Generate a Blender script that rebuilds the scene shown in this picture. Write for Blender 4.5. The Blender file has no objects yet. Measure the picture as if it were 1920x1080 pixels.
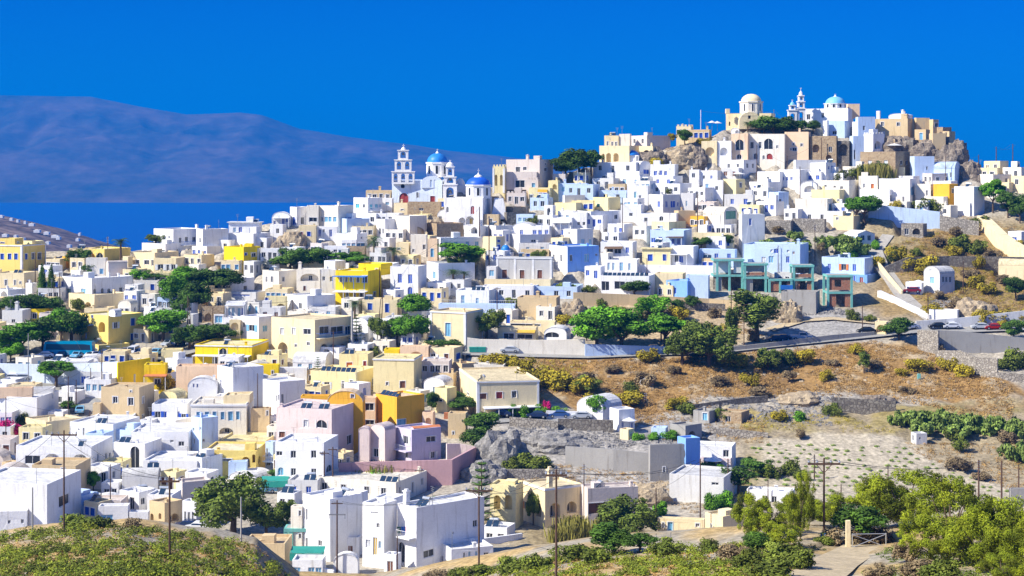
import bpy, math, random, re
import numpy as np
from mathutils import Vector, noise
from mathutils.geometry import tessellate_polygon
R = math.radians
random.seed(7); rng = np.random.default_rng(7)
scene = bpy.context.scene
COL = scene.collection
SKY_TINTS = [(.006,.20,.66,1),(.004,.168,.60,1),(.36,.55,1.0,1),(.52,.70,1.0,1)]
SKY_STR = 0.11; SUN_E = 4.9; EXPO = 0.76; WATER = (.0,.055,.28,1)
HAZE = 1.1e-4; HAZE_COL = (.0,.27,.88,1)
# ---------------------------------------------------------------- camera, sky, sun, exposure
F, CX, HY = 3200.0, 960.0, 300.0          # focal length in photo pixels, principal column, horizon row
cd = bpy.data.cameras.new('camera'); cam = bpy.data.objects.new('camera', cd); COL.objects.link(cam)
cam.rotation_euler = (R(90), 0, 0); cd.sensor_width = 36.0; cd.lens = 36.0*F/1920; cd.shift_y = -(540-HY)/1920
cd.clip_start = 1.0; cd.clip_end = 90000.0; scene.camera = cam
SUN_EL, SUN_AZ = R(41), R(-112)            # azimuth clockwise from +Y (away from the camera)
w = bpy.data.worlds.new('World'); scene.world = w; w.use_nodes = True
nt = w.node_tree; nd = nt.nodes; lk = nt.links
bg = nd['Background']; sky = nd.new('ShaderNodeTexSky'); sky.sky_type = 'NISHITA'; sky.sun_disc = False
sky.sun_elevation = SUN_EL; sky.sun_rotation = SUN_AZ; sky.altitude = 200; sky.dust_density = 0.3; sky.ozone_density = 5.0
tc = nd.new('ShaderNodeTexCoord'); sx = nd.new('ShaderNodeSeparateXYZ'); lk.new(tc.outputs['Generated'], sx.inputs[0])
cr = nd.new('ShaderNodeValToRGB'); lk.new(sx.outputs['Z'], cr.inputs[0])
e = cr.color_ramp.elements; e[0].position = 0.0; e[0].color = SKY_TINTS[0]; e[1].position = 1.0; e[1].color = SKY_TINTS[3]
k = e.new(0.1); k.color = SKY_TINTS[1]
k = e.new(0.35); k.color = SKY_TINTS[2]
mx = nd.new('ShaderNodeMix'); mx.data_type = 'RGBA'; mx.blend_type = 'MULTIPLY'; mx.inputs['Factor'].default_value = 1.0
lk.new(sky.outputs[0], mx.inputs['A']); lk.new(cr.outputs[0], mx.inputs['B']); lk.new(mx.outputs['Result'], bg.inputs[0])
bg.inputs[1].default_value = SKY_STR
sl = bpy.data.lights.new('sun', 'SUN'); sl.energy = SUN_E; sl.angle = R(0.53); sl.color = (1.0, .94, .81)
so = bpy.data.objects.new('sun', sl); COL.objects.link(so)
sd = Vector((math.sin(SUN_AZ)*math.cos(SUN_EL), math.cos(SUN_AZ)*math.cos(SUN_EL), math.sin(SUN_EL)))
so.rotation_euler = sd.to_track_quat('Z', 'Y').to_euler()
scene.view_settings.view_transform = 'Standard'; scene.view_settings.look = 'None'
scene.view_settings.exposure = EXPO; scene.view_settings.gamma = 1.0
# ---------------------------------------------------------------- materials
MATS = {}
def mat(name, col, rough=0.85, var=0.12, scale=0.6, col2=None, bump=0.0, stain=0.0, metal=0.0, attr=None, fine=None, spec=0.3, rnd=0.0):
    if name in MATS: return MATS[name]
    m = bpy.data.materials.new(name); m.use_nodes = True; t = m.node_tree; n = t.nodes; l = t.links
    b = n['Principled BSDF']; b.inputs['Roughness'].default_value = rough; b.inputs['Metallic'].default_value = metal
    b.inputs['Specular IOR Level'].default_value = spec
    tcn = n.new('ShaderNodeNewGeometry')
    no = n.new('ShaderNodeTexNoise'); no.inputs['Scale'].default_value = scale; no.inputs['Detail'].default_value = 6; no.inputs['Roughness'].default_value = 0.65
    l.new(tcn.outputs['Position'], no.inputs['Vector'])
    rp = n.new('ShaderNodeMapRange'); rp.inputs['From Min'].default_value = 0.32; rp.inputs['From Max'].default_value = 0.68
    l.new(no.outputs['Fac'], rp.inputs['Value'])
    mix = n.new('ShaderNodeMix'); mix.data_type = 'RGBA'
    c2 = col2 if col2 else tuple(c*(1-var*2) for c in col)
    mix.inputs['B'].default_value = (*col, 1); mix.inputs['A'].default_value = (*c2, 1)
    l.new(rp.outputs[0], mix.inputs['Factor'])
    out = mix.outputs['Result']
    if attr:
        at = n.new('ShaderNodeVertexColor'); at.layer_name = attr
        mm = n.new('ShaderNodeMix'); mm.data_type = 'RGBA'; mm.blend_type = 'MULTIPLY'; mm.inputs['Factor'].default_value = 1
        l.new(out, mm.inputs['A']); l.new(at.outputs['Color'], mm.inputs['B']); out = mm.outputs['Result']
    if rnd:
        oi = n.new('ShaderNodeObjectInfo'); hs = n.new('ShaderNodeHueSaturation')
        mr = n.new('ShaderNodeMapRange'); mr.inputs['To Min'].default_value = 1-rnd; mr.inputs['To Max'].default_value = 1+rnd
        l.new(oi.outputs['Random'], mr.inputs['Value']); l.new(mr.outputs[0], hs.inputs['Value']); l.new(out, hs.inputs['Color']); out = hs.outputs['Color']
    if stain:   # vertical weather streaks and blotches
        mp = n.new('ShaderNodeMapping'); mp.inputs['Scale'].default_value = (1.6, 1.6, 0.16); l.new(tcn.outputs['Position'], mp.inputs['Vector'])
        n2 = n.new('ShaderNodeTexNoise'); n2.inputs['Scale'].default_value = 1.3; n2.inputs['Detail'].default_value = 5; l.new(mp.outputs[0], n2.inputs['Vector'])
        r2 = n.new('ShaderNodeMapRange'); r2.inputs['From Min'].default_value = 0.56; r2.inputs['From Max'].default_value = 0.74; r2.inputs['To Max'].default_value = stain
        l.new(n2.outputs['Fac'], r2.inputs['Value'])
        m3 = n.new('ShaderNodeMix'); m3.data_type = 'RGBA'; m3.blend_type = 'MULTIPLY'; m3.inputs['B'].default_value = (.42, .36, .29, 1)
        l.new(r2.outputs[0], m3.inputs['Factor']); l.new(out, m3.inputs['A']); out = m3.outputs['Result']
    if fine:
        n4 = n.new('ShaderNodeTexNoise'); n4.inputs['Scale'].default_value = fine[0]; n4.inputs['Detail'].default_value = 4; l.new(tcn.outputs['Position'], n4.inputs['Vector'])
        r4 = n.new('ShaderNodeMapRange'); r4.inputs['From Min'].default_value = .35; r4.inputs['From Max'].default_value = .65; r4.inputs['To Min'].default_value = 1-fine[1]; r4.inputs['To Max'].default_value = 1+fine[1]*.6
        l.new(n4.outputs['Fac'], r4.inputs['Value'])
        h4 = n.new('ShaderNodeHueSaturation'); l.new(r4.outputs[0], h4.inputs['Value']); l.new(out, h4.inputs['Color']); out = h4.outputs['Color']
    if bump:
        nb = n.new('ShaderNodeTexNoise'); nb.inputs['Scale'].default_value = 3.0; nb.inputs['Detail'].default_value = 5; l.new(tcn.outputs['Position'], nb.inputs['Vector'])
        bn = n.new('ShaderNodeBump'); bn.inputs['Strength'].default_value = bump; bn.inputs['Distance'].default_value = 0.2
        l.new(nb.outputs['Fac'], bn.inputs['Height']); l.new(bn.outputs[0], b.inputs['Normal'])
    l.new(out, b.inputs['Base Color'])
    MATS[name] = m
    return m
def brick_mat(name, c1, c2, mortar, scale=2.2, w_=0.5, h_=0.28, msz=.03):
    m = bpy.data.materials.new(name); m.use_nodes = True; t = m.node_tree; n = t.nodes; l = t.links
    b = n['Principled BSDF']; b.inputs['Roughness'].default_value = .95
    g = n.new('ShaderNodeTexCoord')
    mp = n.new('ShaderNodeMapping'); mp.inputs['Rotation'].default_value = (R(90), 0, 0)
    vo = n.new('ShaderNodeTexVoronoi'); vo.inputs['Scale'].default_value = scale; l.new(g.outputs['Object'], vo.inputs['Vector'])
    rp = n.new('ShaderNodeValToRGB'); e = rp.color_ramp.elements; e[0].color = (*mortar, 1); e[0].position = .0; e[1].color = (*c1, 1); e[1].position = .45
    v2 = n.new('ShaderNodeTexVoronoi'); v2.feature = 'DISTANCE_TO_EDGE'; v2.inputs['Scale'].default_value = scale; l.new(g.outputs['Object'], v2.inputs['Vector'])
    r2 = n.new('ShaderNodeMapRange'); r2.inputs['From Max'].default_value = .12; l.new(v2.outputs['Distance'], r2.inputs['Value'])
    mx1 = n.new('ShaderNodeMix'); mx1.data_type = 'RGBA'; mx1.inputs['A'].default_value = (*c1, 1); mx1.inputs['B'].default_value = (*c2, 1)
    sp = n.new('ShaderNodeSeparateColor'); l.new(vo.outputs['Color'], sp.inputs[0]); l.new(sp.outputs[0], mx1.inputs['Factor'])
    mx2 = n.new('ShaderNodeMix'); mx2.data_type = 'RGBA'; mx2.inputs['A'].default_value = (*mortar, 1); l.new(mx1.outputs['Result'], mx2.inputs['B']); l.new(r2.outputs[0], mx2.inputs['Factor'])
    l.new(mx2.outputs['Result'], b.inputs['Base Color'])
    bn = n.new('ShaderNodeBump'); bn.inputs['Strength'].default_value = .7; bn.inputs['Distance'].default_value = .08; l.new(r2.outputs[0], bn.inputs['Height']); l.new(bn.outputs[0], b.inputs['Normal'])
    MATS[name] = m; return m
WALLC = {   # code: (word, albedo)
 'W': ('white', (.86,.85,.84)), 'C': ('cream', (.84,.70,.43)), 'S': ('sand coloured', (.68,.52,.30)), 'Y': ('yellow', (.86,.66,.20)),
 'Q': ('bright yellow', (.90,.66,.02)), 'O': ('ochre orange', (.86,.47,.05)), 'B': ('pale blue', (.55,.68,.88)), 'U': ('sky blue', (.24,.45,.88)),  # B also colours some walls whose blue is only shade
 'G': ('grey', (.55,.54,.52)), 'P': ('pink', (.80,.66,.62)), 'L': ('lilac', (.60,.54,.66)), 'E': ('peach', (.88,.64,.42)), 'K': ('bare concrete', (.37,.355,.33)),
 'T': ('light grey', (.70,.69,.67)), 'I': ('ivory', (.84,.78,.66)), 'V': ('pale yellow', (.86,.74,.40)), 'M': ('mauve', (.55,.34,.35)), 'X': ('very pale blue', (.74,.82,.92)), 'Z': ('beige pink', (.72,.63,.56))}  # X carries the blue of shade in its colour
for kk, (wd, c) in WALLC.items():
    mat('plaster_'+kk, c, rough=.92, var=.06, scale=.35, bump=.15, stain=.42 if kk not in 'K' else .5, spec=.15, fine=(5.0, .05))
    mat('roof_'+kk, tuple(x*.88+.02 for x in c) if kk not in 'QOUY' else tuple(x*.5+.38 for x in c), rough=.95, var=.2, scale=.6, stain=.6, spec=.1, fine=(2.2, .14))
brick_mat('stone_R', (.46,.34,.20), (.30,.20,.11), (.42,.33,.22)); brick_mat('stone_D', (.30,.27,.22), (.14,.12,.10), (.12,.10,.08), 1.6)
brick_mat('stone_H', (.42,.38,.32), (.26,.23,.19), (.14,.12,.10), 1.8); brick_mat('brick_N', (.45,.16,.08), (.38,.13,.07), (.30,.22,.16), 3.2)
WALLC['R'] = ('brown stone', None); WALLC['D'] = ('dark stone', None); WALLC['H'] = ('grey rubble', None); WALLC['N'] = ('red brick', None)
def wallmat(c): return MATS.get('plaster_'+c) or MATS.get('stone_'+c) or MATS['brick_'+c]
def roofmat(c): return MATS.get('roof_'+c) or MATS['roof_S']
PANE = {'k': ((.03,.035,.045), 'dark'), 'b': ((.02,.10,.55), 'blue'), 'l': ((.22,.50,.72), 'light blue'), 'g': ((.10,.30,.24), 'green'), 'n': ((.22,.09,.05), 'brown'),
        'r': ((.40,.05,.04), 'red'), 'o': ((.75,.22,.04), 'orange'), 't': ((.72,.74,.76), 'white'), 'y': ((.70,.45,.05), 'yellow'), 'v': ((.30,.52,.10), 'lime green'), 'c': ((.05,.55,.70), 'turquoise')}
for kk, (c, wd) in PANE.items(): mat('pane_'+kk, c, rough=.25 if kk == 'k' else .55, var=.15, scale=2, spec=.5)
mat('frame_white', (.80,.80,.80), rough=.6); mat('dome_blue', (.02,.12,.62), rough=.45, var=.12, scale=.9); mat('dome_pale', (.22,.55,.80), rough=.5, var=.12)
mat('dome_mid', (.03,.25,.72), rough=.45, var=.15, scale=.9)
mat('panel', (.025,.05,.09), rough=.15, var=.2, scale=1, spec=.7); mat('tank', (.65,.68,.70), rough=.35, metal=.6); mat('wood', (.16,.10,.06), rough=.9, var=.2, scale=2)
mat('pole_wood', (.13,.075,.05), rough=.9, var=.2, scale=2); mat('pole_grey', (.42,.41,.39), rough=.8); mat('metal', (.30,.31,.32), rough=.5, metal=.5); mat('wire', (.06,.06,.06), rough=.7)
mat('reed', (.50,.38,.18), rough=.95, var=.25, scale=3); mat('tile', (.62,.22,.09), rough=.85, var=.15, scale=2); mat('cloth_green', (.03,.30,.24), rough=.9); mat('cloth_blue', (.03,.10,.35), rough=.9)
mat('teal', (.20,.52,.46), rough=.8, stain=.3); mat('bluewood', (.03,.18,.60), rough=.6); mat('bark', (.16,.11,.07), rough=.95, var=.25, scale=3)
# ---------------------------------------------------------------- mesh helpers
class MB:
    def __init__(s): s.v = []; s.f = []; s.m = []; s.mats = []
    def mi(s, m):
        if m not in s.mats: s.mats.append(m)
        return s.mats.index(m)
    def poly(s, pts, m):
        i = len(s.v); s.v += [tuple(p) for p in pts]; s.f.append(tuple(range(i, i+len(pts)))); s.m.append(s.mi(m))
    def tris(s, pts, tri, m):
        i = len(s.v); s.v += [tuple(p) for p in pts]; k = s.mi(m)
        for t in tri: s.f.append(tuple(i+a for a in t)); s.m.append(k)
    def hexa(s, p, m):      # 8 corners: bottom ring 0-3, top ring 4-7
        i = len(s.v); s.v += [tuple(q) for q in p]; k = s.mi(m)
        for f in ((3,2,1,0),(4,5,6,7),(0,1,5,4),(1,2,6,5),(2,3,7,6),(3,0,4,7)): s.f.append(tuple(i+a for a in f)); s.m.append(k)
    def box(s, x0, x1, y0, y1, z0, z1, m, tx=0, ty=0):
        s.hexa([(x0,y0,z0),(x1,y0,z0),(x1,y1,z0),(x0,y1,z0),(x0+tx,y0+ty,z1),(x1-tx,y0+ty,z1),(x1-tx,y1-ty,z1),(x0+tx,y1-ty,z1)], m)
    def bar(s, a, b, r, m, r2=None, n=6):
        a = Vector(a); b = Vector(b); d = b-a
        if d.length < 1e-6: return
        q = d.to_track_quat('Z', 'Y'); r2 = r if r2 is None else r2; i = len(s.v); k = s.mi(m)
        for (c, rr) in ((a, r), (b, r2)):
            for j in range(n):
                t = 2*math.pi*j/n; s.v.append(tuple(c + q @ Vector((rr*math.cos(t), rr*math.sin(t), 0))))
        for j in range(n): s.f.append((i+j, i+(j+1) % n, i+n+(j+1) % n, i+n+j)); s.m.append(k)
        s.f.append(tuple(i+n-1-j for j in range(n))); s.f.append(tuple(i+n+j for j in range(n))); s.m += [k, k]
    def lathe(s, prof, m, c=(0,0,0), n=16, ph=0.0, cap=True):
        i = len(s.v); k = s.mi(m)
        for (r, z) in prof:
            for j in range(n):
                t = 2*math.pi*(j+ph)/n; s.v.append((c[0]+r*math.cos(t), c[1]+r*math.sin(t), c[2]+z))
        for q in range(len(prof)-1):
            for j in range(n): s.f.append((i+q*n+j, i+q*n+(j+1) % n, i+(q+1)*n+(j+1) % n, i+(q+1)*n+j)); s.m.append(k)
        if cap: s.f.append(tuple(i+(len(prof)-1)*n+j for j in range(n))); s.m.append(k)
    def build(s, name, parent=None, loc=None, smooth=False, rz=0):
        me = bpy.data.meshes.new(name); me.from_pydata(s.v, [], s.f)
        for m in s.mats: me.materials.append(m)
        me.polygons.foreach_set('material_index', s.m)
        if smooth: me.polygons.foreach_set('use_smooth', [True]*len(s.f))
        o = bpy.data.objects.new(name, me); COL.objects.link(o)
        if parent: o.parent = parent
        if loc is not None: o.location = loc
        if rz: o.rotation_euler.z = rz
        return o
def npmesh(name, V, Q, mats, mi=None, col=None, parent=None, smooth=False, loc=None):
    """fast mesh of quads or triangles from arrays"""
    me = bpy.data.meshes.new(name); n = Q.shape[1]
    me.vertices.add(len(V)); me.vertices.foreach_set('co', np.ascontiguousarray(V, dtype=np.float32).ravel())
    me.loops.add(Q.size); me.loops.foreach_set('vertex_index', np.ascontiguousarray(Q, dtype=np.int32).ravel())
    me.polygons.add(len(Q)); me.polygons.foreach_set('loop_start', np.arange(0, Q.size, n, dtype=np.int32))
    for m in mats: me.materials.append(m)
    if mi is not None: me.polygons.foreach_set('material_index', np.asarray(mi, dtype=np.int32))
    if smooth: me.polygons.foreach_set('use_smooth', np.ones(len(Q), dtype=bool))
    me.update(calc_edges=True)
    if col is not None:
        a = me.color_attributes.new('tint', 'FLOAT_COLOR', 'POINT'); c4 = np.ones((len(V), 4), np.float32); c4[:, :3] = col; a.data.foreach_set('color', c4.ravel())
    o = bpy.data.objects.new(name, me); COL.objects.link(o)
    if parent: o.parent = parent
    if loc is not None: o.location = loc
    return o
def tag(o, label=None, cat=None, group=None, kind=None):
    if label: o['label'] = label
    if cat: o['category'] = cat
    if group: o['group'] = group
    if kind: o['kind'] = kind
    return o
def empty(name, loc=(0,0,0), rz=0):
    o = bpy.data.objects.new(name, None); COL.objects.link(o); o.location = loc; o.rotation_euler.z = rz; o.empty_display_size = .5
    return o
CH = {}
def copy_tree(src, loc, rz=0, sc=1.0, label=None, group=None, kids=None):
    r = src.copy(); COL.objects.link(r); r.location = loc; r.rotation_euler.z = rz
    r.scale = (sc, sc, sc) if isinstance(sc, (int, float)) else sc
    if label: r['label'] = label
    if group: r['group'] = group
    if src.name not in CH: CH[src.name] = {o: [q for q in bpy.data.objects if q.parent == o] for o in [src] + [c for c in bpy.data.objects if c.parent == src]}
    cm = CH[src.name]
    for c in cm[src]:
        d = c.copy(); COL.objects.link(d); d.parent = r
        for g in cm.get(c, []):
            h = g.copy(); COL.objects.link(h); h.parent = d
    return r
# ---------------------------------------------------------------- terrain
VY = np.array([150,220,300,400,500,600,700,800,920,1000,1060,1100], float)
VD = np.array([530,512,490,462,430,398,365,332,298,268,245,232], float)
def Dv(py): return float(np.interp(py, VY, VD))           # distance of the village slope seen at photo row py
CRX = np.array([-400,0,250,400,600,740,900,1000,1100,1200,1300,1370,1500,1600,1700,1760,1800,1850,1920,2400], float)
CRY = np.array([ 462,470,470,442,398,378,352,342,312,290,268,240,236,236,255,285,322,342,345,352], float)
NX = np.array([-400,0,100,250,400,480,560,700,900,1000,1100,1250,1350,1450,1600,1750,2400], float)
NYP = np.array([1045,1010,992,983,1004,1024,1098,1108,1072,1048,1036,1024,1018,1014,1025,1006,1000], float)
NDX = np.array([-400,560,700,1043,1300,1500,2400], float); ND = np.array([175,175,172,152,142,132,132], float)
SEA = -205.0
def ground(px, Y):
    """terrain height for arrays of photo column (bearing) and distance"""
    px = np.asarray(px, float); Y = np.asarray(Y, float)
    yc = np.interp(px, CRX, CRY); Yc = np.interp(yc, VY, VD); zc = -(yc-HY)/F*Yc
    yp = np.interp(Y, VD[::-1], VY[::-1]); zv = -(yp-HY)/F*Y
    zb = np.maximum(zc-.10*(Y-Yc)-.0011*(Y-Yc)**2, SEA-30)
    z = np.where(Y > Yc, zb, zv)
    nY = np.interp(px, NDX, ND); nz = -(np.interp(px, NX, NYP)-HY)/F*nY
    z235 = -(1091-HY)/F*235.0
    t = np.clip((Y-nY)/(235.0-nY), 0, 1); tt = t*t*(3-2*t)
    z = np.where(Y < 235, nz*(1-tt)+z235*tt, z)
    z = np.where(Y < nY, nz+.15*(nY-Y), z)
    return z
def gz(X, Y): return float(ground(CX+F*X/Y, Y))
def at(px, py, Y=None):
    """world point on the village slope seen at this photo position"""
    if Y is None: Y = Dv(py)
    return Vector(((px-CX)/F*Y, Y, -(py-HY)/F*Y))
def near(px, py):
    """world point on the foreground slope seen at this photo position"""
    Ys = np.linspace(60, float(np.interp(px, NDX, ND)), 400); z = ground(np.full(400, float(px)), Ys)
    i = int(np.argmin(np.abs(HY-F*z/Ys-py))); return Vector(((px-CX)/F*Ys[i], Ys[i], float(z[i])))
# ---------------------------------------------------------------- houses
PADS = []; HOUSES = []; LANDMARKS = []
def arch_poly(xc, z0, w, h, n=8, point=0.0):
    hw = w/2; hs = max(h-hw, h*.35); rh = h-hs
    p = [(xc-hw, z0), (xc+hw, z0)]
    for i in range(n+1):
        t = math.pi*i/n; p.append((xc+hw*math.cos(t), z0+hs+rh*math.sin(t)))
    return p
def rect_poly(xc, z0, w, h): return [(xc-w/2, z0), (xc+w/2, z0), (xc+w/2, z0+h), (xc-w/2, z0+h)]
def circ_poly(xc, zc, r, n=12): return [(xc+r*math.cos(2*math.pi*i/n), zc+r*math.sin(2*math.pi*i/n)) for i in range(n)]
def bb(p): a = [q[0] for q in p]; b = [q[1] for q in p]; return min(a), max(a), min(b), max(b)
def face_with_holes(mb, outline, holes, fn, m, inn):
    """outline and holes are 2-D loops on a wall; fn(a, b, depth) maps them to 3-D; holes = [(loop, depth, capped)]"""
    rings = [[Vector((a, b, 0)) for a, b in outline]] + [[Vector((a, b, 0)) for a, b in h[0]] for h in holes]
    flat = [q for r in rings for q in r]; tri = tessellate_polygon(rings)
    mb.tris([fn(q.x, q.y, 0) for q in flat], tri, m)
    for loop, dp, cap in holes:
        n = len(loop)
        for i in range(n):
            a, b = loop[i], loop[(i+1) % n]
            mb.poly([fn(a[0], a[1], 0), fn(b[0], b[1], 0), fn(b[0], b[1], dp), fn(a[0], a[1], dp)], inn)
        if cap: mb.poly([fn(a, b, dp) for a, b in loop], inn)
def top_profile(kind, Lw, H, n=10):
    """top outline from +x to -x over a wall of width Lw"""
    if kind == 'v': rise = min(Lw*.32, H*.5); return [(Lw/2*math.cos(math.pi*i/n), H-rise+rise*math.sin(math.pi*i/n)) for i in range(n+1)]
    if kind == 'g': return [(Lw/2, H-Lw*.16), (0, H), (-Lw/2, H-Lw*.16)]
    return [(Lw/2, H), (-Lw/2, H)]
class Box3: pass
def solve(x0, xc, x1, yb, Y=None, dep=None, cap=12.5):
    Yc = Y or Dv(yb); k0 = (x0-CX)/F; k1 = (x1-CX)/F; kc = (xc-CX)/F; Xc = kc*Yc
    wl = (xc-x0); wr = (x1-xc)
    g = Box3()
    if wr <= 0.5:
        th = math.atan(k1)-.03; c, s = math.cos(th), math.sin(th); L = (Xc-k0*Yc)/(c+k0*s); W = dep or min(max(L*.8, 4), 9)
    elif wl <= 0.5:
        th = R(90)+math.atan(k0)+.03; c, s = math.cos(th), math.sin(th); W = (k1*Yc-Xc)/(s-k1*c); L = dep or min(max(W*.8, 4), 9)
    else:
        a0 = math.atan(kc); ph = min(max(math.atan2(wr, wl), R(8)), R(72)); wrm = wr/F*Yc; wlm = wl/F*Yc; cp = dep or cap
        def sol(ph):
            c, s = math.cos(ph+a0), math.sin(ph+a0); return c, s, (Xc-k0*Yc)/(c+k0*s), (k1*Yc-Xc)/(s-k1*c)
        if dep: ph = min(max(math.asin(min(.98, wrm/dep)), R(8)), R(80))
        for _ in range(60):
            c, s, L, W = sol(ph)
            if (W > cp or W < 0) and ph < R(80): ph += R(1)
            elif L > cap*1.7 and ph > R(12) and W < cp*.9: ph -= R(1)
            else: break
        th = ph+a0
    g.th, g.c, g.s, g.L, g.W, g.Xc, g.Yc = th, c, s, L, W, Xc, Yc
    # footprint centre
    g.cx = Xc-c*L/2+s*W/2; g.cy = Yc+s*L/2+c*W/2
    return g
def seal(name, loop, z, m, parent, fn, depth, fm=None, mull=True):
    """a window or door leaf with its frame, set back in the wall"""
    mb = MB(); mb.poly([fn(a, b, depth-.03) for a, b in loop], m)
    if fm:
        a0, a1, b0, b1 = bb(loop); t = min(.09, (a1-a0)*.14)
        def strip(p, q, r_, s_): mb.hexa([fn(p, r_, depth-.035), fn(q, r_, depth-.035), fn(q, r_, depth-.1), fn(p, r_, depth-.1), fn(p, s_, depth-.035), fn(q, s_, depth-.035), fn(q, s_, depth-.1), fn(p, s_, depth-.1)], fm)
        strip(a0, a0+t, b0+t, b1-t); strip(a1-t, a1, b0+t, b1-t); strip(a0, a1, b0, b0+t)
        if len(loop) == 4: strip(a0, a1, b1-t, b1)
        if mull: strip((a0+a1)/2-t*.35, (a0+a1)/2+t*.35, b0+t, b1-t)
    return mb.build(name, parent)
ring_words = {'w': 'window', 'd': 'door', 'A': 'arched_window', 'o': 'round_window'}
def volume(root, g, zb, zt, code, feats, wall_name='wall', base=3.0, x0=0, xc=0, x1=0, inf=None):
    """one block of a building: walls with real openings, roof, windows, doors and fittings, all parented to root.
    local frame of g: x along the front, y inward; origin at the middle of the block, z measured from zb"""
    L, W = g.L, g.W; H = zt-zb; wm = wallmat(code); rm = roofmat(code)
    Rz = g.th; off = Vector((g.cx, g.cy, zb)); rt = Vector(root.location); rtz = root.rotation_euler.z
    # holder frame inside the root's frame
    d = off-rt; ca, sa = math.cos(-rtz), math.sin(-rtz); dx, dy = d.x*ca-d.y*sa, d.x*sa+d.y*ca; rel = -Rz-rtz
    cr_, sr_ = math.cos(rel), math.sin(rel)
    sd_ = g.cx*.37+g.cy*.19
    def W3(p):      # hand-built walls: nothing quite straight
        nv = noise.noise_vector(Vector((p[0]*.35+sd_, p[1]*.35, p[2]*.5)))
        return (dx+p[0]*cr_-p[1]*sr_+nv.x*.07, dy+p[0]*sr_+p[1]*cr_+nv.y*.07, d.z+p[2]+(nv.z*.14 if p[2] > .5 else 0))
    fnF = lambda a, b, dp: W3((a, -W/2+dp, b)); fnR = lambda a, b, dp: W3((L/2-dp, a, b))
    def pixF(px, py):       # photo position -> front wall coordinates
        k = (px-CX)/F; l = (g.Xc-k*g.Yc)/(g.c+k*g.s); y = g.Yc+l*g.s; return L/2-l, -(py-HY)/F*y-zb, y/F
    def pixR(px, py):
        k = (px-CX)/F; w_ = (k*g.Yc-g.Xc)/(g.s-k*g.c); y = g.Yc+w_*g.c; return -W/2+w_, -(py-HY)/F*y-zb, y/F
    kind = 'flat'; axis = 'F'
    for t in feats:
        if t in ('v', 'g'): kind = t
        if t in ('V', 'GG'): kind = t[0].lower(); axis = 'R'
    fh, rh = [], []; ops = []
    def topz(face, a):
        if kind == 'flat' or (face == 'F') != (axis == 'F'): return H-(0 if kind == 'flat' else (min((W if axis == 'R' else L)*.32, H*.5) if kind == 'v' else (W if axis == 'R' else L)*.16))
        Lw = L if axis == 'F' else W
        if kind == 'v': rise = min(Lw*.32, H*.5); return H-rise+rise*math.sqrt(max(0, 1-(2*a/Lw)**2))
        return H-Lw*.16+(1-abs(2*a/Lw))*Lw*.16
    def add(face, kindw, a, bc, w_, h_, c):
        lim = (L if face == 'F' else W)/2-.12
        w_ = max(w_, .25)
        if w_ > 2*lim: w_ = 1.9*lim
        a = max(-lim+w_/2, min(lim-w_/2, a)); z0 = bc-h_/2; z1 = bc+h_/2; tz = min(topz(face, a-w_/2), topz(face, a+w_/2))-.15
        if z1 > tz: z0 -= z1-tz; z1 = tz
        if z0 < -base+.3: z0 = -base+.3
        if z1-z0 < .25: return
        if kindw in 'aA': loop = arch_poly(a, z0, w_, z1-z0)
        elif kindw == 'o': loop = circ_poly(a, bc, w_/2)
        else: loop = rect_poly(a, z0, w_, z1-z0)
        B = bb(loop); hs = fh if face == 'F' else rh
        for q in hs:
            C_ = bb(q[0])
            if not (B[1]+.05 < C_[0] or C_[1]+.05 < B[0] or B[3]+.05 < C_[2] or C_[3]+.05 < B[2]): return
        other = W if face == 'F' else L
        dp = min(1.5, other*.35) if kindw == 'a' else .2
        if kindw == 'a':     # keep deep niches from cutting one another at the corner
            if face == 'F' and a+w_/2 > L/2-.35 and rh: dp = .5
            if c == 'k': pass
        hs.append((loop, dp, True if kindw == 'a' else False)); ops.append((face, kindw, loop, dp, c))
    for t in feats:
        m_ = re.match(r'^([wdaAo])(-?[\d.]+),([\d.]+),([\d.]+)(?:,([\d.]+))?(?:,(\w))?$', t)
        if m_:
            kw, px, py, pw, ph, c = m_.groups(); px, py, pw = float(px), float(py), float(pw); ph = float(ph or pw)
            if kw in 'wA': pw *= 1.12; ph *= 1.12
            if px <= xc: a, b_, s_ = pixF(px, py); ws = abs(pixF(px+pw/2, py)[0]-pixF(px-pw/2, py)[0]); add('F', kw, a, b_, ws, ph*s_, c or 'k')
            else: a, b_, s_ = pixR(px, py); ws = min(abs(pixR(px+pw/2, py)[0]-pixR(px-pw/2, py)[0]), ph*s_*2.2); add('R', kw, a, b_, ws, ph*s_, c or 'k')
    for t in feats:
        m_ = re.match(r'^([~^])(\d+),(\w)(d?)$', t)
        if m_:
            f_, n_, c, dd = m_.groups(); n_ = int(n_); face = 'F' if f_ == '~' else 'R'; Lw = L if face == 'F' else W
            top = H-(.9 if kind == 'flat' else 1.8); st = max(1, int((H+.4)//3.1)); per = max(1, math.ceil(n_/st)); cnt = 0
            for s_ in range(st):
                zc = top-.75-s_*3.0
                for i in range(per):
                    if cnt >= n_ or zc < -.5: break
                    a = -Lw/2+Lw*(i+.5+rng.uniform(-.12, .12))/per; cnt += 1
                    dr = (dd or rng.random() < .35) and i == per//2 and s_ == st-1
                    if dr: add(face, 'd', a, zc-.35, .95, 2.05, c)
                    else: add(face, 'w', a, zc, rng.uniform(.85, 1.15), rng.uniform(1.15, 1.5), c)
    # walls
    mb = MB()
    def outline(Lw, prof): return [(-Lw/2, -base), (Lw/2, -base)] + prof
    pf = top_profile(kind, L, H) if axis == 'F' else [(L/2, topz('F', 0)), (-L/2, topz('F', 0))]
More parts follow.
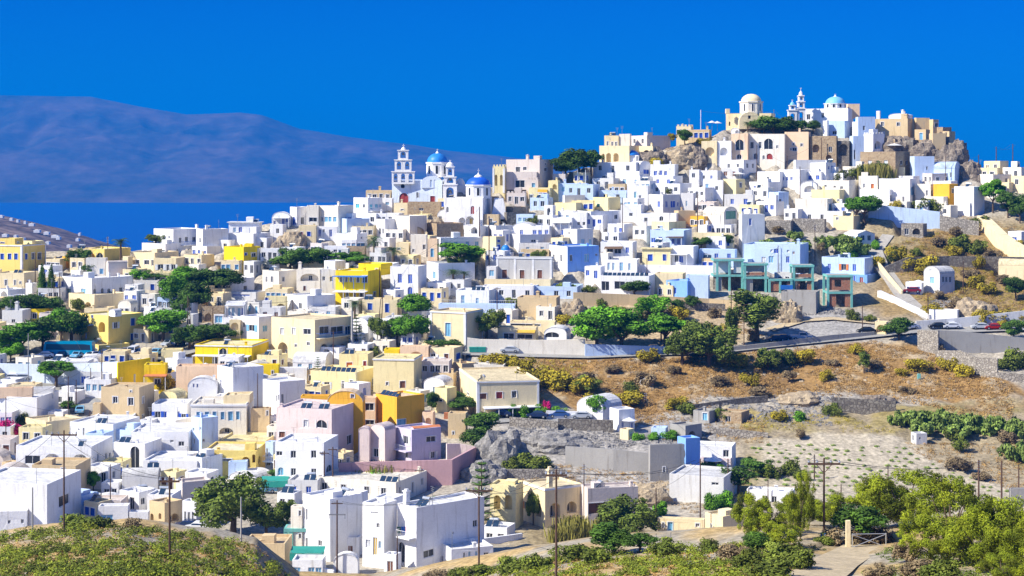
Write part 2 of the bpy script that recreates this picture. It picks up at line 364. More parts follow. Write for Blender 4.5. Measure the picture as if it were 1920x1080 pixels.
    pr = top_profile(kind, W, H) if axis == 'R' else [(W/2, topz('R', 0)), (-W/2, topz('R', 0))]
    fwm = MATS['plaster_W'] if 'lw' in feats else wm  # lw: lit front coloured white beside a wall coloured for shade
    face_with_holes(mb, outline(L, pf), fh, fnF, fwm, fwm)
    face_with_holes(mb, outline(W, pr), rh, fnR, wm, wm)
    mb.poly([W3((x, W/2, z)) for x, z in outline(L, pf)], wm); mb.poly([W3((-L/2, y, z)) for y, z in outline(W, pr)], wm)
    rf = MB(); tk = .22
    if kind == 'flat':
        pz = H-min(.35, H*.2)          # parapet
        x0_, x1_, y0_, y1_ = -L/2, L/2, -W/2, W/2
        for (a, b) in (((x0_,y0_),(x1_,y0_)),((x1_,y0_),(x1_,y1_)),((x1_,y1_),(x0_,y1_)),((x0_,y1_),(x0_,y0_))):
            ia = (a[0]+(tk if a[0] < 0 else -tk), a[1]+(tk if a[1] < 0 else -tk)); ib = (b[0]+(tk if b[0] < 0 else -tk), b[1]+(tk if b[1] < 0 else -tk))
            mb.poly([W3((*a, H)), W3((*b, H)), W3((*ib, H)), W3((*ia, H))], wm); mb.poly([W3((*ia, H)), W3((*ib, H)), W3((*ib, pz)), W3((*ia, pz))], wm)
        rf.box(0, 1, 0, 1, 0, 1, rm) if False else None
        q = [(x0_+tk, y0_+tk), (x1_-tk, y0_+tk), (x1_-tk, y1_-tk), (x0_+tk, y1_-tk)]
        rf.hexa([W3((*p, pz-.25)) for p in q]+[W3((*p, pz+.004)) for p in q], rm)
        rz0 = pz
    else:
        rz0 = H-.4; ov = .06; rm2 = MATS['tile'] if (kind == 'g' and 'tile' in feats) else rm
        prof = pf if axis == 'F' else pr; e0, e1 = (-W/2-ov, W/2+ov) if axis == 'F' else (-L/2-ov, L/2+ov)
        mk = (lambda a, z, e_: W3((a, e_, z))) if axis == 'F' else (lambda a, z, e_: W3((e_, a, z)))
        up = [(a*1.012, z+.10) for a, z in prof]
        for i in range(len(prof)-1):
            rf.poly([mk(*up[i], e0), mk(*up[i+1], e0), mk(*up[i+1], e1), mk(*up[i], e1)], rm2)
            rf.poly([mk(*up[i], e0), mk(*up[i+1], e0), mk(*prof[i+1], e0), mk(*prof[i], e0)], rm2)
            rf.poly([mk(*up[i], e1), mk(*up[i+1], e1), mk(*prof[i+1], e1), mk(*prof[i], e1)], rm2)
        for j in (0, -1): rf.poly([mk(*up[j], e0), mk(*up[j], e1), mk(*prof[j], e1), mk(*prof[j], e0)], rm2)
    wo = mb.build(wall_name, root); ro = rf.build('roof', root, smooth=False)
    # openings
    light = code in 'WBUT'
    for face, kw, loop, dp, c in ops:
        fn = fnF if face == 'F' else fnR
        if kw == 'a':
            a0, a1, b0, b1 = bb(loop)
            if a1-a0 > 1.4 and c != 'x' and dp > 1.0:
                c_ = c if c in PANE else 'k'; dl = rect_poly((a0+a1)/2, b0+.01, min(1.0, (a1-a0)*.45), min(2.1, (b1-b0)*.72)); 
                o = seal('door', dl, 0, MATS['pane_'+c_], root, fn, dp-.03, MATS['frame_white'])
            if not light:
                pass
            continue
        op = {'B': 'b', 'L': 'l', 'G': 'g', 'O': 'o', 'N': 'n', 'T': 't', 'R': 'r', 'J': 'v'}.get(c); pm = 'k' if op else c
        if c == 'x': continue
        fm = MATS['frame_white'] if pm in 'kt' else (MATS['pane_'+pm] if not light else MATS['frame_white'])
        nm = ring_words[kw]
        o = seal(nm, loop, 0, MATS['pane_'+pm], root, fn, dp, fm, mull=(kw != 'o'))
        a0, a1, b0, b1 = bb(loop)
        if op:
            sw = (a1-a0)*.48
            for sg, aa in ((-1, a0-sw-.02), (1, a1+.02)):
                s = MB(); s.hexa([fn(aa, b0, -.02), fn(aa+sw, b0, -.02), fn(aa+sw, b0, -.08), fn(aa, b0, -.08), fn(aa, b1, -.02), fn(aa+sw, b1, -.02), fn(aa+sw, b1, -.08), fn(aa, b1, -.08)], MATS['pane_'+op])
                s.build('shutter', o)
        if not light and 'ns' not in feats and code not in 'RDHN' and not op:    # pale raised surround
            s = MB(); t = .13
            def st(p, q, r_, s_): s.hexa([fn(p, r_, .02), fn(q, r_, .02), fn(q, r_, -.05), fn(p, r_, -.05), fn(p, s_, .02), fn(q, s_, .02), fn(q, s_, -.05), fn(p, s_, -.05)], MATS['frame_white'])
            if kw != 'o': st(a0-t, a0-.003, b0, b1); st(a1+.003, a1+t, b0, b1); st(a0-t, a1+t, b1+.003, b1+t) if kw != 'A' else None
            if s.f: s.build('window_surround' if kw in 'wA' else 'door_surround', o)
    # fittings
    def plan(px, inset=1.0):
        if px <= xc: a, _, _ = pixF(px, 300); return a, -W/2+min(inset, W*.4)
        a, _, _ = pixR(px, 300); return L/2-min(inset, L*.4), a
    def hx(b, x0_, x1_, y0_, y1_, z0_, z1_, m, tx=0):
        b.hexa([W3(p) for p in ((x0_,y0_,z0_),(x1_,y0_,z0_),(x1_,y1_,z0_),(x0_,y1_,z0_),(x0_+tx,y0_+tx,z1_),(x1_-tx,y0_+tx,z1_),(x1_-tx,y1_-tx,z1_),(x0_+tx,y1_-tx,z1_))], m)
    sc = g.Yc/F
    for t in feats:
        m_ = re.match(r'^(c|s|T|an)([\d.]+),([\d.]+)$', t)
        if m_:
            k_, px, v = m_.groups(); x, y = plan(float(px), 1.2); v = float(v)
            x = max(-L/2+.6, min(L/2-.6, x)); y = max(-W/2+.5, min(W/2-.5, y))
            if k_ == 'c':
                b = MB(); h = v*sc; r_ = min(.38, max(.25, h*.28)); hx(b, x-r_, x+r_, y-r_, y+r_, rz0-.3, H+h*.8, wm, .04); hx(b, x-r_-.08, x+r_+.08, y-r_-.08, y+r_+.08, H+h*.8+.004, H+h*.88, wm); hx(b, x-r_*.6, x+r_*.6, y-r_*.6, y+r_*.6, H+h*.88+.004, H+h, wm)
                b.build('chimney', root)
            elif k_ == 's':
                n = int(v)
                for i in range(n):
                    xx = x+(i-(n-1)/2)*1.12
                    if abs(xx) > L/2-.6: continue
                    b = MB(); b.hexa([W3((xx+a_, y+b_, rz0+z_)) for a_, b_, z_ in ((-.46,-.5,.2),(.46,-.5,.2),(.46,.4,1.0),(-.46,.4,1.0),(-.46,-.55,.26),(.46,-.55,.26),(.46,.35,1.06),(-.46,.35,1.06))], MATS['panel'])
                    b.bar(W3((xx-.4, y+.4, rz0)), W3((xx-.4, y+.4, rz0+1.0)), .03, MATS['metal'], n=4); b.bar(W3((xx+.4, y+.4, rz0)), W3((xx+.4, y+.4, rz0+1.0)), .03, MATS['metal'], n=4); b.bar(W3((xx-.4, y-.5, rz0)), W3((xx-.4, y-.5, rz0+.2)), .03, MATS['metal'], n=4)
                    b.build('solar_panel', root)
                if n <= 3:
                    b = MB(); b.bar(W3((x-.75, y+.75, rz0+1.15)), W3((x+.75, y+.75, rz0+1.15)), .24, MATS['tank'], n=10); b.bar(W3((x-.5, y+.75, rz0)), W3((x-.5, y+.75, rz0+.95)), .03, MATS['metal'], n=4); b.bar(W3((x+.5, y+.75, rz0)), W3((x+.5, y+.75, rz0+.95)), .03, MATS['metal'], n=4); b.build('water_heater', root)
            elif k_ == 'an':
                b = MB(); h = 2.6; b.bar(W3((x, y, rz0)), W3((x, y, rz0+h)), .035, MATS['metal'], n=5)
                for q_ in (0, .3, .55): b.bar(W3((x-.45+q_*.3, y, rz0+h-q_)), W3((x+.45-q_*.3, y, rz0+h-q_)), .022, MATS['metal'], n=4)
                b.build('antenna', root)
            elif k_ == 'T':
                x = max(-L/2+1.3, min(L/2-1.3, x)); b = MB(); hx(b, x-.9, x+.9, y-.3, min(y+1.6, W/2-.4), rz0-.2, H+v*sc, wm); b.build('roof_cabin', root)
    # pergola or porch roof in front:  pg x0,x1,y  (y = row of its top)
    for t in feats:
        m_ = re.match(r'^(pg|aw|bl|wc)([\d.]+),([\d.]+),([\d.]+)(?:,(\w+))?$', t)
        if m_:
            k_, xa, xb, y_, cc = m_.groups(); xa, xb, y_ = float(xa), float(xb), float(y_)
            Fr = (xa+xb)/2 <= xc; pix, fn = (pixF, fnF) if Fr else (pixR, fnR)
            a0, z_, _ = pix(xa, y_); a1, _, _ = pix(xb, y_)
            pm = {'w': MATS['frame_white'], 'r': MATS['reed'], 'b': MATS['bluewood'], 'n': MATS['wood'], 'k': MATS['cloth_blue'], 'y': MATS['pane_y'], 't': MATS['tile'], 'g': MATS['teal']}[cc or 'w']
            dpt = 2.2 if k_ == 'pg' else (1.3 if k_ == 'bl' else 1.2)
            def fb(b, p, q, z0_, z1_, d0, d1, m, dz=0): b.hexa([fn(p, z0_, -d0), fn(q, z0_, -d0), fn(q, z0_-dz, -d1), fn(p, z0_-dz, -d1), fn(p, z1_, -d0), fn(q, z1_, -d0), fn(q, z1_-dz, -d1), fn(p, z1_-dz, -d1)], m)
            if k_ == 'pg':
                b = MB(); fb(b, a0, a1, z_-.15, z_, .01, dpt, pm, .1); n = max(2, int((a1-a0)/2.4)+1)
                for i in range(n):
                    xx = a0+.12+(a1-a0-.24)*i/(n-1); b.bar(fn(xx, max(-.3, z_-3.0), -dpt+.12), fn(xx, z_-.22, -dpt+.12), .08, MATS['frame_white'] if pm != MATS['bluewood'] else pm, n=6)
                b.build('porch_roof', root)
            elif k_ == 'aw':
                b = MB(); fb(b, a0, a1, z_-.06, z_, .01, dpt, pm, .5); b.build('awning', root)
            else:
                b = MB(); fb(b, a0, a1, z_-.18, z_, .01, dpt, wm); q = MB(); rmt = {'b': MATS['bluewood'], 'n': MATS['wood']}.get(cc, MATS['frame_white'])
                q.bar(fn(a0, z_+.95, -dpt+.05), fn(a1, z_+.95, -dpt+.05), .035, rmt, n=5); n = max(3, int((a1-a0)/.35))
                for i in range(n+1): xx = a0+(a1-a0)*i/n; q.bar(fn(xx, z_, -dpt+.05), fn(xx, z_+.95, -dpt+.05), .022, rmt, n=4)
                for xx in (a0, a1): q.bar(fn(xx, z_+.95, -.02), fn(xx, z_+.95, -dpt+.05), .035, rmt, n=4)
                bo = b.build('balcony', root); q.build('railing', bo)
    if 'kr' in feats:
        b = MB(); n = max(4, int(L/.9))
        for i in range(n):
            xx = -L/2+L*(i+.5)/n; hx(b, xx-L/n*.28, xx+L/n*.28, -W/2+.02, -W/2+.2, H+.003, H+.5, wm)
        n = max(3, int(W/.9))
        for i in range(n):
            yy = -W/2+W*(i+.5)/n; hx(b, L/2-.2, L/2-.02, yy-W/n*.28, yy+W/n*.28, H+.003, H+.5, wm)
        b.build('crenellation', root)
    cm = MATS['frame_white']
    if 'co' in feats:
        b = MB(); z_ = H-.45; e_ = .14; hx(b, -L/2-e_, L/2+e_, -W/2-e_, W/2+e_, z_, z_+.22, cm)if False else None
        for (xa, xb, ya, yb_) in ((-L/2-e_, L/2+e_, -W/2-e_, -W/2-.003), (L/2+.003, L/2+e_, -W/2, W/2+e_)): hx(b, xa, xb, ya, yb_, z_, z_+.3, cm)
        b.build('cornice', root)
    if 'pi' in feats:
        pw = .45; xs_ = [(-L/2-.05, -L/2+pw), (L/2-pw, L/2+.07)]
        if 'p3' in feats: xs_ += [(-L/6-.25, -L/6+.25), (L/6-.25, L/6+.25)]
        for xa, xb in xs_: b = MB(); hx(b, xa, xb, -W/2-.07, -W/2-.003, -.3, H-.5, cm); b.build('pilaster', root)
        for ya, yb_ in ((-W/2, -W/2+pw), (W/2-pw, W/2)): b = MB(); hx(b, L/2+.003, L/2+.07, ya, yb_, -.3, H-.5, cm); b.build('pilaster', root)
    if 'rl' in feats:
        b = MB(); z_ = H+.9
        for p, q in (((-L/2+.1, -W/2+.1), (L/2-.1, -W/2+.1)), ((L/2-.1, -W/2+.1), (L/2-.1, W/2-.1))):
            b.bar(W3((*p, z_)), W3((*q, z_)), .035, MATS['frame_white'], n=4); dd_ = math.dist(p, q); n = max(2, int(dd_/.5))
            for i in range(n+1): x = p[0]+(q[0]-p[0])*i/n; y = p[1]+(q[1]-p[1])*i/n; b.bar(W3((x, y, H)), W3((x, y, z_)), .02, MATS['frame_white'], n=4)
        b.build('roof_railing', root)
    if 'ev' in feats:
        b = MB(); e_ = .45; hx(b, -L/2-e_, L/2+e_, -W/2-e_, W/2+e_, H+.004, H+.2, rm); b.build('eave_slab', root)
    return wo
NUMW = {1: 'one', 2: 'two', 3: 'three', 4: 'four', 5: 'five', 6: 'six', 7: 'seven'}
def describe(h):
    cw = WALLC[h.code][0]; px = h.x1-h.x0; py = h.yb-h.yt; f = h.feats; fs = ' '.join(f)
    size = 'tiny' if px < 22 else 'small' if px < 38 else 'tall' if py > 1.0*px else 'long low' if px > 2.6*py else 'broad' if px > 80 else ''
    bits = []
    wc = {}
    for t in f:
        m_ = re.match(r'^[wdAo~^].*,(\w)d?$', t)
        if m_ and m_.group(1) != 'x': 
            q = m_.group(1); q = {'B': 'b', 'L': 'l', 'G': 'g', 'O': 'o', 'N': 'n', 'T': 't', 'R': 'r', 'J': 'v'}.get(q, q); wc[q] = wc.get(q, 0)+1
    wc.pop('k', None) if len(wc) > 1 else None
    if re.search(r'\bs[\d.]+,', fs): bits.append('rooftop solar panels')
    if 'v' in f or 'V' in f: bits.append('a barrel vault roof')
    if 'g' in f or 'GG' in f: bits.append('a pitched roof')
    na = len([t for t in f if t[0] == 'a' and t[1:2].isdigit()])
    if na == 1: bits.append('an arched opening')
    elif na > 1: bits.append(NUMW.get(na, 'many')+' arches')
    if 'kr' in f: bits.append('a notched parapet')
    if any(t.startswith('pg') for t in f): bits.append('a covered porch')
    if any(t.startswith('bl') for t in f): bits.append('a railed balcony')
    if wc: q = max(wc, key=wc.get); bits.append(PANE[q][1]+' windows' if q != 'k' else 'dark windows')
    if any(re.match(r'^c[\d.]+,', t) for t in f): bits.append('a chimney')
    if not bits: bits.append('blank walls' if 'w' not in fs and '~' not in fs and '^' not in fs else 'small windows')
    return ' '.join(x for x in (size, cw, h.name.replace('_', ' ')) if x)+' with '+bits[0]+((' and '+bits[1]) if len(bits) > 1 else '')
def H(row, name='house', cat='house', Y=None, dep=None):
    """one building:  x0 xc x1 yt yb CODE feature... | label | landmark phrase      ('+' rows add a block to the last one)"""
    parts = [p.strip() for p in row.split('|')]; tk = parts[0].split()
    plus = tk[0] == '+'
    if plus: tk = tk[1:]
    x0, xc, x1, yt, yb = map(float, tk[:5]); code = tk[5]; feats = tk[6:]
    for t in feats:
        if t.startswith('Y='): Y = float(t[2:])
        if t.startswith('D='): dep = float(t[2:])
        if t.startswith('N='): name = t[2:]
    if plus:
        h = HOUSES[-1]
        if Y is None:
            # set back 'sb' metres behind the front of the block below
            sbk = [float(t[3:]) for t in feats if t.startswith('sb=')]; Y = h.g.Yc+(sbk[0] if sbk else 1.5)
            if xc < h.xc: Y += max(0, (h.xc-xc))/F*h.g.Yc*math.tan(min(h.g.th, R(70)))
            elif xc > h.xc: Y += (xc-h.xc)/F*h.g.Yc/max(.6, math.tan(h.g.th))
        g = solve(x0, xc, x1, yb, Y, dep); zb = -(yb-HY)/F*g.Yc; zt = -(yt-HY)/F*g.Yc
        volume(h.root, g, zb, zt, code, feats, wall_name='wall' if yt > h.yt else 'upper_storey', base=.6 if 'top' not in feats else 0.02, x0=x0, xc=xc, x1=x1)
        h.x0 = min(h.x0, x0); h.x1 = max(h.x1, x1); h.yt = min(h.yt, yt); h.feats2 += feats
        if yb > h.yb-6: PADS.append((g.cx, g.cy, -g.th, g.L/2+.5, g.W/2+.5, zb))
        return h.root
    g = solve(x0, xc, x1, yb, Y, dep); zb = -(yb-HY)/F*g.Yc; zt = -(yt-HY)/F*g.Yc
    if cat == 'house': name = {'C': 'house', 'R': 'stone_house', 'D': 'stone_ruin', 'H': 'stone_ruin', 'K': 'concrete_building', 'N': 'brick_building'}.get(code, name) if name == 'house' else name
    root = empty(name, (g.cx, g.cy, zb), -g.th); root['category'] = cat
    if cat == 'house' and x1-x0 > 17 and not any(f_ in feats for f_ in ('v', 'V', 'g', 'GG')) and code not in 'RDHN' and g.W > 2.5 and g.L > 2.5:
        a_ = rng.random(4); fx = ' '.join(feats)
        if 'nw' not in feats and not re.search(r'(^| )([wdAao]\d|[~^])', fx) and xc-x0 > 20: feats.append('~%d,%s' % (rng.integers(1, 4), rng.choice(list('kkbl')))); x1-xc > 16 and feats.append('^%d,k' % rng.integers(1, 3))
        feats[:] = [('%s%d%s' % (t_[0], int(t_[1])+(1 if (xc-x0 if t_[0] == '~' else x1-xc) > 24 else 0), t_[2:])) if re.match(r'^[~^]\d,', t_) else t_ for t_ in feats]
        if a_[0] < .45 and not re.search(r'(^| )c\d', fx): feats.append('c%.0f,%.0f' % (x0+(x1-x0)*rng.uniform(.1, .9), rng.uniform(4, 8)))
        if a_[1] < .35: feats.append('an%.0f,1' % (x0+(x1-x0)*rng.uniform(.15, .85)))
        if a_[2] < .13 and not re.search(r'(^| )s\d', fx) and x1-x0 > 26: feats.append('s%.0f,%d' % (x0+(xc-x0)*rng.uniform(.3, .7), 1+int(rng.random()*2)))
        if a_[3] < .22 and x1-x0 > 36 and g.W > 4: feats.append('T%.0f,%.0f' % (x0+(x1-x0)*rng.uniform(.2, .8), rng.uniform(6, 12)))
    volume(root, g, zb, zt, code, feats, x0=x0, xc=xc, x1=x1, base=3.5)
    PADS.append((g.cx, g.cy, -g.th, g.L/2+.6, g.W/2+.6, zb))
    h = Box3(); h.root = root; h.g = g; h.x0, h.xc, h.x1, h.yt, h.yb = x0, xc, x1, yt, yb; h.code = code; h.feats = feats; h.feats2 = []; h.name = name
    h.label = parts[1] if len(parts) > 1 and parts[1] else None; h.zb = zb
    if len(parts) > 2: LANDMARKS.append((parts[2], (x0+x1)/2, (yt+yb)/2))
    HOUSES.append(h)
    return root
def HS(text, **kw):
    for ln in text.strip().split('\n'):
        ln = ln.strip()
        if ln and not ln.startswith('#'): H(ln, **kw)
# ---------------------------------------------------------------- vegetation prototypes
def leafmat(name, c, c2, sc=1.2, rnd=.0):
    m = mat(name, c, rough=.8, col2=c2, scale=sc, attr='tint', spec=.2, rnd=rnd)
    return m
leafmat('leaf_pine', (.15,.34,.015), (.06,.17,.012), rnd=.22); leafmat('leaf_dark', (.09,.17,.018), (.04,.09,.012), rnd=.3); leafmat('leaf_bush', (.17,.20,.025), (.07,.10,.012), rnd=.3); leafmat('leaf_olive', (.19,.25,.035), (.08,.12,.015), rnd=.2)
leafmat('leaf_tamarisk', (.27,.30,.012), (.10,.14,.008), .5, rnd=.2); leafmat('leaf_reed', (.30,.27,.06), (.17,.16,.03), .6); leafmat('leaf_broom', (.42,.34,.015), (.26,.20,.02), rnd=.2); leafmat('leaf_dry', (.27,.20,.10), (.15,.11,.06), rnd=.25)
leafmat('leaf_cactus', (.27,.35,.07), (.12,.19,.04), rnd=.15); leafmat('leaf_palm', (.10,.17,.04), (.05,.09,.03)); leafmat('leaf_vine', (.26,.28,.02), (.10,.15,.015), .7)
leafmat('leaf_magenta', (.65,.02,.18), (.45,.015,.15)); leafmat('leaf_grass', (.46,.29,.09), (.28,.165,.055), .4)
def leaves(centres, radii, per, size, squash=.75, seed=0, up=.35, tintv=.35, shape='quad'):
    r = np.random.default_rng(seed); Vs = []; Cs = []
    for c, rad in zip(centres, radii):
        n = int(per*(rad/np.mean(radii))**2)
        d = r.normal(size=(n, 3)); d /= np.linalg.norm(d, axis=1)[:, None]
        rr = rad*(.55+.5*r.random(n))[:, None]; p = d*rr; p[:, 2] *= squash; p += c
        nrm = d+.6*r.normal(size=(n, 3)); nrm[:, 2] += up; nrm /= np.linalg.norm(nrm, axis=1)[:, None]
        t = np.cross(nrm, r.normal(size=(n, 3))); t /= np.linalg.norm(t, axis=1)[:, None]; b = np.cross(nrm, t)
        s = size*(.6+.8*r.random(n))[:, None]; e = (.55 if shape == 'quad' else .3)
        q = np.stack([p-t*s-b*s*e*.3, p-b*s*e, p+t*s, p+b*s*e], axis=1); Vs.append(q.reshape(-1, 3))
        f = 1+tintv*(r.random()-.5)*2; cc = np.repeat((f*(1+.3*(r.random(n)-.5)))[:, None], 4, 0); Cs.append(np.repeat(cc, 3, 1))
    V = np.concatenate(Vs); C = np.concatenate(Cs)[:len(V)]; C = np.concatenate(Cs).reshape(-1, 3)[:len(V)]
    return V, np.arange(len(V)).reshape(-1, 4), C
def cs(n, rx, rz, zc, seed, rmin, rmax, hollow=.5, flat=0):
    r = np.random.default_rng(seed); c = []; rad = []
    for i in range(n):
        d = r.normal(size=3); d /= np.linalg.norm(d); k = hollow+(1-hollow)*r.random()
        if flat and d[2] < 0: d[2] *= flat
        c.append((d[0]*rx*k, d[1]*rx*k, zc+d[2]*rz*k)); rad.append(r.uniform(rmin, rmax))
    return np.array(c), np.array(rad)
PROTO = {}
def hide_proto(o): pass
def make_tree(kind, seed):
    """height about 1 crown unit; sizes in metres, scaled per copy"""
    r = np.random.default_rng(seed+100); t = MB(); bark = MATS['bark']
    spec = {'pine': ('pine_tree', 'leaf_pine'), 'broad': ('leafy_tree', 'leaf_dark'), 'olive': ('olive_tree', 'leaf_olive'), 'tamarisk': ('tamarisk_tree', 'leaf_tamarisk'),
            'cypress': ('cypress_tree', 'leaf_dark'), 'bush': ('bush', 'leaf_bush'), 'broom': ('broom_bush', 'leaf_broom'), 'dry': ('dry_bush', 'leaf_dry'), 'cactus': ('cactus_plant', 'leaf_cactus'),
            'palm': ('palm_tree', 'leaf_palm'), 'fir': ('araucaria_tree', 'leaf_dark'), 'euc': ('eucalyptus_tree', 'leaf_olive'), 'bougain': ('bougainvillea', 'leaf_magenta'), 'greenbush': ('bush', 'leaf_pine'), 'round': ('leafy_tree', 'leaf_pine'), 'reed': ('reed_clump','leaf_reed')}[kind]
    root = empty(spec[0], (0, 0, 0)); lm = MATS[spec[1]]
    def limbs(h0, ends, r0):
        t.bar((0,0,-.8), (r.uniform(-.1,.1), r.uniform(-.1,.1), h0), r0, bark, r0*.7, 7)
        for e_ in ends:
            mid = Vector(e_)*.55; mid.z = h0+(e_[2]-h0)*.45
            t.bar((0,0,h0-.15), mid, r0*.5, bark, r0*.33, 5); t.bar(mid, e_, r0*.33, bark, r0*.12, 5)
    if kind == 'pine':      # spreading Mediterranean pine, 6 m tall and wide
        c, rad = cs(30, 2.6, 1.9, 4.3, seed, .5, 1.05, .45, .6); V, Q, C = leaves(c, rad, 210, .17, .62, seed); limbs(2.2, [tuple(c[i]*(.8,.8,.95)) for i in range(8)], .22)
    elif kind in ('broad', 'round'):
        c, rad = cs(24, 2.2, 2.0, 3.6, seed, .7, 1.1, .4); V, Q, C = leaves(c, rad, 220, .17, .85, seed); limbs(1.7, [tuple(c[i]*(.8,.8,.95)) for i in range(6)], .2)
    elif kind == 'olive':
        c, rad = cs(34, 2.9, 2.2, 3.4, seed, .5, 1.0, .4); V, Q, C = leaves(c, rad, 230, .15, 1.0, seed, up=.1); limbs(1.5, [tuple(c[i]*(.8,.8,.95)) for i in range(7)], .28)
    elif kind == 'tamarisk':
        c, rad = cs(64, 3.0, 2.2, 3.0, seed, .25, .72, .55); V, Q, C = leaves(c, rad, 260, .10, .95, seed, up=.3, tintv=.55, shape='f'); limbs(1.1, [tuple(c[i]*(.8,.8,.95)) for i in range(12)], .16)
    elif kind == 'euc':
        c, rad = cs(34, 1.5, 3.2, 5.0, seed, .4, .8, .3); V, Q, C = leaves(c, rad, 180, .14, 1.4, seed, up=-.2); limbs(3.0, [tuple(c[i]*(.8,.8,.95)) for i in range(10)], .2)
    elif kind == 'cypress':
        z = np.linspace(.5, 6.2, 18); rr = .75*np.sin(np.clip((6.6-z)/6.6, 0, 1)*math.pi*.62)**.8+.08
        c = np.array([(r.normal()*.06, r.normal()*.06, q) for q in z]); V, Q, C = leaves(c, rr, 200, .13, 1.1, seed, up=.8, tintv=.15); limbs(1.0, [(0, 0, 5.5)], .12)
    elif kind in ('bush', 'broom', 'dry', 'bougain', 'greenbush'):
        c, rad = cs(14, .85, .5, .55, seed, .3, .5, .3); V, Q, C = leaves(c, rad, 150, .085, .85, seed, up=.6, tintv=.3); t.bar((0,0,-.4), (0,0,.5), .06, bark, .03, 5)
        for i in range(5): t.bar((0,0,0), tuple(c[i]), .035, bark, .012, 4)
    elif kind == 'reed':
        n = 900; p = r.normal(size=(n, 3))*(.8,.8,0); h = 1.3+r.random(n)*1.2; d = r.normal(size=(n, 3))*.25
        a = p; b = p+d*(1,1,0)+np.stack([0*h, 0*h, h], 1); s = np.stack([r.normal(size=n)*.05, r.normal(size=n)*.05, 0*h], 1)
        V = np.stack([a-s, a+s, b+s*.4, b-s*.4], 1).reshape(-1, 3); Q = np.arange(len(V)).reshape(-1, 4); C = np.repeat(np.repeat((.7+.6*r.random(n))[:, None], 4, 0), 3, 1).reshape(-1, 3)
        t.bar((0,0,-.4), (0,0,.6), .05, bark, .03, 5)
    elif kind == 'cactus':   # prickly pear: chains of flat pads
        c, rad = cs(30, 1.5, .5, .55, seed, .22, .42, .3); V, Q, C = leaves(c, rad, 60, .15, .9, seed, up=.0, tintv=.35); t.bar((0,0,-.3), (0,0,.5), .09, MATS['leaf_cactus'], .06, 6)
    elif kind == 'palm':
        t.bar((0,0,-.5), (.05,0,3.6), .24, bark, .2, 8); Vs = []; Cs = []
        for i in range(34):
            az = i*2.399; el = r.uniform(-.25, 1.25); Lf = r.uniform(1.8, 2.3); dr = np.array([math.cos(az), math.sin(az)])
            pts = []
            for j in range(9):
                s = j/8; rr_ = Lf*s*math.cos(el*(1-.3*s)); zz = 3.6+Lf*(s*math.sin(el)-.55*s*s); pts.append(np.array([dr[0]*rr_, dr[1]*rr_, zz]))
            side = np.array([-dr[1], dr[0], 0])
            for j in range(1, 9):
                for sg in (-1, 1):
                    for q_ in (0, .5):
                        b0 = pts[j-1]*(1-q_)+pts[j]*q_; tip = b0+side*sg*.55*math.sin(math.pi*(.15+.8*(j/8)))+(pts[j]-pts[j-1])*.8+np.array([0,0,-.12])
                        dd = (pts[j]-pts[j-1])*.22; Vs.append(np.array([b0, b0+dd, tip+dd*.2, tip])); Cs.append(np.full((4, 3), .7+.6*r.random()))
        V = np.concatenate(Vs); Q = np.arange(len(V)).reshape(-1, 4); C = np.concatenate(Cs)
    elif kind == 'fir':     # araucaria: tiers of near-level boughs
        t.bar((0,0,-.5), (0,0,7.2), .14, bark, .03, 7); Vs = []; Cs = []
        for k_ in range(9):
            z = 1.2+k_*.7; Lf = 2.0*(1-k_/10.5)
            for i in range(7):
                az = 2*math.pi*i/7+k_*.5; d = np.array([math.cos(az), math.sin(az), .12]); t.bar((0,0,z), tuple(np.array([0,0,z])+d*Lf), .03, bark, .01, 4)
                for j in range(18):
                    s = (j+1)/18; p = np.array([0,0,z])+d*Lf*s+np.array([0,0,.12*s*s]); 
                    for sg in (-1, 1):
                        e_ = np.array([-d[1]*sg, d[0]*sg, .35])*.24*(1.1-s*.5); Vs.append(np.array([p, p+d*.07, p+e_+d*.1, p+e_])); Cs.append(np.full((4, 3), .7+.7*r.random()))
        V = np.concatenate(Vs); Q = np.arange(len(V)).reshape(-1, 4); C = np.concatenate(Cs)
    t.build('trunk' if kind not in ('bush','broom','dry','cactus','bougain','greenbush','reed') else 'stems', root)
    npmesh('crown' if kind not in ('bush','broom','dry','cactus','bougain','greenbush','reed') else 'foliage', V, Q, [lm], col=C, parent=root)
    z1 = float(np.percentile(V[:, 2], 99.5)); x1 = float(np.percentile(np.abs(V[:, 0]), 98))
    return root, z1, x1
CAT = {'pine': 'tree', 'round': 'tree', 'broad': 'tree', 'olive': 'tree', 'tamarisk': 'tree', 'cypress': 'tree', 'euc': 'tree', 'palm': 'tree', 'fir': 'tree', 'bush': 'bush', 'broom': 'bush', 'dry': 'bush', 'cactus': 'cactus', 'bougain': 'flowering shrub', 'greenbush': 'bush', 'reed': 'reeds'}
WORD = {'round': 'bright green leafy tree', 'pine': 'bright green spreading pine', 'broad': 'dark green leafy tree', 'olive': 'grey green olive tree', 'tamarisk': 'feathery yellow green tamarisk', 'cypress': 'narrow dark cypress', 'euc': 'tall loose eucalyptus',
        'palm': 'palm with drooping fronds', 'fir': 'araucaria with level tiers of boughs', 'bush': 'dark green bush', 'broom': 'yellow broom bush', 'dry': 'brown dry bush', 'cactus': 'prickly pear clump', 'bougain': 'magenta bougainvillea', 'greenbush': 'bright green bush', 'reed': 'tall green reeds'}
PLANTS = []
NV = {'pine': 3, 'round': 3, 'broad': 3, 'tamarisk': 3, 'bush': 2, 'broom': 2, 'dry': 2, 'cactus': 2}
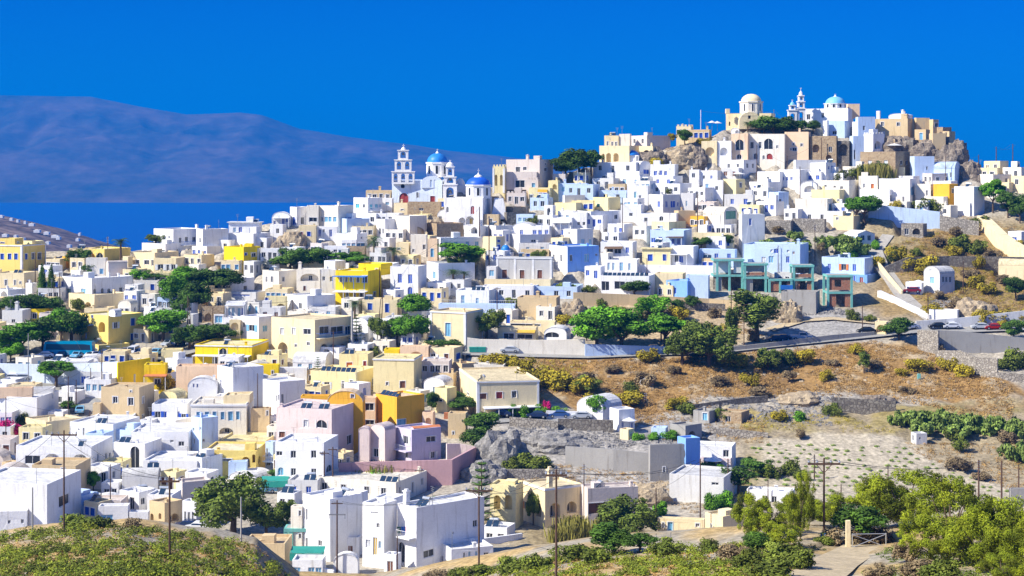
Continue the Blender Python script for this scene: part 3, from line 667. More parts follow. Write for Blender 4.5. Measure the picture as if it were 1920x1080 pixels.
def T(kind, px, ytop, ybot, wpx=None, label=None, nearf=False, dz=0, Y=None):
    """plant a tree or bush: photo column, rows of its top and foot, crown width in photo pixels"""
    v = len(PLANTS) % NV.get(kind, 1)
    if Y: p = at(px, ybot, Y); p.z = gz(p.x, p.y)
    else: p = near(px, ybot) if nearf else at(px, ybot)
    if (kind, v) not in PROTO: PROTO[(kind, v)] = make_tree(kind, v*17+len(kind)) + ([],)
    root, z1, x1, used = PROTO[(kind, v)]
    hm = -(ytop-HY)/F*p.y-p.z; sz = hm/z1; sxy = (wpx/2/F*p.y/x1) if wpx else sz
    rz = (len(PLANTS)*2.4) % 6.28
    if not used:
        used.append(1); root.location = p; root.rotation_euler.z = rz; root.scale = (sxy, sxy, sz); o = root; CH[root.name] = {q: [] for q in [root]+[c for c in bpy.data.objects if c.parent == root]}; CH[root.name][root] = [c for c in bpy.data.objects if c.parent == root]
        root['category'] = CAT[kind]
    else: o = copy_tree(root, p, rz, (sxy, sxy, sz))
    h = Box3(); h.root = o; h.kind = kind; h.px = px; h.py = (ytop+ybot)/2; h.label = label; PLANTS.append(h)
    return o
# ---------------------------------------------------------------- ground, sea, far hills
def fbm(P, sc, oct=5, seed=0):
    """value from Blender's noise for points (n,2)"""
    out = np.empty(len(P))
    for i, (x, y) in enumerate(P): out[i] = noise.fractal((x*sc, y*sc, seed*7.3), .9, 2.1, oct)
    return out
mat('ground_mat', (1,1,1), rough=.97, var=.14, scale=.35, attr='tint', spec=.05, fine=(1.4, .28), bump=.5)
GREG = [   # (x, y, rx, ry, colour) soft patches of differing soil, listed as photo positions
 ('town', (.52,.47,.40)), ]
def ground_colour(px, py, n1, n2):
    c = np.empty((len(px), 3)); c[:] = (.46,.41,.33)
    def blend(mask, col):
        m = np.clip(mask, 0, 1)[:, None]; c[:] = c*(1-m)+np.array(col)*m
    sm = lambda v, a, b: np.clip((v-a)/(b-a), 0, 1)
    w1 = 14*n1; w2 = 10*n2
    # dry brown grass slope below the road
    top = np.interp(px, [880,1000,1250,1400,1600,1720,1800,1920], [655,668,668,660,640,640,690,730]); bot = np.interp(px, [880,1000,1200,1300,1440,1700,1920], [720,760,790,760,740,755,800])
    g = sm(py+w1, top, top+8)*sm(-(py+w1), -bot, -bot+8)*sm(px, 940, 990)
    blend(g, (.37,.225,.085)); blend(g*sm(n2, .1, .5)*.85, (.50,.40,.26)); blend(g*sm(-n1, .05, .5)*.8, (.25,.155,.07))
    # right slope above the road
    g = sm(px, 1560, 1660)*sm(py, 400, 430)*sm(-py, -610, -590); blend(g, (.34,.24,.11)); blend(g*sm(n1, .0, .5)*.7, (.40,.33,.20)); blend(g*sm(-n2, .1, .5)*.7, (.22,.17,.05))
    g = sm(px, 1430, 1470)*sm(-px, -1660, -1600)*sm(py, 575, 590)*sm(-py, -645, -635); blend(g, (.40,.38,.35))
    g = sm(px, 1090, 1130)*sm(-px, -1420, -1380)*sm(py, 555, 570)*sm(-py, -650, -640); blend(g, (.47,.36,.22))
    # grey rock bank and yard in the middle
    g = sm(px+w1, 930, 950)*sm(-px, -1420, -1330)*sm(py, 770, 785)*sm(-py, -930, -900); blend(g, (.40,.37,.33))
    # pale sandy field and olive strip above it
    g = sm(px+w1, 1330, 1400)*sm(py+w2, 755, 775); blend(g, (.38,.31,.20)); blend(g*sm(n1+n2, .0, .5)*.7, (.34,.27,.08))
    lf = np.interp(px, [1350,1440,1560,1700,1760,1920], [835,820,808,818,860,915]); g = sm(px+w1, 1395, 1440)*sm(py+w2*.5, lf, lf+6)*sm(-py, -1000, -960); blend(g, (.53,.46,.34))
    g = sm(py, 960, 1000)*sm(px, 900, 1000); blend(g, (.38,.30,.17))
    return c
def build_ground(roads):
    pxs = np.arange(-420, 2341, 5.0); Ys = np.concatenate([np.arange(45, 232, 1.6), np.arange(232, 536, 1.0), np.arange(540, 1300, 14.0)])
    PX, YY = np.meshgrid(pxs, Ys); px = PX.ravel(); Y = YY.ravel(); X = (px-CX)/F*Y; z = ground(px, Y)
    n1 = fbm(np.stack([X, Y], 1), .045, 5, 1); n2 = fbm(np.stack([X, Y], 1), .16, 4, 2)
    pyv = np.interp(Y, VD[::-1], VY[::-1])
    amp = np.full(len(X), .25); amp[(px > 900) & (pyv > 640) & (Y > 232)] = .9; amp[(px > 1600)] = np.maximum(amp[px > 1600], .7); amp[Y < 200] = .35
    amp[(px > 1380) & (pyv > 830) & (Y > 232)] = .25
    # keep roads even
    for pts, wd, zo in roads:
        P = np.array(pts)
        for a, b in zip(P[:-1], P[1:]):
            d = b-a; L2 = (d**2).sum(); t = np.clip(((X-a[0])*d[0]+(Y-a[1])*d[1])/L2, 0, 1); dist = np.hypot(X-a[0]-t*d[0], Y-a[1]-t*d[1])
            amp = np.where(dist < wd*.5+1.5, 0, amp)
    z0 = z.copy(); z = z+amp*(n1*1.1+n2*.5)
    for (cx, cy, rz, hx_, hy_, zb) in PADS:
        sel = np.where((np.abs(X-cx) < 30) & (np.abs(Y-cy) < 30))[0]
        dx = X[sel]-cx; dy = Y[sel]-cy; c_, s_ = math.cos(-rz), math.sin(-rz); u = dx*c_-dy*s_; v = dx*s_+dy*c_
        out = np.maximum(np.abs(u)-hx_, np.abs(v)-hy_)
        lim = zb-.05+np.maximum(out-.3, 0)*1.6
        z[sel] = np.where(out < 6, np.minimum(z[sel], lim), z[sel])
    inn = Y < 200
    c = ground_colour(px, pyv, n1, n2)
    soil = np.array((.52,.37,.17)); soil2 = np.array((.42,.37,.28)); mm = np.clip(n2*1.6+.5, 0, 1)[:, None]
    near_c = soil*mm+soil2*(1-mm); c = np.where((Y < 215)[:, None], near_c, c)
    nr, ncx = YY.shape; i = np.arange(nr*ncx).reshape(nr, ncx)
    Q = np.stack([i[:-1, :-1], i[:-1, 1:], i[1:, 1:], i[1:, :-1]], -1).reshape(-1, 4)
    o = npmesh('ground', np.stack([X, Y, z], 1), Q, [MATS['ground_mat']], col=c, smooth=True); tag(o, kind='structure')
    return o
def road(name, pts, wd, m, zo=.14):
    """pts: world (x, y) centre line -> strip draped over the slope"""
    P = []
    for a, b in zip(pts[:-1], pts[1:]):
        n = max(1, int(math.dist(a, b)/2.0))
        for i in range(n): P.append((a[0]+(b[0]-a[0])*i/n, a[1]+(b[1]-a[1])*i/n))
    P.append(pts[-1]); mb = MB(); rows = []
    for i, p in enumerate(P):
        q = P[min(i+1, len(P)-1)]; r_ = P[max(i-1, 0)]; d = Vector((q[0]-r_[0], q[1]-r_[1])).normalized(); nx, ny = -d.y, d.x
        zc = gz(*p); rows.append([(p[0]+nx*wd*k, p[1]+ny*wd*k, zc*.5+.5*gz(p[0]+nx*wd*k, p[1]+ny*wd*k)+zo) for k in (-.5, -.25, 0, .25, .5)])
    i0 = 0
    for r_ in rows: mb.v += r_
    k = mb.mi(m)
    for i in range(len(rows)-1):
        for j in range(4): mb.f.append((i*5+j, i*5+j+1, (i+1)*5+j+1, (i+1)*5+j)); mb.m.append(k)
    o = mb.build(name, smooth=True); tag(o, kind='structure'); return o
def build_far():
    m = bpy.data.materials.new('water'); m.use_nodes = True; n = m.node_tree.nodes; l = m.node_tree.links; b = n['Principled BSDF']
    b.inputs['Base Color'].default_value = WATER; b.inputs['Roughness'].default_value = .45; b.inputs['Specular IOR Level'].default_value = .25
    tcn = n.new('ShaderNodeNewGeometry'); no = n.new('ShaderNodeTexNoise'); no.inputs['Scale'].default_value = .02; l.new(tcn.outputs['Position'], no.inputs['Vector'])
    bn = n.new('ShaderNodeBump'); bn.inputs['Strength'].default_value = .3; bn.inputs['Distance'].default_value = 4; l.new(no.outputs['Fac'], bn.inputs['Height']); l.new(bn.outputs[0], b.inputs['Normal'])
    mb = MB(); mb.poly([(-30000, 900, SEA), (30000, 900, SEA), (30000, 60000, SEA), (-30000, 60000, SEA)], m); tag(mb.build('sea'), kind='structure')
    # the long island across the strait
    rx = [-700,-300,0,60,170,215,260,350,400,450,490,560,640,700,780,840,940,1040,1200,1500]; ry = [230,190,178,179,181,190,199,214,212,210,214,240,254,262,272,282,292,306,345,379.5]
    pxs = np.linspace(-700, 1500, 330); nr = 60; Y0 = 8200.0; rows = np.linspace(0, 1, nr)
    PX, RR = np.meshgrid(pxs, rows); px = PX.ravel(); r_ = RR.ravel()
    Yr = Y0+r_*2600; hz = -(np.interp(px, rx, ry)-HY)/F*(Y0+1900)-SEA
    prof = np.interp(r_, [0, .05, .3, .73, 1], [0, .06, .42, 1, .8])
    X = (px-CX)/F*Yr; n1 = fbm(np.stack([X, Yr], 1), .0011, 7, 5); rid = 1-np.abs(fbm(np.stack([X, Yr*.55], 1), .0022, 6, 9))*1.7
    z = SEA-3+hz*prof*(1+.13*(rid-.75)*np.minimum(1, 4*(1-r_)+.1)*np.clip((.72-r_)*6, 0, 1))+n1*4*np.minimum(1, r_*6)
    i = np.arange(nr*len(pxs)).reshape(nr, len(pxs)); Q = np.stack([i[:-1, :-1], i[:-1, 1:], i[1:, 1:], i[1:, :-1]], -1).reshape(-1, 4)
    im = mat('island_mat', (.15,.105,.10), rough=.95, col2=(.025,.04,.055), scale=.0022, spec=.02, fine=(.012, .2))
    tag(npmesh('island_hills', np.stack([X, Yr, z], 1), Q, [im], smooth=True), kind='structure')
    # pale village specks of the island's shore
    # near headland with scattered white houses, far left
    px0 = [-600,-200,0,60,120,180,215,250,262,280,420]; py0 = [360,385,401,414,431,449,460,474,482,500,560]
    pxs = np.linspace(-600, 420, 200); nr = 46; rows = np.linspace(0, 1, nr); PX, RR = np.meshgrid(pxs, rows); px = PX.ravel(); r_ = RR.ravel()
    Yr = 1300+r_*1300; zt = -(np.interp(px, px0, py0)-HY)/F*2300
    X = (px-CX)/F*Yr; n1 = fbm(np.stack([X, Yr], 1), .006, 6, 3); prof = np.interp(r_, [0, .77, 1], [-1, 0, -.35]); z = zt+prof*62*1.0+n1*5
    z = np.maximum(z, SEA-4)
    i = np.arange(nr*len(pxs)).reshape(nr, len(pxs)); Q = np.stack([i[:-1, :-1], i[:-1, 1:], i[1:, 1:], i[1:, :-1]], -1).reshape(-1, 4)
    hm = mat('headland_mat', (.27,.19,.14), rough=.95, col2=(.08,.06,.055), scale=.02, spec=.02, fine=(.06, .5))
    tag(npmesh('headland_hills', np.stack([X, Yr, z], 1), Q, [hm], smooth=True), kind='structure')
# ---------------------------------------------------------------- buildings, as rows:  left, corner, right, top, foot, colour, features
HS("""
-25 41 86 459 512 Y co pi w4,481,6,10,b w18,481,6,10,b w30,481,6,10,b w49,481,4,10,b w62,480,5,11,k w74,480,6,12,k | long two storey yellow mansion with white corner trim at the far left edge | the yellow mansion
+ 0 28 44 447 459 Y w4,456,7,4,b w34,456,3,5,k top
+ 44 60 83 452 459 V top
-12 45 72 512 544 C w11,530,4,10,k w28,530,3,9,k w38,530,3,5,k w53,528,3,5,k s38,4
48 60 72 531 549 W c50,5
-8 15 48 543 566 W a14,555,14,18,x
115 172 250 522 566 W w129,546,7,9,g w156,546,8,9,l A178,546,5,9,k A192,546,5,9,k A204,546,5,9,k A215,546,4,9,k d227,544,6,11,k c210,8 c228,7 | white two part house with row of small dark arches behind twin cypresses | the house with the row of small arches
129 177 238 553 588 C a140,573,9,13 A153,568,4,10,k a165,573,12,13 | cream house with two round arches below white house with small arched windows
232 256 272 546 580 W ~2,b ^1,b
144 196 245 467 494 Y a172,480,12,11 A187,480,11,11,k w149,481,5,6,k c185,5
161 198 202 484 524 I w190,508,6,9,l w180,520,4,8,k
199 203 239 490 528 Z v
230 240 249 481 500 C
288 325 377 430 468 W w317,445,3,5,k w338,450,4,9,k w350,449,5,9,k w364,449,6,9,k bl340,372,459,b c380,8 | tall white house with small balcony on the skyline beside olive bush | the tall balcony house on the left skyline
266 310 354 457 477 W w272,471,6,3,k w309,471,6,3,k w335,470,7,6,k
244 290 335 474 504 C w258,491,6,7,k w275,492,8,8,k w286,493,4,10,k
288 330 348 484 514 C w301,501,9,10,T w315,502,5,10,k w326,501,7,9,T
288 338 342 512 532 V ~3,k
345 378 402 478 504 C ~2,k
250 297 301 525 543 I
117 130 144 481 495 O
72 95 117 498 524 W ~1,b
133 150 166 507 524 W ~2,l
4 42 58 582 616 T w25,604,6,10,k w10,606,4,8,k c28,16
59 86 94 579 600 Q
150 203 268 592 650 Y A160,600,8,12,k w173,593,3,5,b a191,613,12,20 w217,610,6,11,T w249,604,7,13,b w249,632,7,12,b a180,640,10,16 w189,644,3,3,k pg152,176,606,b | large yellow house with blue pergola and two white trimmed arches above the parked bus | the yellow house above the bus
162 185 243 647 664 Y
+ 204 216 228 581 594 W v top A217,588,3,6,b
339 360 371 568 602 W ~2,k c350,6
365 385 396 545 565 E
379 419 421 574 602 R a390,595,13,15,r
401 418 421 590 612 W w410,599,14,12,l
390 418 434 550 578 C ~1,k
423 460 464 566 598 W w430,585,4,14,l w437,585,5,14,l w448,585,5,14,l w455,585,5,14,b pg424,460,570,w
461 486 520 567 594 G c470,4
496 536 539 556 590 V a527,577,16,15 A492,560,5,9,b
535 576 629 555 594 W w563,574,5,10,k
679 745 753 562 598 C s690,2
451 485 515 594 648 W w457,609,4,8,k w472,615,9,11,L w497,616,8,11,l w495,636,4,4,k w513,615,3,10,l
430 450 452 600 644 C a440,612,14,14
509 590 662 600 678 C w529,621,6,11,t w551,621,6,11,t w576,622,12,10,k a530,658,18,32 w555,648,4,5,k w578,645,5,6,k a607,655,15,20,b a624,655,15,20,b a642,655,15,20,b w608,619,16,14,k w632,619,22,14,k w652,619,9,14,k bl592,660,634,b | big cream house with long blue railed balcony over three arches in mid town | the big cream house with the blue balcony
658 690 707 596 634 W v ~1,k
549 610 624 665 697 W V w562,683,7,11,l w582,682,6,13,l
522 575 578 690 718 W
477 522 525 684 722 Q w511,700,3,8,k
493 524 572 716 780 W w519,747,2,10,k w523,746,2,10,k w530,748,4,16,k
366 472 504 647 688 Q co pg366,471,664,w A418,659,13,11,k d403,676,8,14,k d418,676,7,16,b w437,675,9,12,k w487,672,3,10,t w497,670,6,10,k c458,6 | bright yellow house with white columned porch above a peach wall | the yellow house with the columned porch
330 474 479 686 744 E nw
302 340 344 655 680 V ^1,k
310 332 361 674 708 W w315,688,3,7,k
270 310 315 683 738 Q pg272,314,702,t w295,716,10,10,k | bright yellow house with brown tiled porch roof under yellow tree | the yellow house with the brown porch roof
331 352 355 712 742 O a342,732,14,20
352 406 411 708 760 W v w363,723,3,6,b w370,723,3,6,b c400,4 | white barrel fronted house with two tiny blue windows side by side | the white barrel fronted house with two tiny blue windows
408 437 494 690 768 W nw
285 350 362 757 792 W w296,779,10,12,B w308,779,9,12,b w335,778,4,12,b w348,781,8,10,B c352,6
358 462 476 757 818 I w372,779,6,13,l w388,780,7,14,l w402,779,6,13,l w417,779,6,13,l w432,780,8,15,l w446,779,6,13,l a381,806,14,12 a424,808,26,12 co | long ivory house with six tall grey blue windows over wide flat arches | the long ivory house with six tall windows
+ 419 468 475 741 757 C top c440,4
470 505 509 766 815 S w501,775,3,8,k
410 498 521 826 850 V w425,836,5,8,y
383 480 499 845 892 Y a461,868,16,22,b a480,860,6,16 a486,862,5,14 w418,862,30,4,k
428 462 465 866 902 B w446,890,10,12,n
360 378 409 784 858 B w363,805,3,6,k w375,804,3,6,k w382,826,4,5,k w364,828,3,10,k
345 379 417 858 905 W w385,885,4,12,k w394,884,5,12,k s368,2
376 392 405 816 846 U c398,12
498 512 520 828 880 B w500,848,3,14,k w505,848,4,14,k w503,869,6,6,k bl499,519,862,w
518 622 667 768 872 P w573,794,7,12,t A603,795,18,14,k s570,2 s603,2 w655,825,8,16,k w529,815,10,10,n c520,6 | three storey pink house with arched window and rooftop water heaters | the tall pink house
516 607 634 830 925 W w524,850,10,8,k w550,852,9,13,k w588,852,9,13,k A526,884,10,14,l w550,885,9,13,k w588,885,9,13,k w555,911,7,8,k A617,880,9,15,k c550,4 c590,10 | plain white house with two rows of grey windows beside twin wooden poles | the white house with rows of grey windows
694 722 742 797 866 P v w705,849,9,14,k
672 692 697 802 866 P v
738 772 827 806 867 L w761,825,8,13,T w808,823,16,10,k d762,852,6,14,k d812,853,8,13,T bl740,772,838,w | lilac two storey house with orange tiled strip and balcony above mauve wall | the lilac house
+ 770 776 826 801 807 L g tile top
564 616 619 742 806 O a611,776,12,12
614 680 685 733 838 O v w661,743,6,7,k | bright orange house with rounded gable and one tiny window high up | the orange house with the rounded gable
680 704 707 745 812 E w693,763,15,12,k w693,792,15,8,k
704 744 796 745 822 O w748,795,14,14,l s730,9 | orange block with long row of rooftop solar panels and tan shaded side
792 812 816 773 815 E a803,790,10,14
583 668 706 698 740 V w613,723,8,12,T w643,724,4,10,k w643,716,4,3,k w659,720,5,15,k w700,716,4,12,k s640,9 | pale yellow house carrying a long row of dark solar panels above orange houses | the solar roofed pale yellow house
700 776 791 672 742 V co w726,719,4,6,k w755,721,9,12,n
636 690 700 664 706 V w655,684,10,9,o w684,684,5,12,r
720 748 752 655 676 Q
750 803 806 649 682 E a780,668,26,18,g
806 851 867 653 684 C w812,668,8,10,k w837,668,7,8,n w859,668,8,10,b
790 842 848 677 716 Z
848 866 893 682 708 S
888 945 949 684 706 I
862 895 1011 714 782 C co pi w878,739,4,5,k w906,743,11,9,n w936,741,10,11,r w964,739,8,11,k pg905,1010,762,w c891,9 s903,1 w965,775,8,12,k | long cream house with white edges and red window over a vine covered carport | the long cream house over the carport
840 873 877 775 822 S w850,812,3,6,k
815 838 856 728 775 V w822,750,12,5,k
-20 69 110 745 795 W w4,775,8,14,k w19,774,4,5,k w35,777,8,11,t
+ -10 100 104 728 747 T top
+ -8 60 63 727 740 E
190 261 289 727 790 S w216,750,8,11,k w245,753,9,13,k w245,734,3,4,k w268,750,3,12,k w268,783,3,10,k c233,5 | tan two storey house with two dark square windows beside a shaded lane | the tan house by the lane
174 188 192 757 790 S
178 250 257 779 800 W c238,6
131 212 262 795 834 W w157,810,3,14,k s185,2 c172,6 w148,806,3,3,k
48 86 154 791 824 C w69,812,8,12,J c85,8 | cream box house with lime green shutters near the magenta bougainvillea | the cream house with lime green shutters
272 329 380 788 812 W w355,804,4,5,k w372,804,3,5,k w378,805,3,5,k
217 247 277 808 838 B w259,827,5,6,k w272,827,6,6,k
245 353 374 810 858 W w296,828,9,7,g w322,827,6,4,k w340,832,10,8,k w363,832,3,10,k w382,826,3,4,k
213 272 303 832 882 W A253,858,15,36,k s229,2 a225,878,22,18 | white house with one tall pointed dark church like window | the white house with the tall dark arched window
268 369 397 864 905 W w373,884,3,14,k w380,884,4,14,k w390,884,4,14,k
229 296 301 881 928 T V s308,2
240 288 300 923 948 W v s262,2
330 342 397 905 948 Z c345,6
342 368 379 940 990 W w347,968,3,16,k w354,969,4,16,k w361,966,3,12,k
280 309 342 943 985 S a285,972,6,18 a300,968,5,12 a327,970,16,14 | tan cottage with pink trimmed arches beside the grey green tree
158 183 210 942 988 C s166,1
184 240 244 948 992 W w200,975,22,18,l
242 278 281 960 992 W
176 225 229 929 950 W v
30 171 212 838 900 W w61,862,26,14,k a98,862,32,22,b a150,862,30,22,k w184,858,3,14,k w199,857,3,14,k w206,857,3,14,k w200,884,4,12,k s148,1 | white house with pink edged arches and wide window behind the leftmost pole | the white house with pink edged arches
60 142 170 873 942 S w81,900,10,5,n w118,902,8,7,n w118,882,6,8,k w148,900,3,10,k
-60 88 152 908 1010 W w120,938,25,18,k | big plain white cube with one dark square window in its blue shaded side | the big white cube at lower left
-30 50 57 957 1012 W w17,978,5,6,k w42,977,5,7,k
590 742 800 905 945 I s735,5 c758,10 c810,8
568 619 679 936 1050 W w592,953,10,2,k w592,980,10,2,k w575,965,3,18,k w575,1020,4,20,k w600,1020,6,10,k s652,1 an640,1 | white house left part of the front cluster with slit windows and one blue wall | the white house with slit windows
545 566 572 950 1040 I w562,962,4,9,k w562,1005,4,8,k
680 720 744 945 1066 W w702,962,12,3,k w703,1025,7,30,y w690,1020,8,14,t w712,1022,5,12,l w708,985,5,8,k c735,8
745 781 908 952 1068 W w891,982,8,12,k w804,1038,18,13,k A750,1035,11,34,k s803,2 bl755,780,1002,w c743,26 D=13 w850,1000,3,3,k | large white two storey front house with balcony laundry and two big solar panels | the large white front house
+ 700 738 760 935 950 W sb=4
+ 640 668 690 925 942 W sb=5
904 950 966 990 1014 W ~1,k
720 742 752 1040 1074 W ~1,n
625 671 674 1040 1078 W v
640 673 677 1008 1044 W w656,1030,11,13,n c643,12
548 605 611 1050 1084 W
455 534 548 1020 1066 S nw
823 846 925 1030 1070 W w829,1052,4,18,n w836,1056,3,12,n d912,1045,10,20,k w880,1045,4,20,l w893,1045,4,20,l w870,1046,3,18,k N=shed | weathered white plank shed with sagging tin roof before the white front house
919 967 981 910 992 V a932,942,12,26,k a953,942,14,28,k w938,990,8,8,o w950,990,6,8,o
980 1022 1092 915 990 C w987,947,7,12,O a1010,955,9,26,k a1041,957,20,28 a1072,951,18,22 w985,985,8,6,n c1019,38 co | cream villa with four brown arches orange shutter and tall round chimney | the cream villa with brown arches
1088 1102 1196 916 990 Z w1118,953,28,17,n w1163,947,14,12,n s1122,2 c1188,9
1233 1320 1322 975 1022 C d1256,990,9,22,l w1243,985,3,10,k w1308,985,6,6,k
1322 1356 1393 968 1022 C w1334,990,2,12,k
1255 1357 1381 895 944 T w1341,907,12,5,k
1400 1486 1491 922 942 W
1290 1372 1380 838 882 W w1302,852,4,9,n w1361,850,10,12,k
+ 1314 1370 1372 860 882 P sb=-1
1270 1286 1313 822 898 U o1282,850,12,12,k
1216 1219 1290 835 902 K w1245,880,4,9,k
1255 1285 1316 798 826 K a1297,815,14,14,x
1221 1248 1253 803 822 B
1162 1178 1189 805 824 C w1183,815,3,5,k
1082 1130 1166 747 790 W v | white domed cottage on dry slope behind a bright green tree | the white cottage on the dry slope
1143 1160 1190 768 806 W w1168,798,4,12,b w1185,799,4,12,b
1300 1330 1346 771 792 K d1322,781,9,14,l
1346 1390 1405 774 794 R d1365,786,10,12,k
1708 1718 1738 813 832 T w1725,822,3,4,k w1712,821,3,10,k
1892 1895 1935 916 950 K
""")
HS("""
732 784 800 500 560 W w750,522,7,15,b w769,523,7,15,b w746,547,8,15,b A769,547,8,16,b | tall white house with four blue doors beside bright yellow house | the white house with four blue doors
629 690 715 508 574 Q w639,524,4,9,k w649,524,4,9,k w658,524,4,9,k w671,524,5,10,k w684,524,8,12,k w651,551,4,11,k w665,551,3,11,k w679,551,9,12,k w702,552,4,9,k pg630,690,516,b pg630,690,544,w | bright yellow two storey house with two long porch roofs in mid town | the bright yellow two storey house
+ 672 714 736 495 512 Q w706,510,4,12,k
492 523 557 508 546 I w500,524,3,9,k w510,524,4,10,k w531,524,4,8,k
556 600 609 505 550 I a580,520,34,14 w571,540,4,8,n c558,14
600 630 634 505 550 T w607,522,5,8,k w621,523,5,9,k
+ 608 628 648 489 505 W top
388 417 477 522 548 W w460,540,6,8,k w428,540,8,8,k A402,537,12,8,k
363 390 434 542 564 C T
434 480 500 548 566 T w450,553,30,3,b
429 485 491 418 443 W w440,431,5,8,l w451,431,6,9,b w471,432,6,9,b s478,1 ev | small white house with three blue windows against the sea | the small white house with three blue windows
426 475 507 438 468 W ^1,k
368 380 428 430 474 W w375,451,3,8,k c380,8 s390,1
360 388 418 462 480 W ~2,b
420 457 488 463 500 Q w461,477,4,4,b w476,478,7,7,k w440,495,16,4,n | bright yellow cube house among dark green trees on the left | the bright yellow cube house
+ 458 472 476 457 464 Q top
510 544 547 398 424 W v w515,418,4,8,b w531,415,5,14,b w538,413,6,7,b pg512,544,407,w | white vaulted cottage with blue door standing against the sea | the white vaulted cottage against the sea
506 530 537 421 444 W ~1,k
544 556 576 388 424 W A551,414,6,14,b w567,414,6,12,k
574 597 600 386 426 I w587,412,14,7,k c590,5
598 634 663 386 432 I w604,411,4,8,k w612,411,6,9,l w619,411,5,9,l w628,411,5,9,l w650,412,5,7,b c630,8
633 650 693 410 440 B w680,428,5,9,k
560 592 595 423 456 C w565,440,5,9,r w579,439,6,8,b
594 632 635 425 450 W w599,437,5,12,b w607,433,4,5,k w620,437,5,12,b
630 669 689 438 466 W w678,446,3,4,k
660 700 706 424 444 C
663 690 717 371 408 W w670,386,6,7,c w682,386,4,6,k w696,387,5,8,c w706,387,5,8,c w713,386,4,6,l bl692,714,395,w | white house with turquoise windows left of the pale twin towered church | the white house with turquoise windows
686 733 736 357 375 S
716 735 738 372 388 W w726,382,6,5,l
690 705 711 400 422 W ~1,k
706 722 743 411 446 W w712,433,4,10,k w718,433,3,10,k
640 668 673 449 468 W
608 650 653 461 482 W ~2,k
650 684 687 462 485 R s675,2
488 522 525 466 488 W
735 768 800 405 450 I w760,440,6,5,k w785,441,5,6,k
742 766 772 455 478 C w748,467,5,4,k
770 799 802 440 480 I w796,463,5,8,k w775,470,4,6,k
802 820 823 448 496 E w810,474,5,14,l
819 826 904 446 482 W ^3,l
802 819 869 419 448 R w810,438,2,8,k | brown stone block house just below the white domed church | the brown stone block house
800 822 890 494 530 W w814,516,5,12,l w850,510,8,8,k
764 825 828 379 404 R w790,392,8,4,k
738 764 767 381 400 C w754,393,5,3,k
908 935 939 402 424 S w920,415,5,9,k
968 1000 1004 402 422 B w975,412,6,7,l w984,412,6,7,l w993,412,6,7,l
948 962 992 388 408 R
940 950 969 398 418 D
908 930 961 423 444 T ~1,k
905 930 947 444 484 C w935,452,6,4,b w935,466,5,12,b
944 975 1034 440 466 T rl w1000,452,8,5,k
972 1030 1034 456 474 T
977 1029 1032 468 488 S
949 1012 1037 299 352 Z w971,318,7,9,k w984,316,6,6,k w1023,308,3,4,k w1023,318,6,6,k c986,9 c1010,5 | tall pinkish beige mansion with chimneys on the skyline beside a yellow tower | the pinkish beige skyline mansion
+ 949 1006 1012 322 352 Z sb=-2 w975,345,16,12,k
987 1009 1013 336 360 Z kr
924 946 950 312 360 V kr pi a930,338,5,20,x a940,338,5,20,x | narrow pale yellow tower with notched top beside the skyline mansion
950 985 990 362 380 Z kr ~2,k
1036 1060 1063 326 342 Z a1047,337,16,6,x
1028 1046 1050 338 364 V a1040,350,8,10
992 1031 1035 352 376 V w997,368,4,5,k
1003 1026 1033 355 377 O
1046 1100 1104 344 366 B
1020 1036 1042 385 416 W A1029,399,6,16,k
1040 1080 1099 380 404 V w1054,397,5,5,k w1064,397,5,5,k
1055 1059 1097 366 386 T
1034 1072 1076 408 436 W pg1036,1070,416,w w1046,426,6,9,k w1060,426,6,9,k
1074 1100 1103 398 430 W w1085,419,5,6,k w1095,419,5,6,k
996 1030 1035 424 448 W ~2,b
1058 1082 1112 430 466 T w1093,454,5,11,l w1107,454,5,11,l w1067,437,3,4,k
1030 1064 1123 462 510 U lw w1038,484,3,12,k w1052,484,3,12,k w1071,484,5,11,k w1100,484,8,14,l w1118,478,4,4,k d1104,502,10,8,k | sky blue walled house with outside stair and white lit end wall | the sky blue walled house
931 1034 1037 482 527 G pi p3 co w946,513,8,14,n w979,514,8,14,n w1012,514,8,14,n | long grey three bay hall with white pilasters and three brown windows | the long grey hall with brown windows
908 1032 1041 524 538 C nw
912 930 934 500 528 T w922,512,8,10,l
855 917 931 545 578 W w868,563,6,16,l w895,567,5,14,l s895,3
905 1000 1004 536 562 W c1000,4
1000 1082 1094 538 560 B
970 1043 1050 558 594 S nw c1007,12
822 965 968 571 592 B rl
807 873 905 585 655 C pi co w840,618,9,22,l | square cream house with white pilasters and one tall blue grey window | the cream house with white pilasters
956 1040 1043 603 620 C w985,609,50,4,k
933 1005 1009 614 638 C w954,630,18,10,k w984,631,26,8,k aw970,1004,618,y
1020 1062 1070 614 638 W v A1035,627,24,10,k
""")
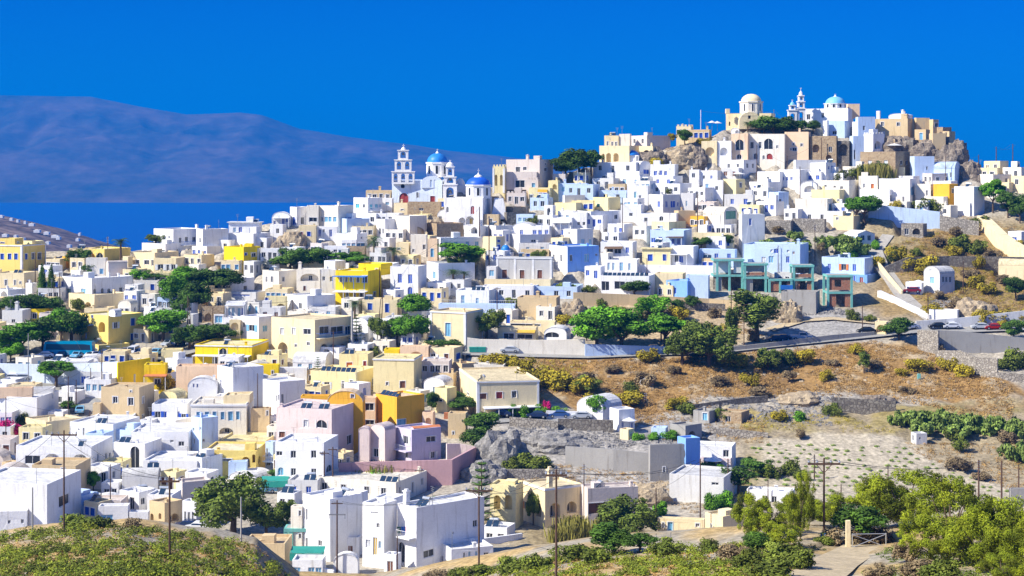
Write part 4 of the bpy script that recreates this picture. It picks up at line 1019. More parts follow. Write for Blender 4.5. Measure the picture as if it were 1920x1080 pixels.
HS("""
1133 1160 1163 254 278 C w1139,269,3,7,k w1148,270,3,7,k w1155,270,3,7,k
1161 1181 1184 251 279 I
1181 1213 1257 254 280 Z ~1,k
1124 1180 1200 273 308 C a1141,296,9,18,x a1155,295,10,16,x a1131,296,6,16,x | cream terrace house with three tall arches on the skyline right of dark tree | the cream house with three tall arches
1198 1224 1238 274 302 C a1212,288,16,14,x
1112 1192 1212 304 336 W
1182 1200 1220 302 330 W V w1212,322,10,8,b
1219 1265 1272 308 336 W w1229,325,6,8,b w1239,324,5,8,b w1248,325,5,8,b c1256,6
1315 1344 1347 264 300 C a1331,284,16,16,x
1345 1371 1374 264 302 W a1357,284,14,15,x
1371 1402 1405 250 300 E A1387,272,14,18,k A1386,294,8,8,k
1403 1471 1474 251 302 I w1410,272,6,11,k w1425,272,5,11,k A1441,270,15,18,k w1457,275,3,5,k A1417,293,7,10,k A1443,293,10,10,r A1432,295,4,7,k | long ivory hilltop house with big arched window below the beige church | the long ivory house below the hilltop
1371 1386 1388 240 252 W v a1382,247,6,6,x
1268 1296 1300 237 254 C kr
1290 1330 1334 243 260 S
1355 1394 1419 300 324 W
1292 1311 1314 318 340 W ~1,k
1356 1380 1397 336 364 V ^1,k
1318 1355 1358 338 366 W w1344,353,5,7,k ~1,l
1224 1275 1297 344 370 W ~2,k
1358 1412 1416 365 392 T w1373,378,6,9,b w1398,378,7,10,b | small grey house with two vivid blue windows in the middle of the white quarter | the grey house with two vivid blue windows
1216 1243 1277 365 400 T w1235,383,4,10,b w1250,383,4,11,b w1262,383,8,12,b w1271,383,3,8,b
1277 1300 1304 362 392 T w1287,382,3,9,l
1060 1112 1125 346 376 B ~2,k
1124 1174 1177 357 372 B
1140 1172 1176 345 358 S
1176 1215 1218 348 380 W w1191,366,4,12,c w1200,371,4,8,k w1180,375,3,8,b
1112 1140 1163 370 392 V w1122,385,5,6,g
1072 1112 1115 376 396 V
1074 1108 1166 396 424 W ^2,k
1164 1202 1206 384 416 W w1183,402,6,6,k
1200 1268 1272 400 426 W w1211,412,6,7,k A1240,410,7,8,k
1264 1272 1304 395 414 S
1318 1357 1383 388 428 I V w1370,403,20,14,g | beige barrel roofed chapel like store with wide green door | the beige store with the green door
1294 1320 1331 406 424 O
1220 1254 1286 416 436 V w1236,426,5,5,k
1219 1282 1297 432 466 B w1225,453,7,12,b w1238,452,6,14,b w1262,453,5,10,b w1272,453,5,10,b pg1252,1282,443,n
1385 1391 1434 402 462 T w1407,416,5,12,b c1395,5
1308 1325 1337 422 440 W w1331,429,5,10,b
1300 1374 1377 437 466 C w1362,454,10,12,b w1340,455,6,8,k
1126 1186 1194 454 490 W w1176,469,6,9,b w1143,470,12,10,k w1158,470,12,10,k aw1134,1168,462,n
1204 1257 1260 467 500 V w1219,483,8,11,b w1246,483,6,11,b ev | white framed house front with two yellow panels and blue windows | the house with two yellow panels
1258 1300 1310 462 503 W pg1260,1292,475,w w1268,485,6,12,k d1277,486,8,13,b
1310 1378 1382 468 496 B ~2,b
1316 1343 1347 484 502 S
1180 1340 1346 498 518 W nw
1228 1280 1286 513 534 C nw
1130 1194 1200 487 512 W w1141,500,4,12,l w1150,500,4,12,l w1165,500,6,14,l w1180,500,4,12,l
1127 1217 1232 518 556 W w1134,536,13,15,k w1162,535,18,13,k w1205,535,18,13,k s1172,10 | white house with dark solar array on its roof facing the dry bank | the white house with the solar array
1286 1328 1331 516 562 B nw
1249 1289 1312 527 562 U w1263,545,9,10,b
1394 1500 1516 459 514 B o1447,470,6,6,t o1478,471,6,6,t w1432,488,7,12,t w1446,487,8,12,l w1477,487,6,11,b w1488,474,4,5,n c1500,11 ~1,b | pale blue two storey house with two round windows above teal concrete frames | the pale blue house with round windows
1541 1621 1651 484 516 B w1582,501,8,10,O w1602,502,6,12,b w1555,500,5,9,b c1589,8 c1570,5 | light blue house with orange shutters above the brick frame building | the light blue house with orange shutters
+ 1546 1626 1653 515 545 U w1600,523,7,12,b w1615,525,6,10,r w1570,527,8,8,k sb=-3
1471 1516 1520 247 300 E w1488,270,4,5,k w1503,272,4,5,k w1490,280,8,6,k w1483,280,3,4,k
1519 1568 1571 255 306 R a1530,278,12,15,x w1557,280,6,9,k a1554,296,11,12,x | roofless brown stone house with round arched openings near the hilltop | the roofless brown stone house
1570 1592 1595 264 306 D a1581,281,17,22,x
1543 1551 1554 226 258 W
1551 1584 1594 226 258 B w1565,249,8,6,k
1598 1612 1616 228 260 W
1604 1609 1641 219 262 B w1620,240,4,8,k
1593 1600 1620 255 306 B d1602,290,4,18,k
1619 1637 1658 251 287 W kr a1646,272,12,14 | small white house with battlements and a round arch below fortress wall | the white house with battlements
1640 1702 1716 222 262 S | broad sand coloured fortress wall topped by small white vaults
+ 1666 1700 1712 213 223 W v top c1690,8 c1703,5
+ 1643 1649 1651 208 223 W top
1714 1718 1743 221 250 S
1742 1750 1760 224 256 S ^1,k
1715 1736 1744 243 272 S
1742 1749 1773 250 296 S
1768 1780 1791 246 270 S
1613 1679 1706 284 334 R w1631,305,6,7,t w1661,305,6,8,t w1690,305,5,8,k w1700,305,4,8,k | big tan stone house with two white framed windows behind tall reeds | the big tan stone house
+ 1679 1695 1697 313 336 C sb=-2
1706 1715 1752 293 334 B w1738,315,3,6,k
1751 1790 1801 304 344 B V w1783,328,3,8,k
1722 1748 1783 325 348 Z
1845 1875 1891 302 324 C ~1,k
1818 1870 1881 315 338 C ~2,k
1880 1915 1930 314 344 I ~1,k
1830 1862 1896 327 350 I ^1,k
1896 1920 1932 330 362 C ~1,k
1717 1745 1751 345 376 I w1738,362,3,9,k w1746,362,3,9,k
1750 1780 1796 345 388 O w1788,358,6,8,k | orange house with slanting side wall near the right end of the hill | the orange house at the right end
1733 1769 1783 368 396 I w1773,385,3,12,k w1779,385,3,12,k
1789 1826 1846 350 404 W w1820,385,4,8,k | large white house with steep blue shaded side at the right end of village | the steep sided white house
1804 1818 1830 382 404 W a1824,395,5,8
1612 1668 1681 355 382 W w1671,371,4,10,k
1648 1706 1717 335 380 W w1711,358,6,14,l
1610 1645 1649 330 360 I w1620,348,3,7,k w1636,349,5,8,o
1536 1592 1611 338 368 I w1548,349,4,4,k w1565,350,4,4,k w1578,352,5,5,k
1519 1548 1567 305 342 W w1554,314,3,6,b w1560,314,3,6,b s1562,2
1488 1492 1550 300 324 T
1521 1574 1589 356 382 V w1572,376,3,4,k
1491 1551 1562 373 408 I w1556,388,4,10,l | long weathered ivory house with stained wall above dark rubble terrace | the long weathered ivory house
1500 1532 1535 340 366 W v a1518,354,20,12,x
1440 1460 1479 360 390 B w1463,377,4,8,k
1460 1500 1518 318 350 W w1468,335,4,6,b w1476,335,4,6,b w1484,335,4,6,b
1502 1580 1585 396 416 W
1484 1546 1549 411 436 H
1436 1483 1487 414 440 H
1562 1600 1613 405 432 C w1570,410,4,4,k T
1581 1608 1640 433 466 W GG w1600,448,5,9,l w1618,446,6,9,k w1630,446,6,9,k w1590,448,4,9,l | small white pavilion with pitched white roof beside the sandy yard | the white pavilion
1690 1731 1738 420 446 H d1700,434,8,12,k a1718,434,14,12,x
1890 1915 1932 434 462 W w1902,449,8,8,b
1732 1762 1790 501 551 T v w1747,526,7,11,l w1745,508,4,4,t w1769,524,4,10,k w1775,524,4,10,k w1782,524,4,10,k | lone pale grey barrel fronted cottage with maroon car in front | the lone grey barrel fronted cottage
1698 1728 1732 530 552 W
1465 1530 1537 548 588 K nw
1742 1795 1799 582 606 W nw
1872 1945 1950 488 534 C V | cream barrel roofed greenhouse shed at the right edge of the photo
1640 1662 1666 604 630 C a1652,616,18,14,x | small cream roadside arch beside a green bush on the road
""")
HS("""
1742 1758 1780 256 292 D a1752,275,8,10,x
1776 1794 1813 268 304 D ~1,k
1752 1768 1784 238 262 R ^1,k
1722 1740 1750 262 290 R a1731,278,10,12,x
1690 1712 1724 262 290 D a1700,278,12,14,x
1655 1678 1690 260 284 R ~1,k
""")
# further houses seen only in part between the ones above
HS("""
1300 1345 1358 320 344 W w1320,332,4,6,k w1334,332,4,6,b
1224 1262 1280 330 350 W ~1,b
1420 1462 1482 322 346 W w1440,334,4,6,k ^1,b
1405 1440 1462 341 366 W w1415,352,4,7,b w1428,352,4,7,l
1418 1455 1470 378 404 W ~2,b
1410 1440 1452 352 380 I ~1,k
1470 1496 1506 392 414 W ~1,k
1290 1322 1340 352 378 W ~2,k
1163 1200 1222 330 350 W ~1,l
1110 1150 1164 334 352 T ~1,k
1098 1130 1140 404 430 W ~2,b
1140 1170 1186 420 444 W ~1,b
1186 1212 1222 424 448 I ~1,k
1128 1160 1172 436 456 W ~1,k
1040 1068 1075 418 440 W v ~1,b
1008 1036 1046 404 428 W ~1,k
960 1000 1012 418 440 W v ~1,b
870 900 912 424 446 W a889,432,12,12
700 730 742 446 470 W ~1,k
722 756 768 430 455 I ~2,k
760 790 800 424 444 S v ~1,k
632 660 668 400 424 W ~2,b
540 566 576 440 462 S ~1,k
470 500 512 446 466 W ~1,k
452 486 496 466 486 I ~1,k
300 340 352 446 462 W ~2,k
400 432 446 450 470 W ~1,k
130 168 180 466 486 C ~2,k
86 112 124 486 506 C ~2,k
86 110 118 510 530 W ~1,k
230 262 276 505 530 C ~1,k
262 290 300 552 580 I ~1,k
300 336 346 540 562 W ~2,k
396 430 440 508 530 I ~1,k
330 362 372 590 620 T ~1,k
104 130 146 586 606 C ~1,k
284 320 334 700 730 W ~1,b
104 140 160 735 760 W ~1,k
560 592 604 630 660 W ~1,b
600 636 650 652 676 W a612,660,12,12
700 726 738 600 640 W ~1,l
640 672 684 560 596 I ~1,k
716 742 748 608 644 T ~1,k
700 730 742 640 664 I ~1,k
574 606 620 695 720 S ~1,k
785 812 830 640 662 C ~1,k
812 850 862 700 724 S ^1,k
885 915 925 590 616 T ~1,k
930 960 972 582 606 I
800 836 848 530 556 W ~1,k
835 870 884 524 548 T ~1,k
1005 1040 1050 575 604 I ~1,k
1096 1126 1134 500 528 W ~1,b
1120 1140 1150 474 500 I ^1,k
1232 1262 1272 535 556 C ~1,k
1324 1360 1368 444 470 W ~1,b
1376 1402 1412 486 510 B ~1,b
1348 1380 1392 505 530 I ~1,k
1452 1484 1492 512 540 G ~1,k
1405 1432 1440 466 486 W ~1,b
1546 1580 1596 324 344 W ~1,k
1580 1616 1630 312 334 I ~2,k
1638 1664 1676 326 342 W ~1,b
1685 1712 1724 330 350 W ~1,k
1660 1700 1712 378 402 I ~2,k
1716 1740 1750 376 402 W ~1,l
1560 1590 1602 382 404 W ~1,b
1512 1540 1552 322 344 W ~1,b
1758 1782 1796 385 408 I ~1,k
1848 1872 1888 350 372 I ~1,k
1864 1892 1904 342 362 C ~1,k
495 520 530 700 722 W ~1,k
700 738 760 742 768 E ~1,k
400 440 460 700 730 W ~1,k
110 140 156 825 850 W ~1,k
-20 20 30 800 830 W ~1,k
4 24 40 868 896 S ~1,k
190 222 232 905 930 W ~1,k
300 330 345 926 950 W ~1,k
405 440 452 905 930 I ~1,k
520 552 566 925 950 W ~1,k
430 480 510 888 912 W v ~1,b
640 690 700 905 925 I ~1,k
500 530 540 800 830 I ~1,k
262 285 296 788 812 W ~1,k
90 118 130 772 792 W ~1,k
""")

# low infill houses wherever the village slope would otherwise lie bare
TOWN = [(-30, 520), (60, 505), (300, 478), (430, 462), (600, 425), (740, 400), (900, 380), (1050, 362), (1130, 322), (1300, 312), (1440, 300), (1620, 300), (1800, 330), (1800, 400), (1620, 402), (1530, 408), (1420, 470), (1400, 505), (1330, 512), (1060, 535), (1060, 600), (960, 622), (860, 625), (860, 700), (815, 770), (700, 770), (640, 830), (640, 900), (560, 960), (440, 900), (330, 990), (160, 985), (-30, 900)]
def in_poly(x, y, poly):
    c = False; j = len(poly)-1
    for i in range(len(poly)):
        if (poly[i][1] > y) != (poly[j][1] > y) and x < (poly[j][0]-poly[i][0])*(y-poly[i][1])/(poly[j][1]-poly[i][1])+poly[i][0]: c = not c
        j = i
    return c
KEEP = [(880, 668, 1000, 655), (1000, 666, 1110, 664)]
rf_ = np.random.default_rng(5); nf = 0
LANES = [(-40, 676, 300, 668), (300, 668, 410, 640), (10, 712, 150, 745), (150, 745, 150, 790), (470, 830, 540, 778), (-30, 850, 30, 824), (1640, 470, 1690, 552)]
def lane_near(x, y):
    for x0_, y0_, x1_, y1_ in LANES:
        dx, dy = x1_-x0_, (y1_-y0_); t = min(1, max(0, ((x-x0_)*dx+(y-y0_)*dy)/(dx*dx+dy*dy)))
        if abs(x-x0_-t*dx) < 26 and abs(y-y0_-t*dy) < 20: return True
    return False
for row in np.arange(330, 980, 9.0):
    for colx in np.arange(-20, 1800, 17.0):
        px = colx+rf_.uniform(-6, 6); py = row+rf_.uniform(-4, 4)
        if not in_poly(px, py, TOWN) or lane_near(px, py): continue
        p = at(px, py); w_ = rf_.uniform(5.0, 7.5); wp_ = w_*F/p.y
        if any(abs(p.x-q[0]) < q[3]*.55+q[4]*.45+w_*.36 and abs(p.y+2.5-q[1]) < (q[3]+q[4])*.5+w_*.3 for q in PADS): continue
        h_ = rf_.uniform(2.8, 3.9)*F/p.y; k_ = rf_.uniform(.45, .9); cc = rf_.choice(list('WWWWWWIICCTTZVB')); wc_ = rf_.choice(list('kkkblbn'))
        H('%.0f %.0f %.0f %.0f %.0f %s ~%d,%s ^1,%s%s' % (px-wp_*.62*k_, px+wp_*(k_-.62*k_), px+wp_*.55, py-h_, py, cc, rf_.integers(1, 4), wc_, wc_, ' v' if rf_.random() < .12 else '')); nf += 1
print('infill houses', nf)
# ---------------------------------------------------------------- churches and other one-off buildings
def P(px, py, Y, dy=0.0): return Vector(((px-CX)/F*Y, Y+dy, -(py-HY)/F*Y))
def attach(mb, name, root, smooth=False):
    l = root.location; a = -root.rotation_euler.z; c, s = math.cos(a), math.sin(a)
    mb.v = [((x-l.x)*c-(y-l.y)*s, (x-l.x)*s+(y-l.y)*c, z-l.z) for x, y, z in mb.v]
    return mb.build(name, root, smooth=smooth)
def pierced(mb, x0, x1, z0, z1, y0, y1, holes, m):
    """free-standing wall with arched openings right through"""
    loops = [arch_poly(a, b, w_, h_) for a, b, w_, h_ in holes]; out = [(x0, z0), (x1, z0), (x1, z1), (x0, z1)]
    face_with_holes(mb, out, [(l, y1-y0, False) for l in loops], lambda a, b, d: (a, y0+d, b), m, m)
    face_with_holes(mb, out, [(l, 0, False) for l in loops], lambda a, b, d: (a, y1, b), m, m)
    mb.poly([(x0,y0,z0),(x0,y1,z0),(x0,y1,z1),(x0,y0,z1)], m); mb.poly([(x1,y0,z0),(x1,y1,z0),(x1,y1,z1),(x1,y0,z1)], m); mb.poly([(x0,y0,z1),(x1,y0,z1),(x1,y1,z1),(x0,y1,z1)], m)
def dome(root, px, ytop, ybase, rpx, Y, m, name='dome', fin=None, cap=True):
    c = P(px, ybase, Y); s = Y/F; r_ = rpx*s; h = (ybase-ytop)*s
    mb = MB(); pr = [(r_*math.cos(t), h*math.sin(t)) for t in np.linspace(0, math.pi/2*.97, 9)]; mb.lathe(pr, m, c, 20); attach(mb, name, root, True)
    if fin:
        hf = (ytop-fin)*s; f = MB(); w_ = MATS['plaster_W']; f.lathe([(r_*.2, -h*.08), (r_*.17, h*.02), (r_*.07, hf*.35), (.09, hf*.5)], w_, (c.x, c.y, c.z+h), 10)
        f.box(c.x-.05, c.x+.05, c.y-.05, c.y+.05, c.z+h+hf*.45, c.z+h+hf, w_); f.box(c.x-.28, c.x+.28, c.y-.05, c.y+.05, c.z+h+hf*.72, c.z+h+hf*.72+.12, w_); attach(f, 'finial_cross', root)
def drum(root, px, ytop, ybase, rpx, Y, m, wins=0, n=8, wc='k', ww=3, wh=.55):
    c = P(px, ybase, Y); s = Y/F; r_ = rpx*s; h = (ybase-ytop)*s; mb = MB()
    mb.lathe([(r_*.98, 0), (r_*.98, h*.86), (r_*1.05, h*.9), (r_*1.05, h)], m, c, n, .5); attach(mb, 'drum', root)
    for i in range(n):
        a = 2*math.pi*(i+1)/n
        if math.sin(a) > .3 or not wins: continue
        d = Vector((math.cos(a), math.sin(a), 0)); t = Vector((-d.y, d.x, 0)); rr = r_*.98*math.cos(math.pi/n)+.02; w_ = ww*s/2; z0 = h*(.5-wh/2); z1 = h*(.5+wh/2)
        q = MB(); lp = [c+d*rr+t*a_+Vector((0,0,b_)) for a_, b_ in arch_poly(0, z0, w_*2, z1-z0, 6)]; q.poly(lp, MATS['pane_'+wc])
        for sg in (-1, 1): q.hexa([c+d*(rr-.02)+t*(sg*w_)+Vector((0,0,z0)), c+d*(rr-.02)+t*(sg*(w_+.12))+Vector((0,0,z0)), c+d*(rr+.08)+t*(sg*(w_+.12))+Vector((0,0,z0)), c+d*(rr+.08)+t*(sg*w_)+Vector((0,0,z0)), c+d*(rr-.02)+t*(sg*w_)+Vector((0,0,z1)), c+d*(rr-.02)+t*(sg*(w_+.12))+Vector((0,0,z1)), c+d*(rr+.08)+t*(sg*(w_+.12))+Vector((0,0,z1)), c+d*(rr+.08)+t*(sg*w_)+Vector((0,0,z1))], MATS['frame_white'])
        attach(q, 'drum_window', root)
def tiers(root, cpx, rows, Y, m, depth, name='belfry'):
    """stack of pierced tiers: (ytop, ybot, half width px, openings)"""
    s = Y/F
    for (yt, yb, hw, n) in rows:
        a, b = P(cpx-hw, yb, Y), P(cpx+hw, yt, Y); mb = MB(); W_ = b.x-a.x; Hh = b.z-a.z
        holes = [(a.x+W_*(i+.5)/n, a.z+Hh*.14, W_/n*.55, Hh*.68) for i in range(n)]
        pierced(mb, a.x, b.x, a.z, b.z-.25, Y-depth/2, Y+depth/2, holes, m)
        mb.box(a.x-.2, b.x+.2, Y-depth/2-.2, Y+depth/2+.2, b.z-.246, b.z, m)
        attach(mb, name+'_tier', root)
        for hx_, hz, hw_, hh in holes:
            if hw_ > .7: q = MB(); q.lathe([(hw_*.30, 0), (hw_*.22, hw_*.3), (hw_*.12, hw_*.5)], MATS['metal'], (hx_, Y, hz+hh*.45), 8); attach(q, 'bell', root)
def lbl(root, text, cat=None, lm=None, px=0, py=0):
    root['label'] = text
    if cat: root['category'] = cat
    if lm: LANDMARKS.append((lm, px, py))
# main church on the left: facade with blue shade in its colour, three tier belfry, blue dome
r = H('735 829 842 338 382 X o755,349,8,8,k A757,371,15,17,r A783,366,4,10,k w811,373,8,10,r D=12', 'church', 'church'); h1 = HOUSES.pop(); Y1 = h1.g.Yc; wmX = MATS['plaster_X']; WM = MATS['plaster_W']
tiers(r, 756, [(321, 345, 21, 3), (299, 321, 15.5, 2), (281, 299, 9.5, 1)], Y1+.9, WM, 1.6)
q = MB(); c = P(756.5, 281, Y1+.9); q.lathe([(.75, 0), (.5, .5), (.12, .8)], WM, c, 8); q.box(c.x-.08, c.x+.08, c.y-.08, c.y+.08, c.z+.7, c.z+1.6, WM); q.box(c.x-.35, c.x+.35, c.y-.08, c.y+.08, c.z+1.05, c.z+1.2, WM); attach(q, 'finial_cross', r)
q = MB(); a = P(790, 368, Y1+.2); b = P(828, 330, Y1+.2); n = 14; cx_ = (a.x+b.x)/2; rr = (b.x-a.x)/2; zs = P(0, 342, Y1).z
out = [(a.x, zs-1.5), (b.x, zs-1.5)] + [(cx_+rr*math.cos(math.pi*i/n), zs+(b.z-zs)*math.sin(math.pi*i/n)) for i in range(n+1)]
s1 = Y1/F; holes = [(arch_poly(P(808, 0, Y1).x, P(0, 351, Y1).z, 3.5*s1, 14*s1), .3, True), (arch_poly(P(815.5, 0, Y1).x, P(0, 351, Y1).z, 3.5*s1, 14*s1), .3, True)]
face_with_holes(q, out, [(l, d, False) for l, d, _ in holes], lambda x_, z_, d: (x_, Y1+.2+d, z_), wmX, wmX)
for l, d, _ in holes: q.poly([(x_, Y1+.2+d, z_) for x_, z_ in l], MATS['pane_k'])
for i in range(len(out)): p1, p2 = out[i], out[(i+1) % len(out)]; q.poly([(p1[0], Y1+.2, p1[1]), (p2[0], Y1+.2, p2[1]), (p2[0], Y1+11, p2[1]), (p1[0], Y1+11, p1[1])], WM)
q.poly([(x_, Y1+11, z_) for x_, z_ in out], WM); attach(q, 'barrel_nave', r)
drum(r, 820, 304, 332, 22, Y1+6, WM, 1, ww=4.5); dome(r, 820, 287, 304.5, 19.5, Y1+6, MATS['dome_mid'], fin=279)
tiers(r, 844, [(345, 378, 13, 1), (331, 345, 11, 1), (312, 331, 7.5, 1)], Y1+1.5, WM, 3.2, 'clock_tower'); dome(r, 844, 304, 312.5, 7.5, Y1+1.5, WM, 'tower_dome', fin=300)
dome(r, 863, 334, 348, 9, Y1+9, WM, 'apse_dome'); q = MB(); a = P(853, 378, Y1+9); b = P(873, 347, Y1+9); q.box(a.x, b.x, Y1+6.5, Y1+11, a.z, b.z, WM); attach(q, 'apse', r)
lbl(r, 'pale blue fronted church with three tier open belfry and bright blue dome', 'church', 'the belfry church', 795, 330)
# second church: white body, deep blue dome
r = H('833 905 922 371 424 W A839,393,4,9,k A886,394,6,14,r a866,415,12,15,x a881,413,16,16,y D=11', 'church', 'church'); h2 = HOUSES.pop(); Y2 = h2.g.Yc
drum(r, 897, 346, 372, 25, Y2+5.5, WM, 1, ww=4.5); dome(r, 897, 331, 346.5, 23, Y2+5.5, MATS['dome_blue'], fin=316)
q = MB(); cc = P(897, 333, Y2+5.5); q.lathe([(1.25, 0), (1.0, .45), (.5, .8)], WM, cc, 12); attach(q, 'dome_cap', r)
H('+ 915 932 957 370 404 W V top sb=3') if False else None
q = MB(); a = P(921, 404, Y2+4); b = P(950, 372, Y2+4); q.box(a.x, b.x, Y2+3, Y2+9, a.z-1, b.z, WM, .9, .6); attach(q, 'side_apse', r)
lbl(r, 'white church with deep blue ribbed dome on octagonal drum beside the belfry church', 'church', 'the deep blue domed church', 885, 375)
# beige hilltop church
r = H('1361 1446 1453 212 242 C a1368,232,3,8,x D=10', 'church', 'church'); h3 = HOUSES.pop(); Y3 = h3.g.Yc; CM = MATS['plaster_I']; DM = MATS['plaster_C']
q = MB(); a = P(1386, 242, Y3-1.2); b = P(1427, 210, Y3-1.2); cx_ = (a.x+b.x)/2; rr = (b.x-a.x)/2; zs = P(0, 229, Y3).z
out = [(a.x, a.z), (b.x, a.z)] + [(cx_+rr*math.cos(math.pi*i/n), zs+(b.z-zs)*math.sin(math.pi*i/n)) for i in range(n+1)]; hl = rect_poly(cx_-.2, P(0, 223, Y3).z, .8, 1.0)
face_with_holes(q, out, [(hl, .3, False)], lambda x_, z_, d: (x_, Y3-1.2+d, z_), DM, DM); q.poly([(x_, Y3-.9, z_) for x_, z_ in hl], MATS['pane_k'])
for i in range(len(out)): p1, p2 = out[i], out[(i+1) % len(out)]; q.poly([(p1[0], Y3-1.2, p1[1]), (p2[0], Y3-1.2, p2[1]), (p2[0], Y3+9, p2[1]), (p1[0], Y3+9, p1[1])], DM)
attach(q, 'barrel_nave', r)
drum(r, 1408.5, 190, 214, 22.5, Y3+4, CM, 1, n=8, ww=3); dome(r, 1408.5, 176, 190.5, 19, Y3+4, DM)
q = MB(); a = P(1361, 213, Y3+.6); b = P(1368, 204, Y3+.6); q.box(a.x, b.x, Y3+.1, Y3+2, a.z, b.z, DM); attach(q, 'bell_stub', r)
lbl(r, 'beige domed church with round gable on the hilltop above palms', 'church', 'the beige hilltop church', 1408, 208)
# white hilltop church
r = H('1508 1590 1600 203 238 W w1516,219,6,9,k w1543,216,5,9,k D=11', 'church', 'church'); h4 = HOUSES.pop(); Y4 = h4.g.Yc
tiers(r, 1501.5, [(203, 242, 7.5, 1), (190, 203, 6, 1), (179, 190, 4.5, 1)], Y4+.5, WM, 2.2, 'bell_tower'); dome(r, 1501.5, 171, 179.5, 4, Y4+.5, WM, 'tower_dome', fin=164)
tiers(r, 1485.5, [(206, 242, 8, 1), (197, 206, 5, 1)], Y4+.2, WM, 2.0, 'small_tower'); dome(r, 1485.5, 191, 197.5, 4.5, Y4+.2, MATS['dome_pale'], 'tower_dome', fin=187)
drum(r, 1566, 194, 204, 21, Y4+5.5, WM, 1, n=10, ww=4, wh=.6); dome(r, 1566, 181, 194.5, 18.5, Y4+5.5, MATS['dome_pale'], fin=176)
q = MB(); a = P(1588, 222, Y4+9); b = P(1610, 195, Y4+9); q.box(a.x, b.x, Y4+7.5, Y4+11, a.z, b.z, MATS['plaster_E']); attach(q, 'rear_block', r)
lbl(r, 'white hilltop church with slender bell tower and pale blue dome', 'church', 'the white hilltop church', 1545, 210)
# small chapels
r = H('934 957 963 474 492 W w948,483,3,6,k', 'chapel', 'chapel'); h = HOUSES.pop(); drum(r, 948, 469, 475, 10, h.g.Yc+2, WM, 0); dome(r, 948, 459, 469.5, 8.5, h.g.Yc+2, MATS['dome_mid'], fin=456); lbl(r, 'tiny white chapel with bright blue dome above long grey hall', 'chapel', 'the tiny blue domed chapel', 948, 470)
r = H('1165 1197 1204 291 308 W w1169,298,3,8,k w1195,298,3,9,k', 'chapel', 'chapel'); h = HOUSES.pop(); dome(r, 1182, 281, 291.2, 17, h.g.Yc+2.6, MATS['dome_mid']); lbl(r, 'low white chapel with flat bright blue dome below cream arched house', 'chapel', 'the flat blue domed chapel', 1182, 295)
def frame(x0, x1, ys, posts, yb, label, infill=(), depth=5.0, n2='unfinished_building'):
    """bare concrete frame painted teal: floors at rows ys, posts at columns"""
    Y = Dv(yb); root = empty(n2, P((x0+x1)/2, yb, Y, depth/2)); m = MATS['teal']; a = P(x0, yb, Y).x; b = P(x1, yb, Y).x; f = .5
    zt = P(0, ys[0], Y).z; zb = P(0, yb, Y).z
    for px in posts:
        for yy in (Y, Y+depth-.46):
            x = min(max(P(px, 0, Y).x, a+.18), b-.18); q = MB(); q.box(x-.26, x+.26, yy, yy+.45, zb-2.5, zt-.35, m); attach(q, 'post', root)
    for i, y_ in enumerate(ys):
        z = P(0, y_, Y).z; q = MB(); q.box(a, b, Y-.05, Y+.46, z-f, z, m); q.box(a, b, Y+depth-.3, Y+depth, z-f, z, m); q.box(a, a+.3, Y+.304, Y+depth-.304, z-f, z, m); q.box(b-.3, b, Y+.304, Y+depth-.304, z-f, z, m); attach(q, 'beam', root)
        q = MB(); q.box(a+.31, b-.31, Y+.31, Y+depth-.31, z-.25, z-.02, MATS['plaster_K']); attach(q, 'floor_slab', root)
    for (px0, px1, py0, py1, mm, dd) in infill:
        q = MB(); q.box(P(px0, 0, Y).x, P(px1, 0, Y).x, Y+dd, Y+dd+.2, P(0, py1, Y).z, P(0, py0, Y).z, MATS[mm]); attach(q, 'brick_panel' if 'brick' in mm else 'back_wall', root)  # dark stone sheets imitate the shade inside the openings
    PADS.append(((a+b)/2, Y+depth/2, 0, (b-a)/2+.5, depth/2+.5, zb)); root['label'] = label; root['category'] = 'unfinished building'; return root
frame(1338, 1396, (486, 515), (1345, 1368, 1392), 545, 'teal painted open concrete frame with reed canopy left of the taller frame', [(1341, 1372, 488, 512, 'plaster_W', 1.5), (1376, 1393, 490, 512, 'plaster_T', .6), (1341, 1354, 519, 545, 'plaster_K', .3), (1341, 1393, 518, 545, 'stone_D', 4.2)], 6)
frame(1394, 1441, (494, 519), (1397, 1436), 547, 'teal painted two level concrete frame with orange brick parapet', [(1399, 1434, 511, 516, 'brick_N', .35), (1399, 1434, 498, 511, 'plaster_T', 3.0), (1398, 1412, 523, 547, 'plaster_K', .4), (1412, 1434, 522, 547, 'stone_D', 3.8)], 5)
frame(1486, 1527, (497, 523), (1489, 1524), 545, 'teal and brick open frame with orange brick band below the pale blue house', [(1491, 1522, 514, 520, 'brick_N', .35), (1491, 1522, 499, 514, 'stone_D', 3.6), (1490, 1500, 526, 545, 'brick_N', .3), (1500, 1514, 526, 545, 'stone_D', 2.5), (1514, 1522, 526, 545, 'brick_N', .3)], 5)
frame(1441, 1486, (523,), (1443, 1463, 1484), 548, 'low teal frame with red brick infill and blue sign board', [(1445, 1461, 529, 546, 'brick_N', .3), (1461, 1476, 528, 546, 'stone_D', 2.5), (1476, 1483, 528, 546, 'brick_N', .3)], 5)
frame(1551, 1599, (516, 547), (1553, 1597), 576, 'two storey teal frame filled with red brick and two dark openings', [(1560, 1592, 521, 544, 'stone_D', 2.5), (1560, 1592, 551, 575, 'stone_D', 2.5), (1555, 1565, 520, 544, 'brick_N', .25), (1578, 1595, 520, 544, 'brick_N', .25), (1565, 1578, 520, 525, 'brick_N', .25), (1565, 1578, 538, 544, 'brick_N', .25), (1555, 1568, 551, 575, 'brick_N', .25), (1585, 1595, 551, 575, 'brick_N', .25)], 6)
# concrete pergola frame beside the white front house
frame(532, 586, (991,), (535, 546, 583), 1040, 'weathered concrete post and beam frame beside the white front house', (), 3, 'concrete_pergola')
